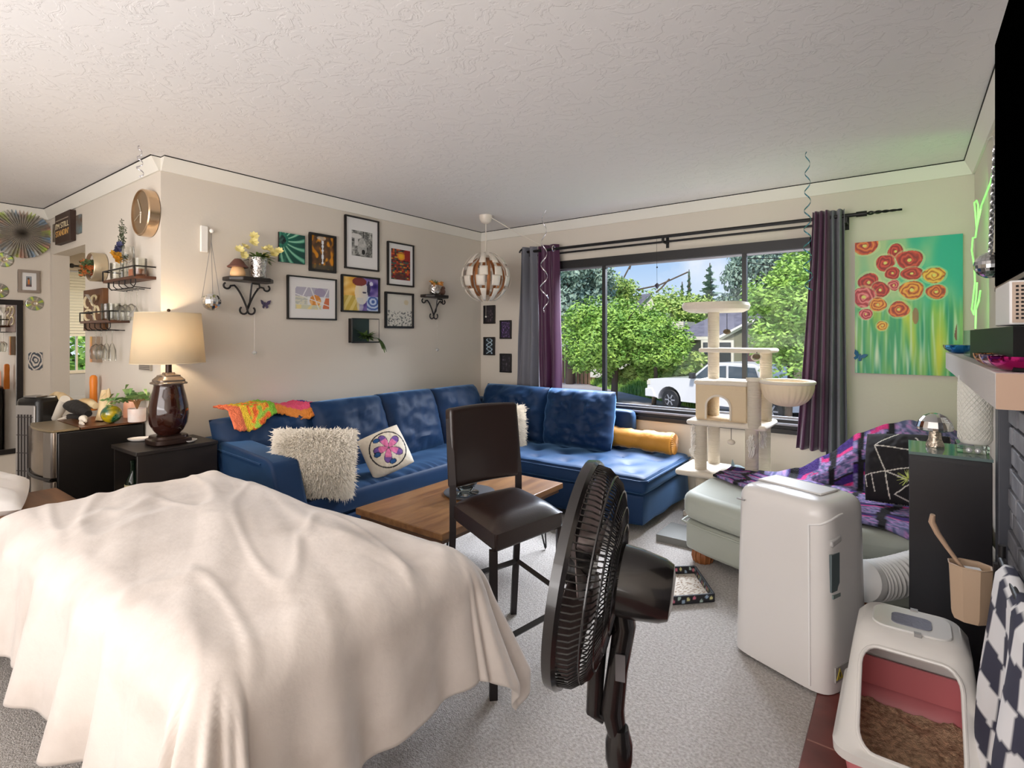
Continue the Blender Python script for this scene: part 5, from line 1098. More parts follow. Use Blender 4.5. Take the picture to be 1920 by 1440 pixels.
# crochet blanket: runs over the arched back, the seat and down the front
def cro(u, v):
    w1 = N(u*9, v*9, 2); col = (150, 140, 190) if N(u*60, v*60) > 0 else (96, 100, 140)
    g = (u*7.0+.5*N(u*3, v*3)) % 1; h = (v*4.6+.3*N(u*4, v*3, 4)+.25*int(u*7)) % 1
    if N(u*70, v*70, 7) > .22: col = (190, 140, 200)
    if h < .24: col = (62, 34, 116)
    if .24 <= h < .34 and N(u*30, v*30, 1) > -.15: col = (226, 58, 134)
    if g < .20 or h > .93: col = (20, 18, 24)
    k = N(u*120, v*120, 9)*20; return cl(tuple(x+k for x in col))
def crf(u, v):
    x = -.98+1.275*u; h = bkh(x)
    L1 = .05; y_f = 3.80; prof_len = [0, .06, .06+(h-.42), .06+(h-.42)+.42]
    s = v*(.06+(h-.42)+.20+.21*min(1, u*2.5)+.34*u)
    if s < .06: return Vector((x, 3.94-s*1.0, h+.016-.02*(1-s/.06)+.006*N(x*20, s*30)))
    s -= .06; hh = max(0.0, h-.42-.03)
    if s < hh: return Vector((x, 3.885-.08*min(1, s/.08)-.03*s+.012*N(x*14, s*14, 2)-.012, h-.0-s*.98))
    s -= hh; fr_ = min(1, s/.05); y = 3.79-.03*hh-s; z = .434+.012*N(x*9, s*9, 5)+.004
    front = 3.035+.05*u
    if y < front+.04: d = front+.04-y; y = front+.04-min(d, .05)-.0; z -= max(0, d-.02)*.95
    return Vector((x-(.10*(1-u))*s*2, y, z))
mb = MB(); mb.grid(crf, 120, 150, colfn=cro)
tag(mb.build('crochet_blanket', mat('crochet_dark', (110, 90, 160), .95, attr=True, bump=(150, .9, .01)), solid=.014, sharp=180), 'purple, pink and black crochet blanket over the arched chaise back and seat', 'blanket')
# front hanging flap beside the black cabinet
def web(u, v):
    c = (26, 23, 26)
    pts = [(.15, .78, .42, .98), (.15, .78, .78, .70), (.78, .70, .62, .92), (.78, .70, .98, .62), (.15, .78, .30, .42), (.30, .42, .98, .58), (.30, .42, .02, .36), (.30, .42, .60, .30), (.60, .30, .98, .55), (.60, .30, .40, .12), (.60, .30, .92, .22), (.30, .42, .34, .06), (.02, .36, .05, .2), (.12, .38, .16, .14), (.92, .22, .98, .55), (.40, .12, .60, .02), (.78, .70, .88, .90)]
    for x0, y0, x1, y1 in pts:
        L_ = (x1-x0)**2+(y1-y0)**2; t = max(0, min(1, ((u-x0)*(x1-x0)+(v-y0)*(y1-y0))/L_))
        if math.hypot(u-x0-t*(x1-x0), v-y0-t*(y1-y0)) < .0065: return (222, 216, 206)
    return c
mb = MB(); pillow(mb, .40, .40, .13, frame_M((-.0, 3.52, .64), (1, -.22, .10), (-.12, .5, 1)), 110, 7, .008, colfn=lambda u, v: web(u, v))
tag(mb.build('web_cushion', mat('web_cushion', (26, 23, 26), .85, attr=True)), 'black square cushion with thin white web lines on the chaise', 'cushion')
mb = MB(); c = at(1703, 897, Y=3.0)
for k in range(34): d = Vector((rn.gauss(0, 1), rn.gauss(0, 1), rn.gauss(0, 1))).normalized(); mb.tube([c, c+d*.045], [.0016, .0006], 4)
tag(mb.build('spiky_toy', mat('toy_lime', (200, 210, 110), .5)), 'small lime green spiky toy at the cabinet edge in front of the web cushion', 'toy')

# ================================================================ CAT TREE
M_plush = mat('cream_plush', (226, 214, 196), .85, sheen=.4, bump=(90, .4, .006)); M_sisal = mat('sisal_rope', (212, 200, 180), .8, bump=(5, .9, .01), stretch=(1, 1, 40))
cat = thing('cat_tree', 'tall cream cat tree with condo, hammock and top perch before the window', 'cat tree', (-.95, 3.9, 0))
YF, YR = 3.86, 4.14
def C(px, py, Y): return at(px, py, Y=Y)
def slab(x0, x1, y0, y1, z, t, nm='platform', r=.03): return MB().b2(x0, x1, y0, y1, z-t, z).build(nm, M_plush, cat, bev=min(r, t*.48), seg=4)
zb = C(1370, 797, YF).z; z3 = zb; x3a, x3b = C(1291, 790, YF).x, C(1440, 790, YF-.0).x
slab(x3a, x3b, 3.80, 4.20, z3+.02, .035)
# main rear post up to the top perch
xp = C(1338, 650, 4.05).x; ztop = C(1340, 583, 4.05).z
MB().cyl((xp, 4.05, z3), (xp, 4.05, ztop), .040).build('post', M_sisal, cat)
zt0, zt1 = C(1340, 585, 4.0).z, C(1340, 566, 4.0).z; xa, xb = C(1281, 575, 4.0).x, C(1400, 575, 4.0).x
pe = MB(); pe.M = Matrix.Translation(((xa+xb)/2, 4.05, zt0)); rr_ = (xb-xa)/2
pe.lathe([(0, 0), (rr_*.8, 0), (rr_*.96, .018), (rr_, .045), (rr_*.96, .068), (rr_*.88, .066), (rr_*.82, .035), (0, .03)], n=48, sq=3.0); pe.build('top_perch', M_plush, cat)
# middle platform
z2 = C(1385, 656, 4.0).z; x2a, x2b = C(1316, 656, 3.95).x, C(1450, 656, 3.95).x; slab(x2a, x2b, 3.86, 4.16, z2+.012, .03)
# condo with arched opening
cx0, cx1 = C(1306, 750, YF).x, C(1400, 750, YF).x; cz1 = C(1350, 722, YF).z; cy0, cy1 = 3.84, 4.12; czb = z3+.021; ac_x = C(1348, 760, YF).x; ar = (C(1371, 760, YF).x-C(1325, 760, YF).x)/2
hole = [(ac_x-ar, czb+.012)]+[(ac_x-ar*math.cos(PI*i/12), czb+.10+ar*.95*math.sin(PI*i/12)) for i in range(13)]+[(ac_x+ar, czb+.012)]
def wall_with_arch(mb, y0, y1):
    o = [(cx0, czb), (cx0, cz1), (cx1, cz1), (cx1, czb)]; n = len(hole)
    for i in range(n-1):
        (xa_, za_), (xb_, zb_) = hole[i], hole[i+1]
        def outp(x, z, i=i):
            if i == 0: return (cx0, z)
            return (cx0+(x-(ac_x-ar))/(2*ar)*(cx1-cx0), cz1)
        pa = (cx0, za_) if i == 0 else outp(xa_, za_); pb_ = (cx0, cz1) if i == 0 else (outp(xb_, zb_) if i < n-2 else (cx1, zb_))
        if i == n-2: pa = (cx1, cz1)
        if i == 1: pa = (cx0, cz1)
        q = [(xa_, za_), (xb_, zb_), pb_, pa]
        mb._add([(x, y0, z) for x, z in q]+[(x, y1, z) for x, z in q], [(0, 1, 2, 3), (7, 6, 5, 4), (0, 4, 5, 1), (2, 6, 7, 3)])
    return mb
wc_ = wall_with_arch(MB(), cy0, cy0+.014); wc_.b2(cx0, cx0+.014, cy0+.014, cy1-.014, czb, cz1).b2(cx1-.014, cx1, cy0+.014, cy1-.014, czb, cz1).b2(cx0+.014, cx1-.014, cy0+.014, cy1-.014, czb, czb+.012)
wc_.b2(cx0, cx1, cy1-.014, cy1, cz1-.05, cz1).b2(cx0, cx0+.05, cy1-.014, cy1, czb, cz1-.05).b2(cx1-.04, cx1, cy1-.014, cy1, czb, cz1-.05)
wc_.build('condo', mat('condo_plush', (216, 194, 160), .85, bump=(90, .4, .006)), cat, flat=True)
slab(cx0-.012, cx1+.012, cy0-.012, cy1+.012, cz1+.03, .032, 'condo_roof', .014)
MB().tube([(x, cy0-.004, z) for x, z in hole], .008, 8).build('arch_trim', M_plush, cat)
# right side posts and the hammock ring
xr = C(1415, 750, YF-.02).x; zr2 = C(1415, 712, YF-.02).z
MB().cyl((xr, YF-.03, z3), (xr, YF-.03, zr2), .043).build('post', M_sisal, cat); 
MB().cyl((xr, YF-.03, zr2-.008), (xr, YF-.03, zr2+.012), .052).build('post_cap', M_plush, cat)
xr2 = C(1436, 700, 4.08).x; MB().cyl((xr2, 4.08, z3), (xr2, 4.08, z2), .040).build('post', M_sisal, cat)
hx0, hx1 = C(1427, 715, YF).x, C(1527, 715, YF).x; hr = (hx1-hx0)/2; hc = Vector(((hx0+hx1)/2, YF-.0, C(1470, 716, YF).z))
hm = MB(); hm.M = Matrix.Translation(hc)
def hamf(u, v):
    a = 2*PI*u; t = v*PI/2; rr = hr*math.cos(t*.98)**.75 if v < 1 else 0; return Vector((rr*math.cos(a)*(1+.02*math.sin(a*26)*v*(1-v)*4), rr*math.sin(a)*(1+.02*math.sin(a*26)*v*(1-v)*4), -.155*math.sin(t)))
hm.grid(hamf, 104, 16, closeu=True); hm.build('hammock', mat('hammock_plush', (232, 212, 180), .85), cat, solid=.006, sharp=180)
hm = MB(); hm.tube([hc+Vector((hr*math.cos(t*PI/24), hr*math.sin(t*PI/24), 0)) for t in range(48)], .012, 10, closed=True); hm.build('hammock_ring', M_plush, cat)
# lower posts and base platforms
zl = .395; xl0 = C(1312, 840, YF).x; xl1 = C(1411, 840, YF).x; xl2 = C(1337, 840, 4.1).x; xl3 = C(1432, 840, 4.1).x
x4a, x4b = C(1268, 880, 3.82).x, C(1330, 880, 3.82).x
for x, y, zlow in ((xl0, YF+.02, zl), (xl1, YF-.02, .03), (xl2, 4.12, .03), (xl3, 4.12, .03)): MB().cyl((x, y, zlow), (x, y, z3-.01), .042).build('post', M_sisal, cat)
MB().cyl((xl0+.01, YF+.02, .03), (xl0+.01, YF+.02, zl-.03), .045).build('post', M_sisal, cat)
slab(x4a+.0, x4b+.10, 3.78, 4.16, zl, .045, 'step_platform'); slab(-1.35, -.62, 3.97, 4.32, .04, .04, 'base', .01)
slab(C(1395, 890, 3.9).x, C(1440, 890, 3.9).x+.22, 3.98, 4.3, .30, .05, 'step_platform')
MB().box(((x4b+.12), 3.9, .26), (.03, .2, .32), R=rotm(('Y', -22))).build('ramp', M_plush, cat, bev=.01)
# torn sisal tufts
fz = MB()
for bx, by, z0_, z1_, sdx in ((xl0-.04, YF, .50, z3-.02, -1), (xl1, YF-.06, z3-.16, z3-.03, 0), (xl3-.01, 4.05, z3-.14, z3-.02, 1)):
    for i in range(90): p = Vector((bx+rn.uniform(-.008, .02), by+rn.uniform(-.02, .02), rn.uniform(z0_, z1_))); fz.tube([p, p+Vector((rn.uniform(-.012, .012)+sdx*.01, -.012, -.012)), p+Vector((rn.uniform(-.014, .014)+sdx*.012, -.012, -.04))], [.004, .003, .001], 4)
tag(fz.build('frayed_sisal', mat('sisal_fray', (238, 232, 222), .9), cat), kind='stuff')
# pompoms
for px, py, ytop, Y, m in ((1363, 622, 588, 3.9, mat('pompom_brown', (112, 96, 74), .9, bump=(60, .8))), (1419, 668, 660, 3.84, mat('pompom_brown', (112, 96, 74), .9)), (1371, 829, 802, YF-.04, M_plush)):
    p, q = C(px, py, Y), C(px, ytop, Y); o = MB(); o.sphere(p, .021, 14, (1.25, 1.25, .9)).build('pompom', m, cat); MB().tube([p, q], .002, 4).build('string', M_dark, cat)
MB().tube([C(1418+9*math.cos(k*PI/8), 670+6*math.sin(k*PI/8), 3.835) for k in range(16)], .005, 6, closed=True).build('pompom_ring', M_plush, cat)
# toys behind the chaise
for lb, px, py, r, col in (('grey-blue plush toy with pointed ear on the cat tree base', 1383, 884, .05, (140, 160, 166)), ('small pale toy ball at the foot of the cat tree', 1363, 893, .03, (196, 206, 200))):
    p = C(px, py, 3.97); mb = MB(); mb.sphere(p, r, 16, (1.2, 1, .9)); mb.tube([p+Vector((-.03, 0, r*.5)), p+Vector((-.035, 0, r*1.6))], [.018, .002], 6) if r > .04 else None
    tag(mb.build('plush_toy', mat('toy_%d' % col[0], col, .8)), lb, 'toy')
MB().b2(-1.18, -.75, 3.985, 4.15, .0, .01) if False else None
tb_ = thing('toy_basket', 'open dark bin of cat toys half hidden behind the chaise', 'basket', (-.93, 4.0, .05)) if False else None
# ================================================================ FLOOR THINGS
def crumb(u, v):
    c = (204, 194, 180); 
    if N(u*40, v*40) > .25 and blob(u, v, .72, .45, .38, .5) < 1: c = (130, 100, 70)
    return c
t0, t1, t2, t3 = at(1170, 1130, Z=.03), at(1338, 1118, Z=.03), at(1303, 1069, Z=.02), at(1180, 1072, Z=.02)
ctr = (t0+t1+t2+t3)/4; 
tg = thing('floor_tray', 'shallow tray with cat-patterned dark rim lying on the carpet behind the fan', 'tray', (ctr.x, ctr.y, 0))
poly = [t0, t1, t2, t3]
mb = MB(); mb.grid(lambda u, v: (t0.lerp(t1, u)).lerp(t3.lerp(t2, u), v)*1.0-Vector((0, 0, .018)), 50, 40, colfn=crumb); mb.build('tray_bottom', mat('tray_crumbs', (204, 194, 180), .8, attr=True), tg)
def rimc(u, v):
    for k in range(16):
        e = blob(u, v, (k+.5)/16+.012*math.sin(k*5), .5+.25*math.sin(k*2.3), .018, .22)
        if e < 1: return [(196, 110, 130), (170, 190, 180), (150, 170, 190), (206, 200, 140)][k % 4]
    return (26, 26, 32)
for i in range(4):
    a, b = poly[i].copy(), poly[(i+1) % 4].copy(); a.z = b.z = 0; mb = MB(); mb.grid(lambda u, v: a.lerp(b, u)+Vector((0, 0, .004+.04*v)), 90, 8, colfn=rimc); mb.build('rim', mat('tray_rim', (30, 30, 36), .6, attr=True), tg, solid=.012)
s0_, s1_ = at(1232, 1000, Z=.045), at(1276, 1012, Z=.045)
tag(MB().b2(s0_.x, s1_.x+.15, s1_.y+.0, s1_.y+.28, .001, .045).build('scratching_pad', mat('pad_grey', (120, 120, 116), .8)), 'low grey block on the carpet between sofa and chaise', 'scratching pad')
# ================================================================ LITTER BOX, BIN, TOWEL
lbx = thing('litter_box', 'white hooded litter box with pink base and open front on the red hearth tiles', 'litter box', (.02, 1.95, .012))
M_lw = mat('litter_white', (222, 218, 212), .35, coat=.2); M_lp = mat('litter_pink', (205, 116, 120), .4); M_grit = mat('cat_litter', (238, 208, 168), .95, bump=(200, 1, .01), var=((168, 138, 110), 60))
LX0, LX1, LY0, LY1 = -.165, .178, 1.80, 2.26
# pink pan
def rrect(x0, x1, y0, y1, r, n=6):
    pts = []
    for cx, cy, a0 in ((x1-r, y1-r, 0), (x0+r, y1-r, 90), (x0+r, y0+r, 180), (x1-r, y0+r, 270)):
        for k in range(n+1): a = math.radians(a0+90*k/n); pts.append((cx+r*math.cos(a), cy+r*math.sin(a)))
    return pts
def shell(levels, r=.05, n=6):
    """levels: (z, x0, x1, y0, y1); returns rings"""
    rings = [[Vector((x, y, z)) for x, y in rrect(x0, x1, y0, y1, r, n)] for z, x0, x1, y0, y1 in levels]; return rings
def skin(mb, rings, cap0=False, cap1=False):
    n = len(rings[0]); vs_ = [p for r in rings for p in r]; fs_ = [(i*n+k, i*n+(k+1) % n, (i+1)*n+(k+1) % n, (i+1)*n+k) for i in range(len(rings)-1) for k in range(n)]
    if cap0: fs_.append(tuple(range(n)))
    if cap1: fs_.append(tuple((len(rings)-1)*n+k for k in range(n)))
    return mb._add(vs_, fs_)
skin(MB(), shell([(.013, LX0+.03, LX1-.03, LY0+.04, LY1-.03), (.15, LX0+.01, LX1-.01, LY0+.015, LY1-.01)]), True).build('pan', M_lp, lbx, solid=.004)
MB().b2(LX0+.015, LX1-.015, LY1-.03, LY1-.022, .14, .235).b2(LX0+.022, LX0+.028, LY0+.12, LY1-.03, .14, .225).b2(LX1-.028, LX1-.022, LY0+.12, LY1-.03, .14, .225).build('pan_wall', M_lp, lbx)
mb = MB(); mb.grid(lambda u, v: (LX0+.03+(LX1-LX0-.06)*u, LY0+.03+(LY1-LY0-.06)*v, .055+.03*v+.016*N(u*5, v*5)+.006*N(u*25, v*25)), 50, 60); mb.build('cat_litter', M_grit, lbx)
# hood: a skin with an opening cut in the sloping front
hood = skin(MB(), shell([(.135, LX0-.008, LX1+.008, LY0-.008, LY1+.008), (.16, LX0-.01, LX1+.01, LY0-.01, LY1+.01), (.17, LX0+.0, LX1-.0, LY0+.01, LY1), (.30, LX0+.018, LX1-.015, LY0+.115, LY1-.01), (.40, LX0+.035, LX1-.025, LY0+.21, LY1-.015), (.428, LX0+.055, LX1-.045, LY0+.24, LY1-.03)], .05), False, True)
ho = hood.build('hood', M_lw, lbx, solid=.005, sharp=50)
# cut the opening with a boolean: the cutter is removed afterwards
cut = MB(); hole2 = rrect(LX0+.050, LX1-.050, .170, .388, .045, 5)
cut.prism([(x, z) for x, z in hole2], -(LY0+.25), -(LY0-.2), R=rotm(('X', 90))); co_ = cut.build('cutter', M_lw)
bm_ = ho.modifiers.new('cut', 'BOOLEAN'); bm_.operation = 'DIFFERENCE'; bm_.object = co_; bm_.solver = 'EXACT'
dg = bpy.context.evaluated_depsgraph_get(); me_ = bpy.data.meshes.new_from_object(ho.evaluated_get(dg)); ho.modifiers.clear(); ho.data = me_; bpy.data.objects.remove(co_)
me_.polygons.foreach_set('use_smooth', [True]*len(me_.polygons)); me_.set_sharp_from_angle(angle=math.radians(50))
def fy(z): return LY0+.01+(.20)*(z-.17)/.23     # front slope
MB().tube([(x, fy(z)-.004, z) for x, z in hole2], .006, 8, closed=True).build('opening_rim', M_lw, lbx)
MB().prism(rrect(LX0+.075, LX1-.065, LY0+.252, LY1-.05, .04), .428, .436).build('lid_flap', mat('litter_lid', (216, 214, 210), .3, coat=.2), lbx, bev=.003)
MB().prism(rrect(LX0+.125, LX1-.115, LY0+.285, LY1-.095, .02), .436, .4385).build('carbon_filter', mat('filter_grey', (120, 122, 134), .9, bump=(60, .6)), lbx)
MB().b2(-.02, .02, LY0-.016, LY0-.006, .125, .165).build('latch', mat('latch_grey', (150, 148, 146), .5), lbx)
MB().b2(.018, .036, LY0+.238, LY0+.253, .424, .44).build('latch', mat('latch_grey', (150, 148, 146), .5), lbx); MB().b2(.01, .03, LY1-.052, LY1-.037, .424, .44).build('latch', mat('latch_grey', (150, 148, 146), .5), lbx)
# towel rail / fire screen rail, towel, bin and scoop
rl_ = thing('towel_rail', 'black metal rail standing in front of the fireplace', 'rail', (.21, 1.5, 0))
mb = MB(); mb.cyl((.215, 2.02, .02), (.215, 2.02, .76), .009).cyl((.215, .9, .02), (.215, .9, .76), .009).cyl((.215, .88, .72), (.215, 2.04, .72), .009).b2(.17, .26, 2.0, 2.04, .012, .03).b2(.17, .26, .88, .92, .012, .03); mb.build('frame', M_blackm, rl_)
def towc(u, v):
    a = v*14+.25*math.sin(u*9)+.1*N(u*3, v*6); b = u*12+.4*math.sin(v*4+1)+.15*N(u*5, v*3, 3)
    w_ = math.sin(a*PI)*math.sin(b*PI)
    return (236, 234, 234) if w_ > 0 else (58, 58, 76)
def towf(u, v):
    y = .95+1.0*(1-u); s = v*1.28
    z = .735-abs(s-.64)*1.0; side = 1 if s < .64 else -1
    d = min(1, abs(s-.64)/.03); x = .215-.017*d*side*1.0-(.022*math.sin(u*22+v*2)*min(1, abs(s-.64)*3)*side if side > 0 else 0)-(.03*min(1, abs(s-.64)*2) if side > 0 else -.012)
    return Vector((x, y+.02*math.sin(v*7+u*6), max(.03, z)+.004*math.sin(u*30)))
mb = MB(); mb.grid(towf, 120, 150, colfn=lambda u, v: towc(u, v)); tag(mb.build('checkered_towel', mat('towel_cotton', (200, 200, 200), .9, attr=True), solid=.003, sharp=180), 'white and navy wavy checkered towel hanging over the black rail', 'towel')
bn = thing('scoop_bin', 'beige open bin hanging from the rail end above the litter box', 'bin', (.15, 2.06, .515))
b0, b1 = at(1788, 1062, Z=.635), at(1858, 1062, Z=.635)
cxb, cyb = .150, 2.06
def octo(r, z): return [Vector((cxb+r*1.02*math.cos(PI/8+k*PI/4), cyb+r*.85*math.sin(PI/8+k*PI/4), z)) for k in range(8)]
skin(MB(), [octo(.038, .515), octo(.044, .53), octo(.050, .672), octo(.053, .676)], True).build('bin_body', mat('bin_beige', (186, 160, 134), .5), bn, solid=.003, sharp=20)
MB().b2(.198, .215, 2.03, 2.05, .63, .70).build('hanger', M_black, bn)
MB().box((.155, 2.06, .63), (.04, .03, .07), .2).build('liner_box', mat('paper_white', (228, 226, 224), .7), bn)
sc0 = at(1812, 1068, Y=2.05); pts = [at(a, b, Y=2.05) for a, b in ((1812, 1072), (1795, 1052), (1775, 1025), (1758, 1000), (1747, 978), (1749, 965))]
tag(MB().tube(pts, [.008, .010, .012, .0145, .016, .012], 12, flat=.55).build('litter_scoop', mat('scoop_handle', (186, 156, 130), .5)), 'beige scoop handle leaning out of the bin', 'scoop')
# ================================================================ LEFT SIDE
# ---- nightstand
nx0, nx1, ny0, ny1, nz = -3.64, -3.335, 1.11, 1.525, .72
ns = thing('side_cabinet', 'black open-ended side cabinet carrying the table lamp', 'cabinet', ((nx0+nx1)/2, (ny0+ny1)/2, 0))
MB().b2(nx0-.06, nx1+.012, ny0-.01, ny1, nz-.022, nz).build('top', M_blackw, ns, bev=.003)
MB().b2(nx1-.018, nx1, ny0, ny1, 0, nz-.022).build('side_panel', M_blackw, ns, bev=.002); MB().b2(nx0-.045, nx0-.03, ny0, 1.33, 0, nz-.022).build('side_panel', M_blackw, ns)
MB().b2(nx0-.03, nx1-.018, 1.32, 1.335, 0, nz-.022).build('back_panel', M_blackw, ns); MB().b2(nx0-.03, nx1-.018, ny0+.01, 1.32, .30, .316).b2(nx0-.03, nx1-.018, ny0+.01, 1.32, .03, .046).build('shelf_board', M_blackw, ns)
# bottle inside
p = at(242, 915, Y=1.16); bx_, by_ = p.x, 1.18; bt = thing('liquor_bottle', 'dark glass bottle with cream label inside the black side cabinet', 'bottle', (bx_, by_, .317))
mb = MB(); mb.M = Matrix.Translation((bx_, by_, .317)); mb.lathe([(0, 0), (.038, 0), (.041, .01), (.041, .17), (.034, .2), (.015, .235), (.0135, .29), (.016, .295), (.016, .31), (0, .31)]); mb.build('bottle_glass', mat('bottle_green', (20, 34, 24), .06), bt)
mb = MB(); mb.M = Matrix.Translation((bx_, by_, .317)); mb.lathe([(.0416, .08), (.0418, .082), (.0418, .172), (.0416, .174)]); mb.build('label', mat('label_cream', (206, 190, 150), .7, var=((120, 100, 70), 60, .6, .8)), bt)
# ---- table lamp
lx, ly = -3.475, 1.315; lamp = thing('table_lamp', 'lit table lamp with cream drum shade and dark brown ceramic body', 'lamp', (lx, ly, nz))
T = Matrix.Translation((lx, ly, 0))
def LT(prof, n=40, sq=None): mb = MB(); mb.M = T.copy(); mb.lathe(prof, n=n, sq=sq); return mb
M_cer = mat('ceramic_brown', (48, 20, 14), .08, var=((96, 56, 34), 9, .58, .75), coat=.6); M_brz = mat('lamp_bronze', (52, 36, 30), .3, .5)
LT([(0, nz+.001), (.098, nz+.001), (.104, nz+.008), (.104, nz+.03), (.09, nz+.036), (.085, nz+.05), (.055, nz+.055), (0, nz+.055)], sq=4).build('base', M_brz, lamp, bev=.002)
LT([(0, .772), (.055, .775), (.078, .80), (.096, .84), (.103, .89), (.100, .94), (.088, 1.0), (.078, 1.04), (.075, 1.06), (.078, 1.068), (0, 1.068)], n=48).build('body', M_cer, lamp)
LT([(.0, 1.068), (.082, 1.068), (.082, 1.076), (.072, 1.082), (.072, 1.092), (.060, 1.104), (.052, 1.112), (.052, 1.118), (.03, 1.124), (.026, 1.134), (0, 1.134)], n=44, sq=5).build('shoulder', mat('lamp_collar', (120, 108, 98), .25, .5), lamp)
MB().cyl((lx, ly, 1.13), (lx, ly, 1.20), .016).cyl((lx, ly, 1.2), (lx, ly, 1.26), .012).build('neck', M_brz, lamp)
M_shade = bpy.data.materials.new('lamp_shade_linen'); M_shade.use_nodes = True; n_ = M_shade.node_tree.nodes; L_ = M_shade.node_tree.links; n_.clear()
o_ = n_.new('ShaderNodeOutputMaterial'); d_ = n_.new('ShaderNodeBsdfDiffuse'); t_ = n_.new('ShaderNodeBsdfTranslucent'); x_ = n_.new('ShaderNodeMixShader'); x_.inputs[0].default_value = .42
d_.inputs[0].default_value = (*lin((236, 222, 196)), 1); t_.inputs[0].default_value = (*lin((250, 238, 214)), 1); L_.new(d_.outputs[0], x_.inputs[1]); L_.new(t_.outputs[0], x_.inputs[2]); L_.new(x_.outputs[0], o_.inputs[0])
sh = MB(); sh.M = T.copy(); N_ = 64
ringv = [Vector((r*math.cos(2*PI*k/N_), r*math.sin(2*PI*k/N_), z)) for r, z in ((.188, 1.19), (.165, 1.48)) for k in range(N_)]
sh._add(ringv, [(k, (k+1) % N_, N_+(k+1) % N_, N_+k) for k in range(N_)]); sh.build('lamp_shade', M_shade, lamp, solid=.002, sharp=180)
for r, z in ((.188, 1.19), (.165, 1.48)): MB().tube([(lx+r*math.cos(2*PI*k/48), ly+r*math.sin(2*PI*k/48), z) for k in range(48)], .0025, 6, closed=True).build('shade_trim', mat('shade_trim', (222, 206, 176), .7), lamp)
mb = MB()
for k in range(3): a = k*2*PI/3; mb.cyl((lx, ly, 1.475), (lx+.164*math.cos(a), ly+.164*math.sin(a), 1.475), .0015, n=6)
mb.cyl((lx, ly, 1.47), (lx, ly, 1.49), .006, n=12).sphere((lx, ly, 1.497), .010, 12); mb.build('finial', M_brz, lamp)
MB().sphere((lx, ly, 1.33), .03, 20).build('bulb', mat('bulb_lit', (255, 236, 200), .5, emit=((255, 226, 180), 14)), lamp)
light('table_lamp_light', 'POINT', (lx, ly, 1.335), 21, (255, 226, 188), shadow_soft_size=.035)
# ---- plates
for lb, px, py in (('white oval dish left of the table lamp base', 262, 826), ('white oval dish right of the table lamp base', 347, 829)):
    p = at(px, py, Z=nz); mb = MB(); mb.M = Matrix.Translation((p.x, p.y, nz+.001)) @ Matrix.Rotation(TH, 4, 'Z') @ Matrix.Diagonal((1, .8, 1, 1)); mb.lathe([(0, 0), (.045, 0), (.062, .008), (.066, .014), (.062, .013), (.045, .005), (0, .004)], n=36); tag(mb.build('oval_dish', mat('dish_white', (238, 232, 226), .2)), lb, 'dish')
# ---- small fridge with wood board, items on top
rx0, rx1, ry0, ry1, rz1 = -4.34, -3.875, .90, 1.325, .80
fr = thing('mini_fridge', 'black and silver two-door mini fridge beside the mirror', 'fridge', ((rx0+rx1)/2, 1.1, 0))
M_stl = mat('steel_brushed', (150, 144, 138), .28, .85); M_steeld = mat('steel_dark', (104, 92, 82), .22, .7, var=((150, 136, 120), 5))
MB().b2(rx0, rx1, ry0, ry1, .02, rz1-.005).build('cabinet', mat('fridge_black', (22, 19, 18), .35), fr, bev=.006)
def rdoor(z0, z1):
    mb = MB(); poly = [(rx0, ry0-.003)]+[(rx0+(rx1-rx0)*i/10, ry0-.02-.035*math.sin(PI*i/10)) for i in range(11)]+[(rx1, ry0-.003)]; mb.prism(poly, z0, z1); return mb
for z0, z1 in ((.02, .52), (.54, rz1)):
    d_o = rdoor(z0, z1).build('door', M_steeld, fr, bev=.004)
    MB().prism([(rx1-.075, ry0-.048), (rx1-.01, ry0-.03), (rx1+.001, ry0-.004), (rx1-.075, ry0-.004)], z0+.002, z1-.002).build('door_edge', M_stl, d_o)
    MB().prism([(rx0-.001, ry0-.004), (rx0+.0, ry0-.025), (rx0+.04, ry0-.04), (rx0+.04, ry0-.004)], z0+.002, z1-.002).build('door_edge', M_stl, d_o)
mb = MB(); mb.tube([(rx0+(rx1-rx0)*i/12, ry0-.03-.035*math.sin(PI*i/12), .532) for i in range(13)], .008, 8); mb.build('handle_groove', M_black, fr)
tp = MB(); tp.prism([(rx0, ry0-.02)]+[(rx0+(rx1-rx0)*i/10, ry0-.022-.035*math.sin(PI*i/10)) for i in range(11)]+[(rx1, ry0-.02), (rx1, ry0+.1), (rx0, ry0+.1)], rz1-.001, rz1+.012); tp.build('top_cap', mat('fridge_cap', (128, 112, 84), .3, .3), fr, bev=.003)
tag(MB().b2(rx0+.0, rx1+.005, ry0+.105, ry1, rz1+.001, rz1+.013).build('wood_board', mat('board_brown', (118, 76, 46), .3, var=((84, 52, 32), 4), stretch=(6, 1, 1))), 'brown wooden board on top of the mini fridge', 'board')
ft = rz1+.0135
def onf(px, py, z=None): return at(px, py, Z=z or ft)
p = onf(209, 793); gb = thing('glass_ball', 'green and yellow glass ball on the fridge', 'glass ball', p); c = Vector((p.x, p.y, ft+.055))
mg = mat('ball_glass', (40, 110, 70), .03, var=((228, 196, 20), 9, .46, .56), coat=1, trans=.35); MB().sphere(c, .055, 28).build('ball', mg, gb)
p = onf(257, 790); pp_ = thing('potted_plant', 'green leafy plant in a pink-white pot on the fridge, next to the lamp', 'plant', p); Tp = Matrix.Translation((p.x, p.y, ft))
mb = MB(); mb.M = Tp.copy(); mb.lathe([(0, 0), (.046, 0), (.048, .004), (.05, .082), (.045, .082), (.044, .07), (0, .07)], n=32); mb.build('pot', mat('pot_pinkwhite', (232, 206, 196), .4, var=((242, 232, 226), 12)), pp_)
lf = MB(); stm = MB(); rn = random.Random(12)
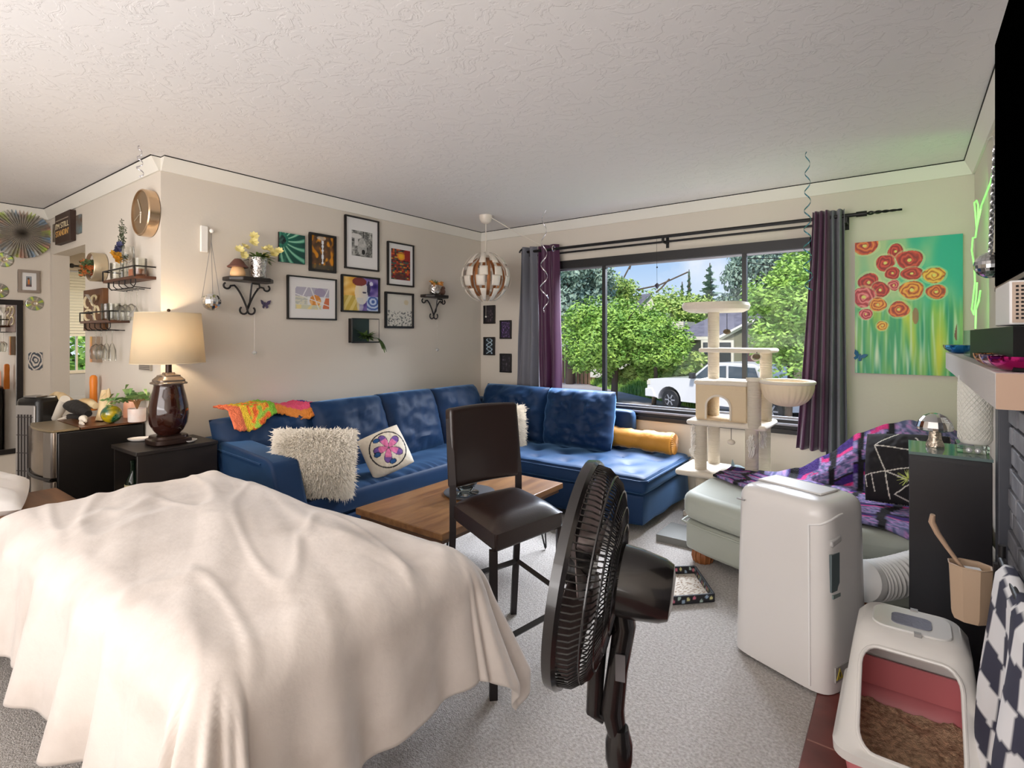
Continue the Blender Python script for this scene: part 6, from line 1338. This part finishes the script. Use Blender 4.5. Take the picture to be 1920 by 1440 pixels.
for k in range(13):
    a = k*2.4; el = rn.uniform(.25, 1.1); L0 = rn.uniform(.09, .15); d = Vector((math.cos(a)*math.cos(el), math.sin(a)*math.cos(el), math.sin(el))); b0 = Vector((p.x, p.y, ft+.075)); b1 = b0+Vector((d.x*.02, d.y*.02, .05)); stm.tube([b0, b1, b1+d*.04], .003, 5)
    s_ = d.cross(Vector((0, 0, 1))).normalized(); b2_ = b1+d*.03
    for q in range(5):
        t = q/5; m0 = b2_+d*L0*t+Vector((0, 0, -.06*t*t)); wd = .042*(1-t*.6)
        for sg in (-1, 1): lf._add([m0, m0+d*L0*.16, m0+d*L0*.26+s_*sg*wd+Vector((0, 0, -.012)), m0+d*L0*.12+s_*sg*wd*.9+Vector((0, 0, -.012))], [(0, 1, 2, 3)])
    lf._add([b2_+d*L0*.85-s_*.01, b2_+d*L0*.85+s_*.01, b2_+d*L0*1.2+Vector((0, 0, -.07))], [(0, 1, 2)])
lf.build('leaves', mat('monstera', (70, 116, 60), .4, var=((150, 180, 110), 14)), pp_, flat=True); stm.build('stems', mat('stem_brown', (140, 100, 60), .6), pp_)
p = onf(232, 783); sl = thing('glow_dome', 'pink and white glowing dome ornament behind the glass ball', 'ornament', p); mb = MB(); mb.M = Matrix.Translation((p.x+.0, p.y+.05, ft)); mb.lathe([(0, 0), (.05, 0), (.052, .03), (.049, .09), (.038, .135), (.018, .155), (0, .158)], n=30)
mb.build('dome', mat('dome_pink', (250, 214, 190), .4, var=((246, 160, 120), 3), emit=((255, 170, 130), .25)), sl)
# driftwood and gourd, small white skull, black-white skull head, orange bottle
M_drift = mat('driftwood', (206, 172, 120), .7, var=((236, 214, 170), 8), bump=(14, .5))
p = onf(182, 790); mb = MB(); mb.tube([p+Vector((0, .04, .0)), p+Vector((-.005, .05, .07)), p+Vector((-.02, .05, .13)), p+Vector((-.03, .05, .19))], [.05, .042, .034, .02], 14); mb.tube([p+Vector((.04, .05, .02)), p+Vector((.02, .06, .1)), p+Vector((.0, .06, .2))], [.03, .02, .006], 10); tag(mb.build('driftwood', M_drift), 'upright pale driftwood piece on the fridge with an orange bottle behind', 'driftwood')
ob = at(172, 715, Y=1.28); mb = MB(); mb.M = Matrix.Translation((ob.x, 1.29, ft)); mb.lathe([(0, 0), (.022, 0), (.024, .03), (.022, .16), (.024, .2), (.022, .24), (.012, .252), (0, .254)], n=20); tag(mb.build('orange_bottle', mat('orange_plastic', (236, 136, 40), .35)), 'orange bottle standing upright behind the driftwood', 'bottle')
p0, p1 = at(96, 742, Y=1.12), at(180, 765, Y=1.15); mb = MB(); mb.tube([p0.lerp(p1, t/8)+Vector((0, 0, .02*math.sin(t*1.1))) for t in range(9)], [.012, .022, .028, .03, .03, .034, .036, .03, .02], 12); tag(mb.build('driftwood', M_drift), 'tan branch of driftwood lying across the skull', 'driftwood')
sk = thing('animal_skull', 'black and white horned animal skull on the fridge under the driftwood', 'skull', onf(130, 790)); pz = onf(132, 788)
M_bone = mat('bone_white', (232, 222, 206), .6); mb = MB(); q = [at(a, b, Y=1.08) for a, b in ((122, 748), (115, 765), (106, 782), (98, 788))]; mb.tube(q, [.028, .03, .024, .012], 12); mb.tube([at(a, b, Y=1.09) for a, b in ((125, 783), (112, 787), (100, 790))], [.012, .012, .008], 8); mb.build('bone', M_bone, sk)
mb = MB(); mb.tube([at(a, b, Y=1.10) for a, b in ((128, 760), (140, 762), (155, 768), (166, 776))], [.03, .045, .04, .02], 14); mb.tube([at(a, b, Y=1.11) for a, b in ((130, 782), (145, 784), (158, 782))], [.022, .03, .02], 12); mb.build('dark_hide', mat('hide_black', (26, 22, 20), .7, bump=(30, .6)), sk)
p = onf(156, 795); s2k = MB(); s2k.sphere(p+Vector((0, 0, .034)), .022, 14, (1.3, 1, .9)); s2k.tube([p+Vector((.02, 0, .032)), p+Vector((.05, 0, .02))], [.014, .007], 8)
for k in range(5): s2k.tube([p+Vector((-.02+.016*k, -.012, .02)), p+Vector((-.022+.017*k, -.012, .0))], .003, 5)
s2k.tube([p+Vector((-.03, -.01, .006)), p+Vector((.05, -.01, .006))], .005, 6); tag(s2k.build('small_skull', M_bone), 'tiny white skull figurine at the front of the fridge top', 'ornament')
# ---- tower fan left of the fridge
tx, ty = -4.80, 1.02; tf = thing('tower_fan', 'black tower heater with silver grille left of the mini fridge', 'tower fan', (tx, ty, 0), math.radians(28))
mb = MB(); mb.b2(-.095, .095, -.09, .09, .06, .93).build('housing', M_plast, tf, local=True, bev=.03); 
f_ = MB(); f_.b2(-.075, .075, -.1, -.088, .14, .88); fo = f_.build('front_frame', mat('silver_plastic', (176, 172, 168), .3, .5), tf, local=True, bev=.004)
mb = MB()
for i in range(5): mb.b2(-.055+.024*i, -.055+.024*i+.012, -.103, -.1, .2, .82)
for i in range(6): mb.b2(-.062, .062, -.104, -.101, .2+.12*i, .205+.12*i)
mb.build('grille', mat('grille_dark', (52, 46, 44), .5), fo, local=True, flat=True)
MB().b2(-.12, .12, -.11, .11, 0, .05).build('base', M_plast, tf, local=True, bev=.01); MB().box((0, -.03, .935), (.10, .08, .012)).build('control_panel', mat('panel_silver', (150, 146, 142), .3, .6), tf, local=True, bev=.004)
# ---- mirror with black frame
mi = thing('wall_mirror', 'tall rectangular mirror with black frame at the left wall', 'mirror', (XE, .9, 1.0))
ta = at(43, 563, X=XE+.02); bz_ = at(43, 848, X=XE+.02).z; y1 = ta.y; y0 = y1-.55; z1 = ta.z
for a, b, c_, d_2 in ((y0, y1, z1-.04, z1), (y0, y1, bz_, bz_+.04), (y0, y0+.04, bz_, z1), (y1-.04, y1, bz_, z1)): pass
fm_ = MB(); 
for a, b, c_, d_2 in ((y0, y1, z1-.04, z1), (y0, y1, bz_, bz_+.04), (y0, y0+.04, bz_+.04, z1-.04), (y1-.04, y1, bz_+.04, z1-.04)): fm_.b2(XE+.001, XE+.025, a, b, c_, d_2)
fm_.build('frame', M_black, mi, bev=.002); MB().b2(XE+.004, XE+.012, y0+.04, y1-.04, bz_+.04, z1-.04).build('mirror_glass', mat('mirror_glass', (235, 235, 235), .01, 1), mi)
# ---- foil pinwheel and discs on the mirror wall
M_holo = mat('holo_foil', (196, 190, 180), .25, .85)
def holo(u, v): a = u*40; k = N(u*50, v*8); return mix((168, 160, 148) if v > .3 else mix((70, 62, 54), (168, 160, 148), v/.3), [(206, 226, 120), (230, 180, 160), (160, 190, 220), (235, 235, 230)][int(u*23) % 4], min(1, max(0, (v-.55)*2*abs(math.sin(a))+k*.5)))
p = at(40, 438, X=XE+.02); R_ = .205; mb = MB(); nn = 48
def pinf(u, v): a = 2*PI*u; z = .014*(1 if int(round(u*nn*2)) % 2 else -1)*v; rr = R_*v*(1-.02*(int(round(u*nn*2)) % 2)); return Vector((XE+.022+z+.02*(1-v), p.y+rr*math.cos(a)*1.0, p.z+rr*math.sin(a)))
mb.grid(pinf, nn*2, 14, closeu=True, colfn=lambda u, v: cl(holo(u, v))); tag(mb.build('foil_pinwheel', mat('holo_attr', (190, 186, 176), .35, .25, attr=True), flat=True), 'large pleated silver foil rosette on the left wall', 'wall decoration')
def cdc(u, v):
    s = abs(math.sin(u*2*PI*2+.8)); c = (176, 178, 170)
    if v < .35: return (214, 200, 170)
    if s > .95: c = (220, 240, 120)
    elif s > .85: c = (130, 200, 160)
    elif s < .12: c = (232, 226, 226)
    return c
for lb, px, py in (('shiny disc on the left wall directly under the foil rosette', 8, 487), ('shiny disc above the mirror, at the picture edge', -2, 545), ('shiny disc under the small fox picture, right of the mirror', 65, 569)):
    p = at(px, py, X=XE+.004); mb = MB(); mb.grid(lambda u, v: Vector((XE+.004, p.y+.06*(.18+.82*v)*math.cos(2*PI*u), p.z+.06*(.18+.82*v)*math.sin(2*PI*u))), 72, 6, closeu=True, colfn=lambda u, v: cdc(u, v))
    tag(mb.build('compact_disc', mat('cd_attr', (190, 186, 176), .15, .7, attr=True), solid=.0015), lb, 'disc', 'shiny discs on the left wall')
def pic_orange(u, v):
    c = mix((150, 160, 170), (96, 96, 90), v); 
    if blob(u, v, .48, .52, .16, .34) < 1: c = (206, 120, 50)
    if blob(u, v, .42, .22, .2, .1) < 1: c = (90, 70, 60)
    if v > .78: c = (96, 76, 80)
    return c
wall_pic('framed_picture', 'small silver framed picture of an orange figure on the left wall', 'picture', 'E', (34, 505), (76, 508), (34, 549), (74, 549), .022, (.03, .03), pic_orange, (30, 36), mat('frame_silver', (160, 148, 138), .4, .4), .02)
def pic_wave(u, v): t = math.sin(math.hypot(u-.5, v-.45)*30+3*N(u*4, v*4)); return (226, 216, 204) if t > .3 else (120, 128, 136) if t > -.4 else (70, 76, 86)
wall_pic('poster', 'small unframed black and white wave picture on the left wall', 'poster', 'E', (53, 661), (80, 660), (53, 695), (80, 693), 0, None, pic_wave, (40, 46), M_mat, .004)
# ---- shelf wall (partition)
M_sign = mat('sign_brown', (58, 38, 28), .6)
a, b = at(106, 400, Y=YC-.03), at(134, 455, Y=YC-.03); sg_ = thing('wall_sign', 'dark brown box sign reading I\'M STILL above the kitchen opening', 'sign', (a.x, YC, a.z))
x0, x1, z0, z1 = a.x, b.x, at(120, 455, Y=YC-.03).z, at(120, 399, Y=YC-.03).z
MB().b2(x0, x1, YC-.04, YC-.001, z0, z1).build('board', M_sign, sg_, bev=.003)
def text(s, x, z, h, w_, m, par, y):
    cu = bpy.data.curves.new('t', 'FONT'); cu.body = s; cu.size = 1; cu.extrude = .01; o = bpy.data.objects.new('t', cu); COL.objects.link(o); bpy.context.view_layer.update()
    me = bpy.data.meshes.new_from_object(o.evaluated_get(bpy.context.evaluated_depsgraph_get())); bpy.data.objects.remove(o)
    xs_ = [v.co.x for v in me.vertices]; ys_ = [v.co.y for v in me.vertices]; sx_, sy_ = w_/(max(xs_)-min(xs_)), h/(max(ys_)-min(ys_)); x0_, y0_ = min(xs_), min(ys_)
    inv = WM[par.name].inverted()
    for v in me.vertices: v.co = inv @ Vector((x+(v.co.x-x0_)*sx_, y-v.co.z*.1, z+(v.co.y-y0_)*sy_))
    me.name = 'lettering'; me.materials.clear(); me.materials.append(m); o2 = bpy.data.objects.new('lettering', me); COL.objects.link(o2); o2.parent = par; return o2
M_let = mat('letter_cream', (236, 220, 180), .6); hh = z1-z0; wwd = x1-x0
text("I'M STILL", x0+wwd*.06, z0+hh*.50, hh*.19, wwd*.86, M_let, sg_, YC-.0405); text("STANDIN'", x0+wwd*.06, z0+hh*.24, hh*.20, wwd*.86, mat('letter_gold', (226, 176, 100), .6), sg_, YC-.0405)
MB().b2(x0+wwd*.06, x1-wwd*.1, YC-.0415, YC-.04, z0+hh*.765, z0+hh*.80).build('rule', mat('letter_dim', (150, 136, 120), .6), sg_)
for lb, px0, px1, py0, py1, col in (('narrow grey-green picture panel left of the brown box sign', 99, 105, 420, 453, (150, 146, 130)), ('narrow teal and brown picture panel right of the brown box sign', 143, 151, 403, 438, (110, 130, 134))):
    a, b = at(px0, py0, Y=YC-.01), at(px1, py1, Y=YC-.01); tag(MB().b2(a.x, b.x, YC-.012, YC-.001, at((px0+px1)/2, py1, Y=YC-.01).z, at((px0+px1)/2, py0, Y=YC-.01).z).build('wall_panel', mat('panel_%d' % col[0], col, .6, var=((96, 76, 60), 14))), lb, 'picture')
def round_case(name, label, px, py, rpx, dep_, face_m, rim_m):
    c = at(px, py, Y=YC-dep_); d = -c.x*sn+c.y*cs; r = rpx/1000*d; th = thing(name, label, 'clock' if 'clock' in name else 'ornament', (c.x, YC, c.z)); R = rotm(('X', 90))
    mb = MB(); mb.M = Matrix.Translation((c.x, YC-.001, c.z)); mb.lathe([(r*.94, .001), (r*1.0, .004), (r, dep_-.006), (r*.96, dep_), (r*.93, dep_), (r*.93, dep_-.01), (r*.93, .001)], R=R, n=56); mb.build('rim', rim_m, th)
    mb = MB(); mb.M = Matrix.Translation((c.x, YC-.001, c.z)); mb.lathe([(0, dep_-.012), (r*.935, dep_-.012)], R=R, n=56, cap=False); mb.build('face', face_m, th); return th, c, r
M_gold = mat('brushed_rose_gold', (214, 184, 150), .25, .9)
ck, c, r = round_case('wall_clock', 'round wall clock with deep brushed metal rim near the corner', 262, 398, 44, .065, mat('clock_face', (118, 96, 70), .4), M_gold)
mb = MB(); yy = YC-.058
for ang_, L_h, w_ in ((120, .7, .004), (265, .45, .005), (200, .8, .0025)): a_ = math.radians(ang_); mb.tube([(c.x, yy, c.z), (c.x+math.cos(a_)*r*L_h, yy, c.z+math.sin(a_)*r*L_h)], w_, 5)
mb.sphere((c.x, yy, c.z), .008, 10); mb.build('hands', mat('hand_silver', (220, 210, 190), .3, .7), ck)
oc, c, r = round_case('round_wall_mirror', 'round gold-rimmed case with orange flowers beside the kitchen opening', 168, 500, 27, .085, mat('mirror_glass', (235, 235, 235), .01, 1), mat('case_gold', (206, 190, 160), .3, .7))
fl_ = MB(); rn = random.Random(3)
for k in range(26): bloom(fl_, c+Vector((-r*.55+rn.uniform(-.05, .07), -.02+rn.uniform(-.02, .03), rn.uniform(-.07, .05))), .026, rn, 5)
fl_.build('flowers', mat('case_flowers', (206, 110, 50), .6, var=((70, 90, 50), 30, .45, .55)), oc, flat=True)
# second brown sign
a, b = at(158, 545, Y=YC-.03), at(194, 620, Y=YC-.03); sg2 = thing('wall_sign', 'brown wooden sign with pale lettering behind the lower glass shelf', 'sign', (a.x, YC, a.z)); zz0, zz1 = at(178, 620, Y=YC-.03).z, at(178, 542, Y=YC-.03).z
MB().b2(a.x, b.x, YC-.035, YC-.001, zz0, zz1).build('board', mat('sign_oak', (112, 72, 36), .6, var=((80, 48, 26), 5)), sg2, bev=.003)
mb = MB(); 
for k, (u, v, ru, rv) in enumerate(((.25, .7, .16, .14), (.6, .72, .14, .12), (.3, .38, .2, .13), (.72, .4, .12, .18))): mb.tube([(a.x+(b.x-a.x)*(u+ru*math.cos(t*PI/7)), YC-.037, zz0+(zz1-zz0)*(v+rv*math.sin(t*PI/7))) for t in range(12)], .009, 5)
mb.build('lettering', M_let, sg2)
# ---- glass shelves
M_wg = glassy('wine_glass', (246, 246, 242), .02, fr=.8)
def wineglass(name, label, group, hang=True, kind=0):
    mb = MB(); 
    if kind == 0: pr = [(0, 0), (.034, .0), (.034, .003), (.004, .006), (.0035, .09), (.006, .1), (.026, .115), (.036, .145), (.034, .18), (.029, .205)]
    elif kind == 1: pr = [(0, 0), (.034, .0), (.034, .003), (.004, .006), (.0035, .11), (.012, .13), (.05, .185)]
    elif kind == 2: pr = [(0, 0), (.03, .0), (.03, .003), (.004, .006), (.0035, .09), (.010, .1), (.022, .14), (.024, .21)]
    else: pr = [(0, 0), (.033, .0), (.036, .01), (.038, .11), (.036, .11), (.034, .012), (0, .008)]
    mb.lathe(pr, n=20, cap=False); o = mb.build(name, M_wg); return tag(o, label, 'glass', group)
def glass_shelf(label, xa, xb, zb, gid, ngl, std, glabel, slabel, zrail):
    th = thing('glass_rack_shelf', label, 'shelf', ((xa+xb)/2, YC, zb), 0, 'wine glass shelves'); y0 = YC-.115
    MB().b2(xa, xb, y0, YC-.001, zb, zb+.018).build('board', mat('walnut', (96, 58, 34), .5, var=((70, 40, 24), 6)), th, bev=.002)
    mb = MB(); mb.tube([(xa, YC-.004, zb+.075), (xa, y0, zb+.075), (xb, y0, zb+.075), (xb, YC-.004, zb+.075)], .005, 6); mb.tube([(xa, y0, zb+.075), (xa, y0, zb+.01)], .004, 6); mb.tube([(xb, y0, zb+.075), (xb, y0, zb+.01)], .004, 6)
    mb.build('guard_rail', M_blackm, th)
    mb = MB()
    for i in range(ngl+1):
        x = xa+.08+(xb-xa-.16)*i/ngl; mb.tube([(x, y0+.005, zb), (x, y0+.005, zb-.03), (x, y0+.02, zb-.045), (x, YC-.02, zb-.05), (x, YC-.004, zb-.05)], .003, 5)
    mb.tube([(xa+.05, y0+.02, zb-.0), (xa+.05, y0+.02, zb-.03), (xa+.09, y0+.02, zb-.05), (xb-.09, y0+.02, zb-.05), (xb-.05, y0+.02, zb-.03), (xb-.05, y0+.02, zb)], .003, 5)
    mb.build('glass_rail', M_blackm, th)
    first = None
    for i in range(ngl):
        x = xa+.08+(xb-xa-.16)*(i+.5)/ngl; k = 0 if gid == 0 else (0 if i < 2 else 2)
        o = wineglass('wine_glass', glabel, gid and 'glasses hanging under the lower shelf' or 'glasses hanging under the upper shelf', True, 1 if (gid == 0 and i == ngl-1) else k)
        if gid == 0 and i == ngl-1: o['label'] = 'clear cone-shaped glass hanging at the lamp end of the upper shelf'
        if gid == 1 and i >= 2: o['label'] = 'clear slim flute glass hanging under the lower wall shelf'
        if not (gid == 0 and i == ngl-1): o['label'] = [['clear wine glass hanging at the kitchen end of the upper wall shelf', 'clear wine glass hanging second from the kitchen end under the upper shelf', 'clear wine glass hanging beside the cone-shaped glass under the upper shelf'], ['clear round wine glass hanging at the kitchen end of the lower wall shelf', 'clear round wine glass hanging beside the flutes under the lower shelf', 'clear slim flute glass hanging beside the round glasses under the lower shelf', 'clear slim flute glass hanging at the lamp end of the lower wall shelf']][gid][i]
        o.rotation_euler = (PI, 0, 0); o.location = (x, y0+.055, zb-.045)
    for x, k, sl_ in std:
        o = wineglass('drinking_glass', sl_, 'glasses standing on the wall shelves', False, k); o.location = (x, y0+.05, zb+.019)
    return th
glass_shelf('wooden shelf with black rail holding glasses and flowers, the upper one', -4.27, -3.72, 1.695, 0, 4, ((-4.18, 3, 'clear tumbler on the upper wall shelf, at the end by the kitchen opening'), (-3.98, 0, 'clear stemmed wine glass standing beside the flower vase on the upper shelf'), (-3.79, 3, 'clear tumbler on the upper wall shelf, at the end by the wall corner')), 'clear wine glass hanging upside down under the upper wall shelf', 'clear glass standing on the upper wall shelf', 0)
glass_shelf('wooden shelf with black rail holding glasses, the lower one', -4.74, -4.15, 1.435, 1, 4, ((-4.64, 1, 'clear cone-shaped glass standing on the lower wall shelf before the wooden sign'), (-4.35, 3, 'clear tumbler standing mid lower wall shelf'), (-4.24, 3, 'clear tumbler at the lamp end of the lower wall shelf')), 'clear round wine glass hanging under the lower wall shelf', 'clear glass standing on the lower wall shelf', 0)
# pink-copper box, flowers in a glass
vx = at(226, 500, Y=1.28).x
tag(MB().b2(-3.99+.06, -3.82, 1.26, 1.32, 1.7145, 1.765).build('copper_box', mat('copper_box', (196, 126, 90), .4, .3)), 'small copper coloured box on the upper wall shelf', 'box')
va = thing('flower_vase', 'glass vase of yellow, blue and eucalyptus stems on the upper wall shelf', 'vase', (-4.06, 1.29, 1.714)); mb = MB(); mb.M = Matrix.Translation((-4.06, 1.275, 1.7145)); mb.lathe([(0, 0), (.022, 0), (.028, .03), (.018, .09), (.022, .12)], n=24); mb.build('vase_body', M_wg, va)
stp = Vector((-4.06, 1.275, 1.83)); mb = MB(); rn = random.Random(21)
for (dx, dz) in ((-.06, .02), (-.04, .24), (.0, .27), (.03, .22), (.07, .03), (.05, .0)): mb.tube([stp-Vector((0, 0, .1)), stp, stp+Vector((dx, -.01, dz))], .0018, 5)
for (dx, dz) in ((-.04, .24), (.0, .27), (.03, .22), (.07, .03)):
    for k in range(16): t = .35+.65*k/16; q = stp+Vector((dx*t+rn.uniform(-.016, .016), -.01+rn.uniform(-.012, .012), dz*t)); bloom(mb, q, .014, rn, 3)
mb.build('eucalyptus', mat('eucalyptus', (74, 84, 58), .6), va, flat=True)
mb = MB()
for k in range(12): bloom(mb, stp+Vector((-.055+rn.uniform(-.045, .045), -.02+rn.uniform(-.02, .02), .035+rn.uniform(-.025, .025))), .034, rn, 7)
mb.build('yellow_flowers', mat('petal_gold', (238, 180, 60), .6), va, flat=True)
mb = MB()
for k in range(8): bloom(mb, stp+Vector((-.02+rn.uniform(-.03, .04), -.02, .085+rn.uniform(-.03, .03))), .024, rn, 6)
mb.build('blue_flowers', mat('petal_blue', (64, 66, 104), .6), va, flat=True)
# small frame seen edge on with yellow-pink bar, vent plate
a = at(170, 655, Y=YC-.04); zt_, zb_ = at(170, 631, Y=YC-.04).z, at(170, 679, Y=YC-.04).z
kf = thing('deep_frame', 'slim deep frame with yellow to pink front edge under the lower glass shelf', 'frame', (a.x, YC, a.z)); MB().b2(a.x, a.x+.11, YC-.035, YC-.001, zb_, zt_).build('body', mat('frame_taupe', (160, 140, 120), .6), kf); MB().b2(a.x-.002, a.x+.014, YC-.045, YC-.036, zb_, zt_).build('edge_bar', mat('bar_yellow', (240, 206, 110), .5, var=((226, 150, 120), 3)), kf)
a, b = at(262, 682, Y=YC-.01), at(283, 694, Y=YC-.01); vt = thing('wall_vent', 'small grey louvred plate on the wall behind the lamp shade', 'vent', (a.x, YC, a.z)); za, zb2 = at(272, 694, Y=YC).z, at(272, 683, Y=YC).z
MB().b2(a.x, b.x, YC-.015, YC-.001, za, zb2).build('plate', mat('vent_grey', (170, 160, 146), .5), vt)
mb = MB()
for k in range(3): mb.b2(a.x+.008, b.x-.008, YC-.018, YC-.015, za+.006+k*.011, za+.011+k*.011)
mb.build('louvres', mat('vent_dark', (96, 88, 78), .5), vt, flat=True)
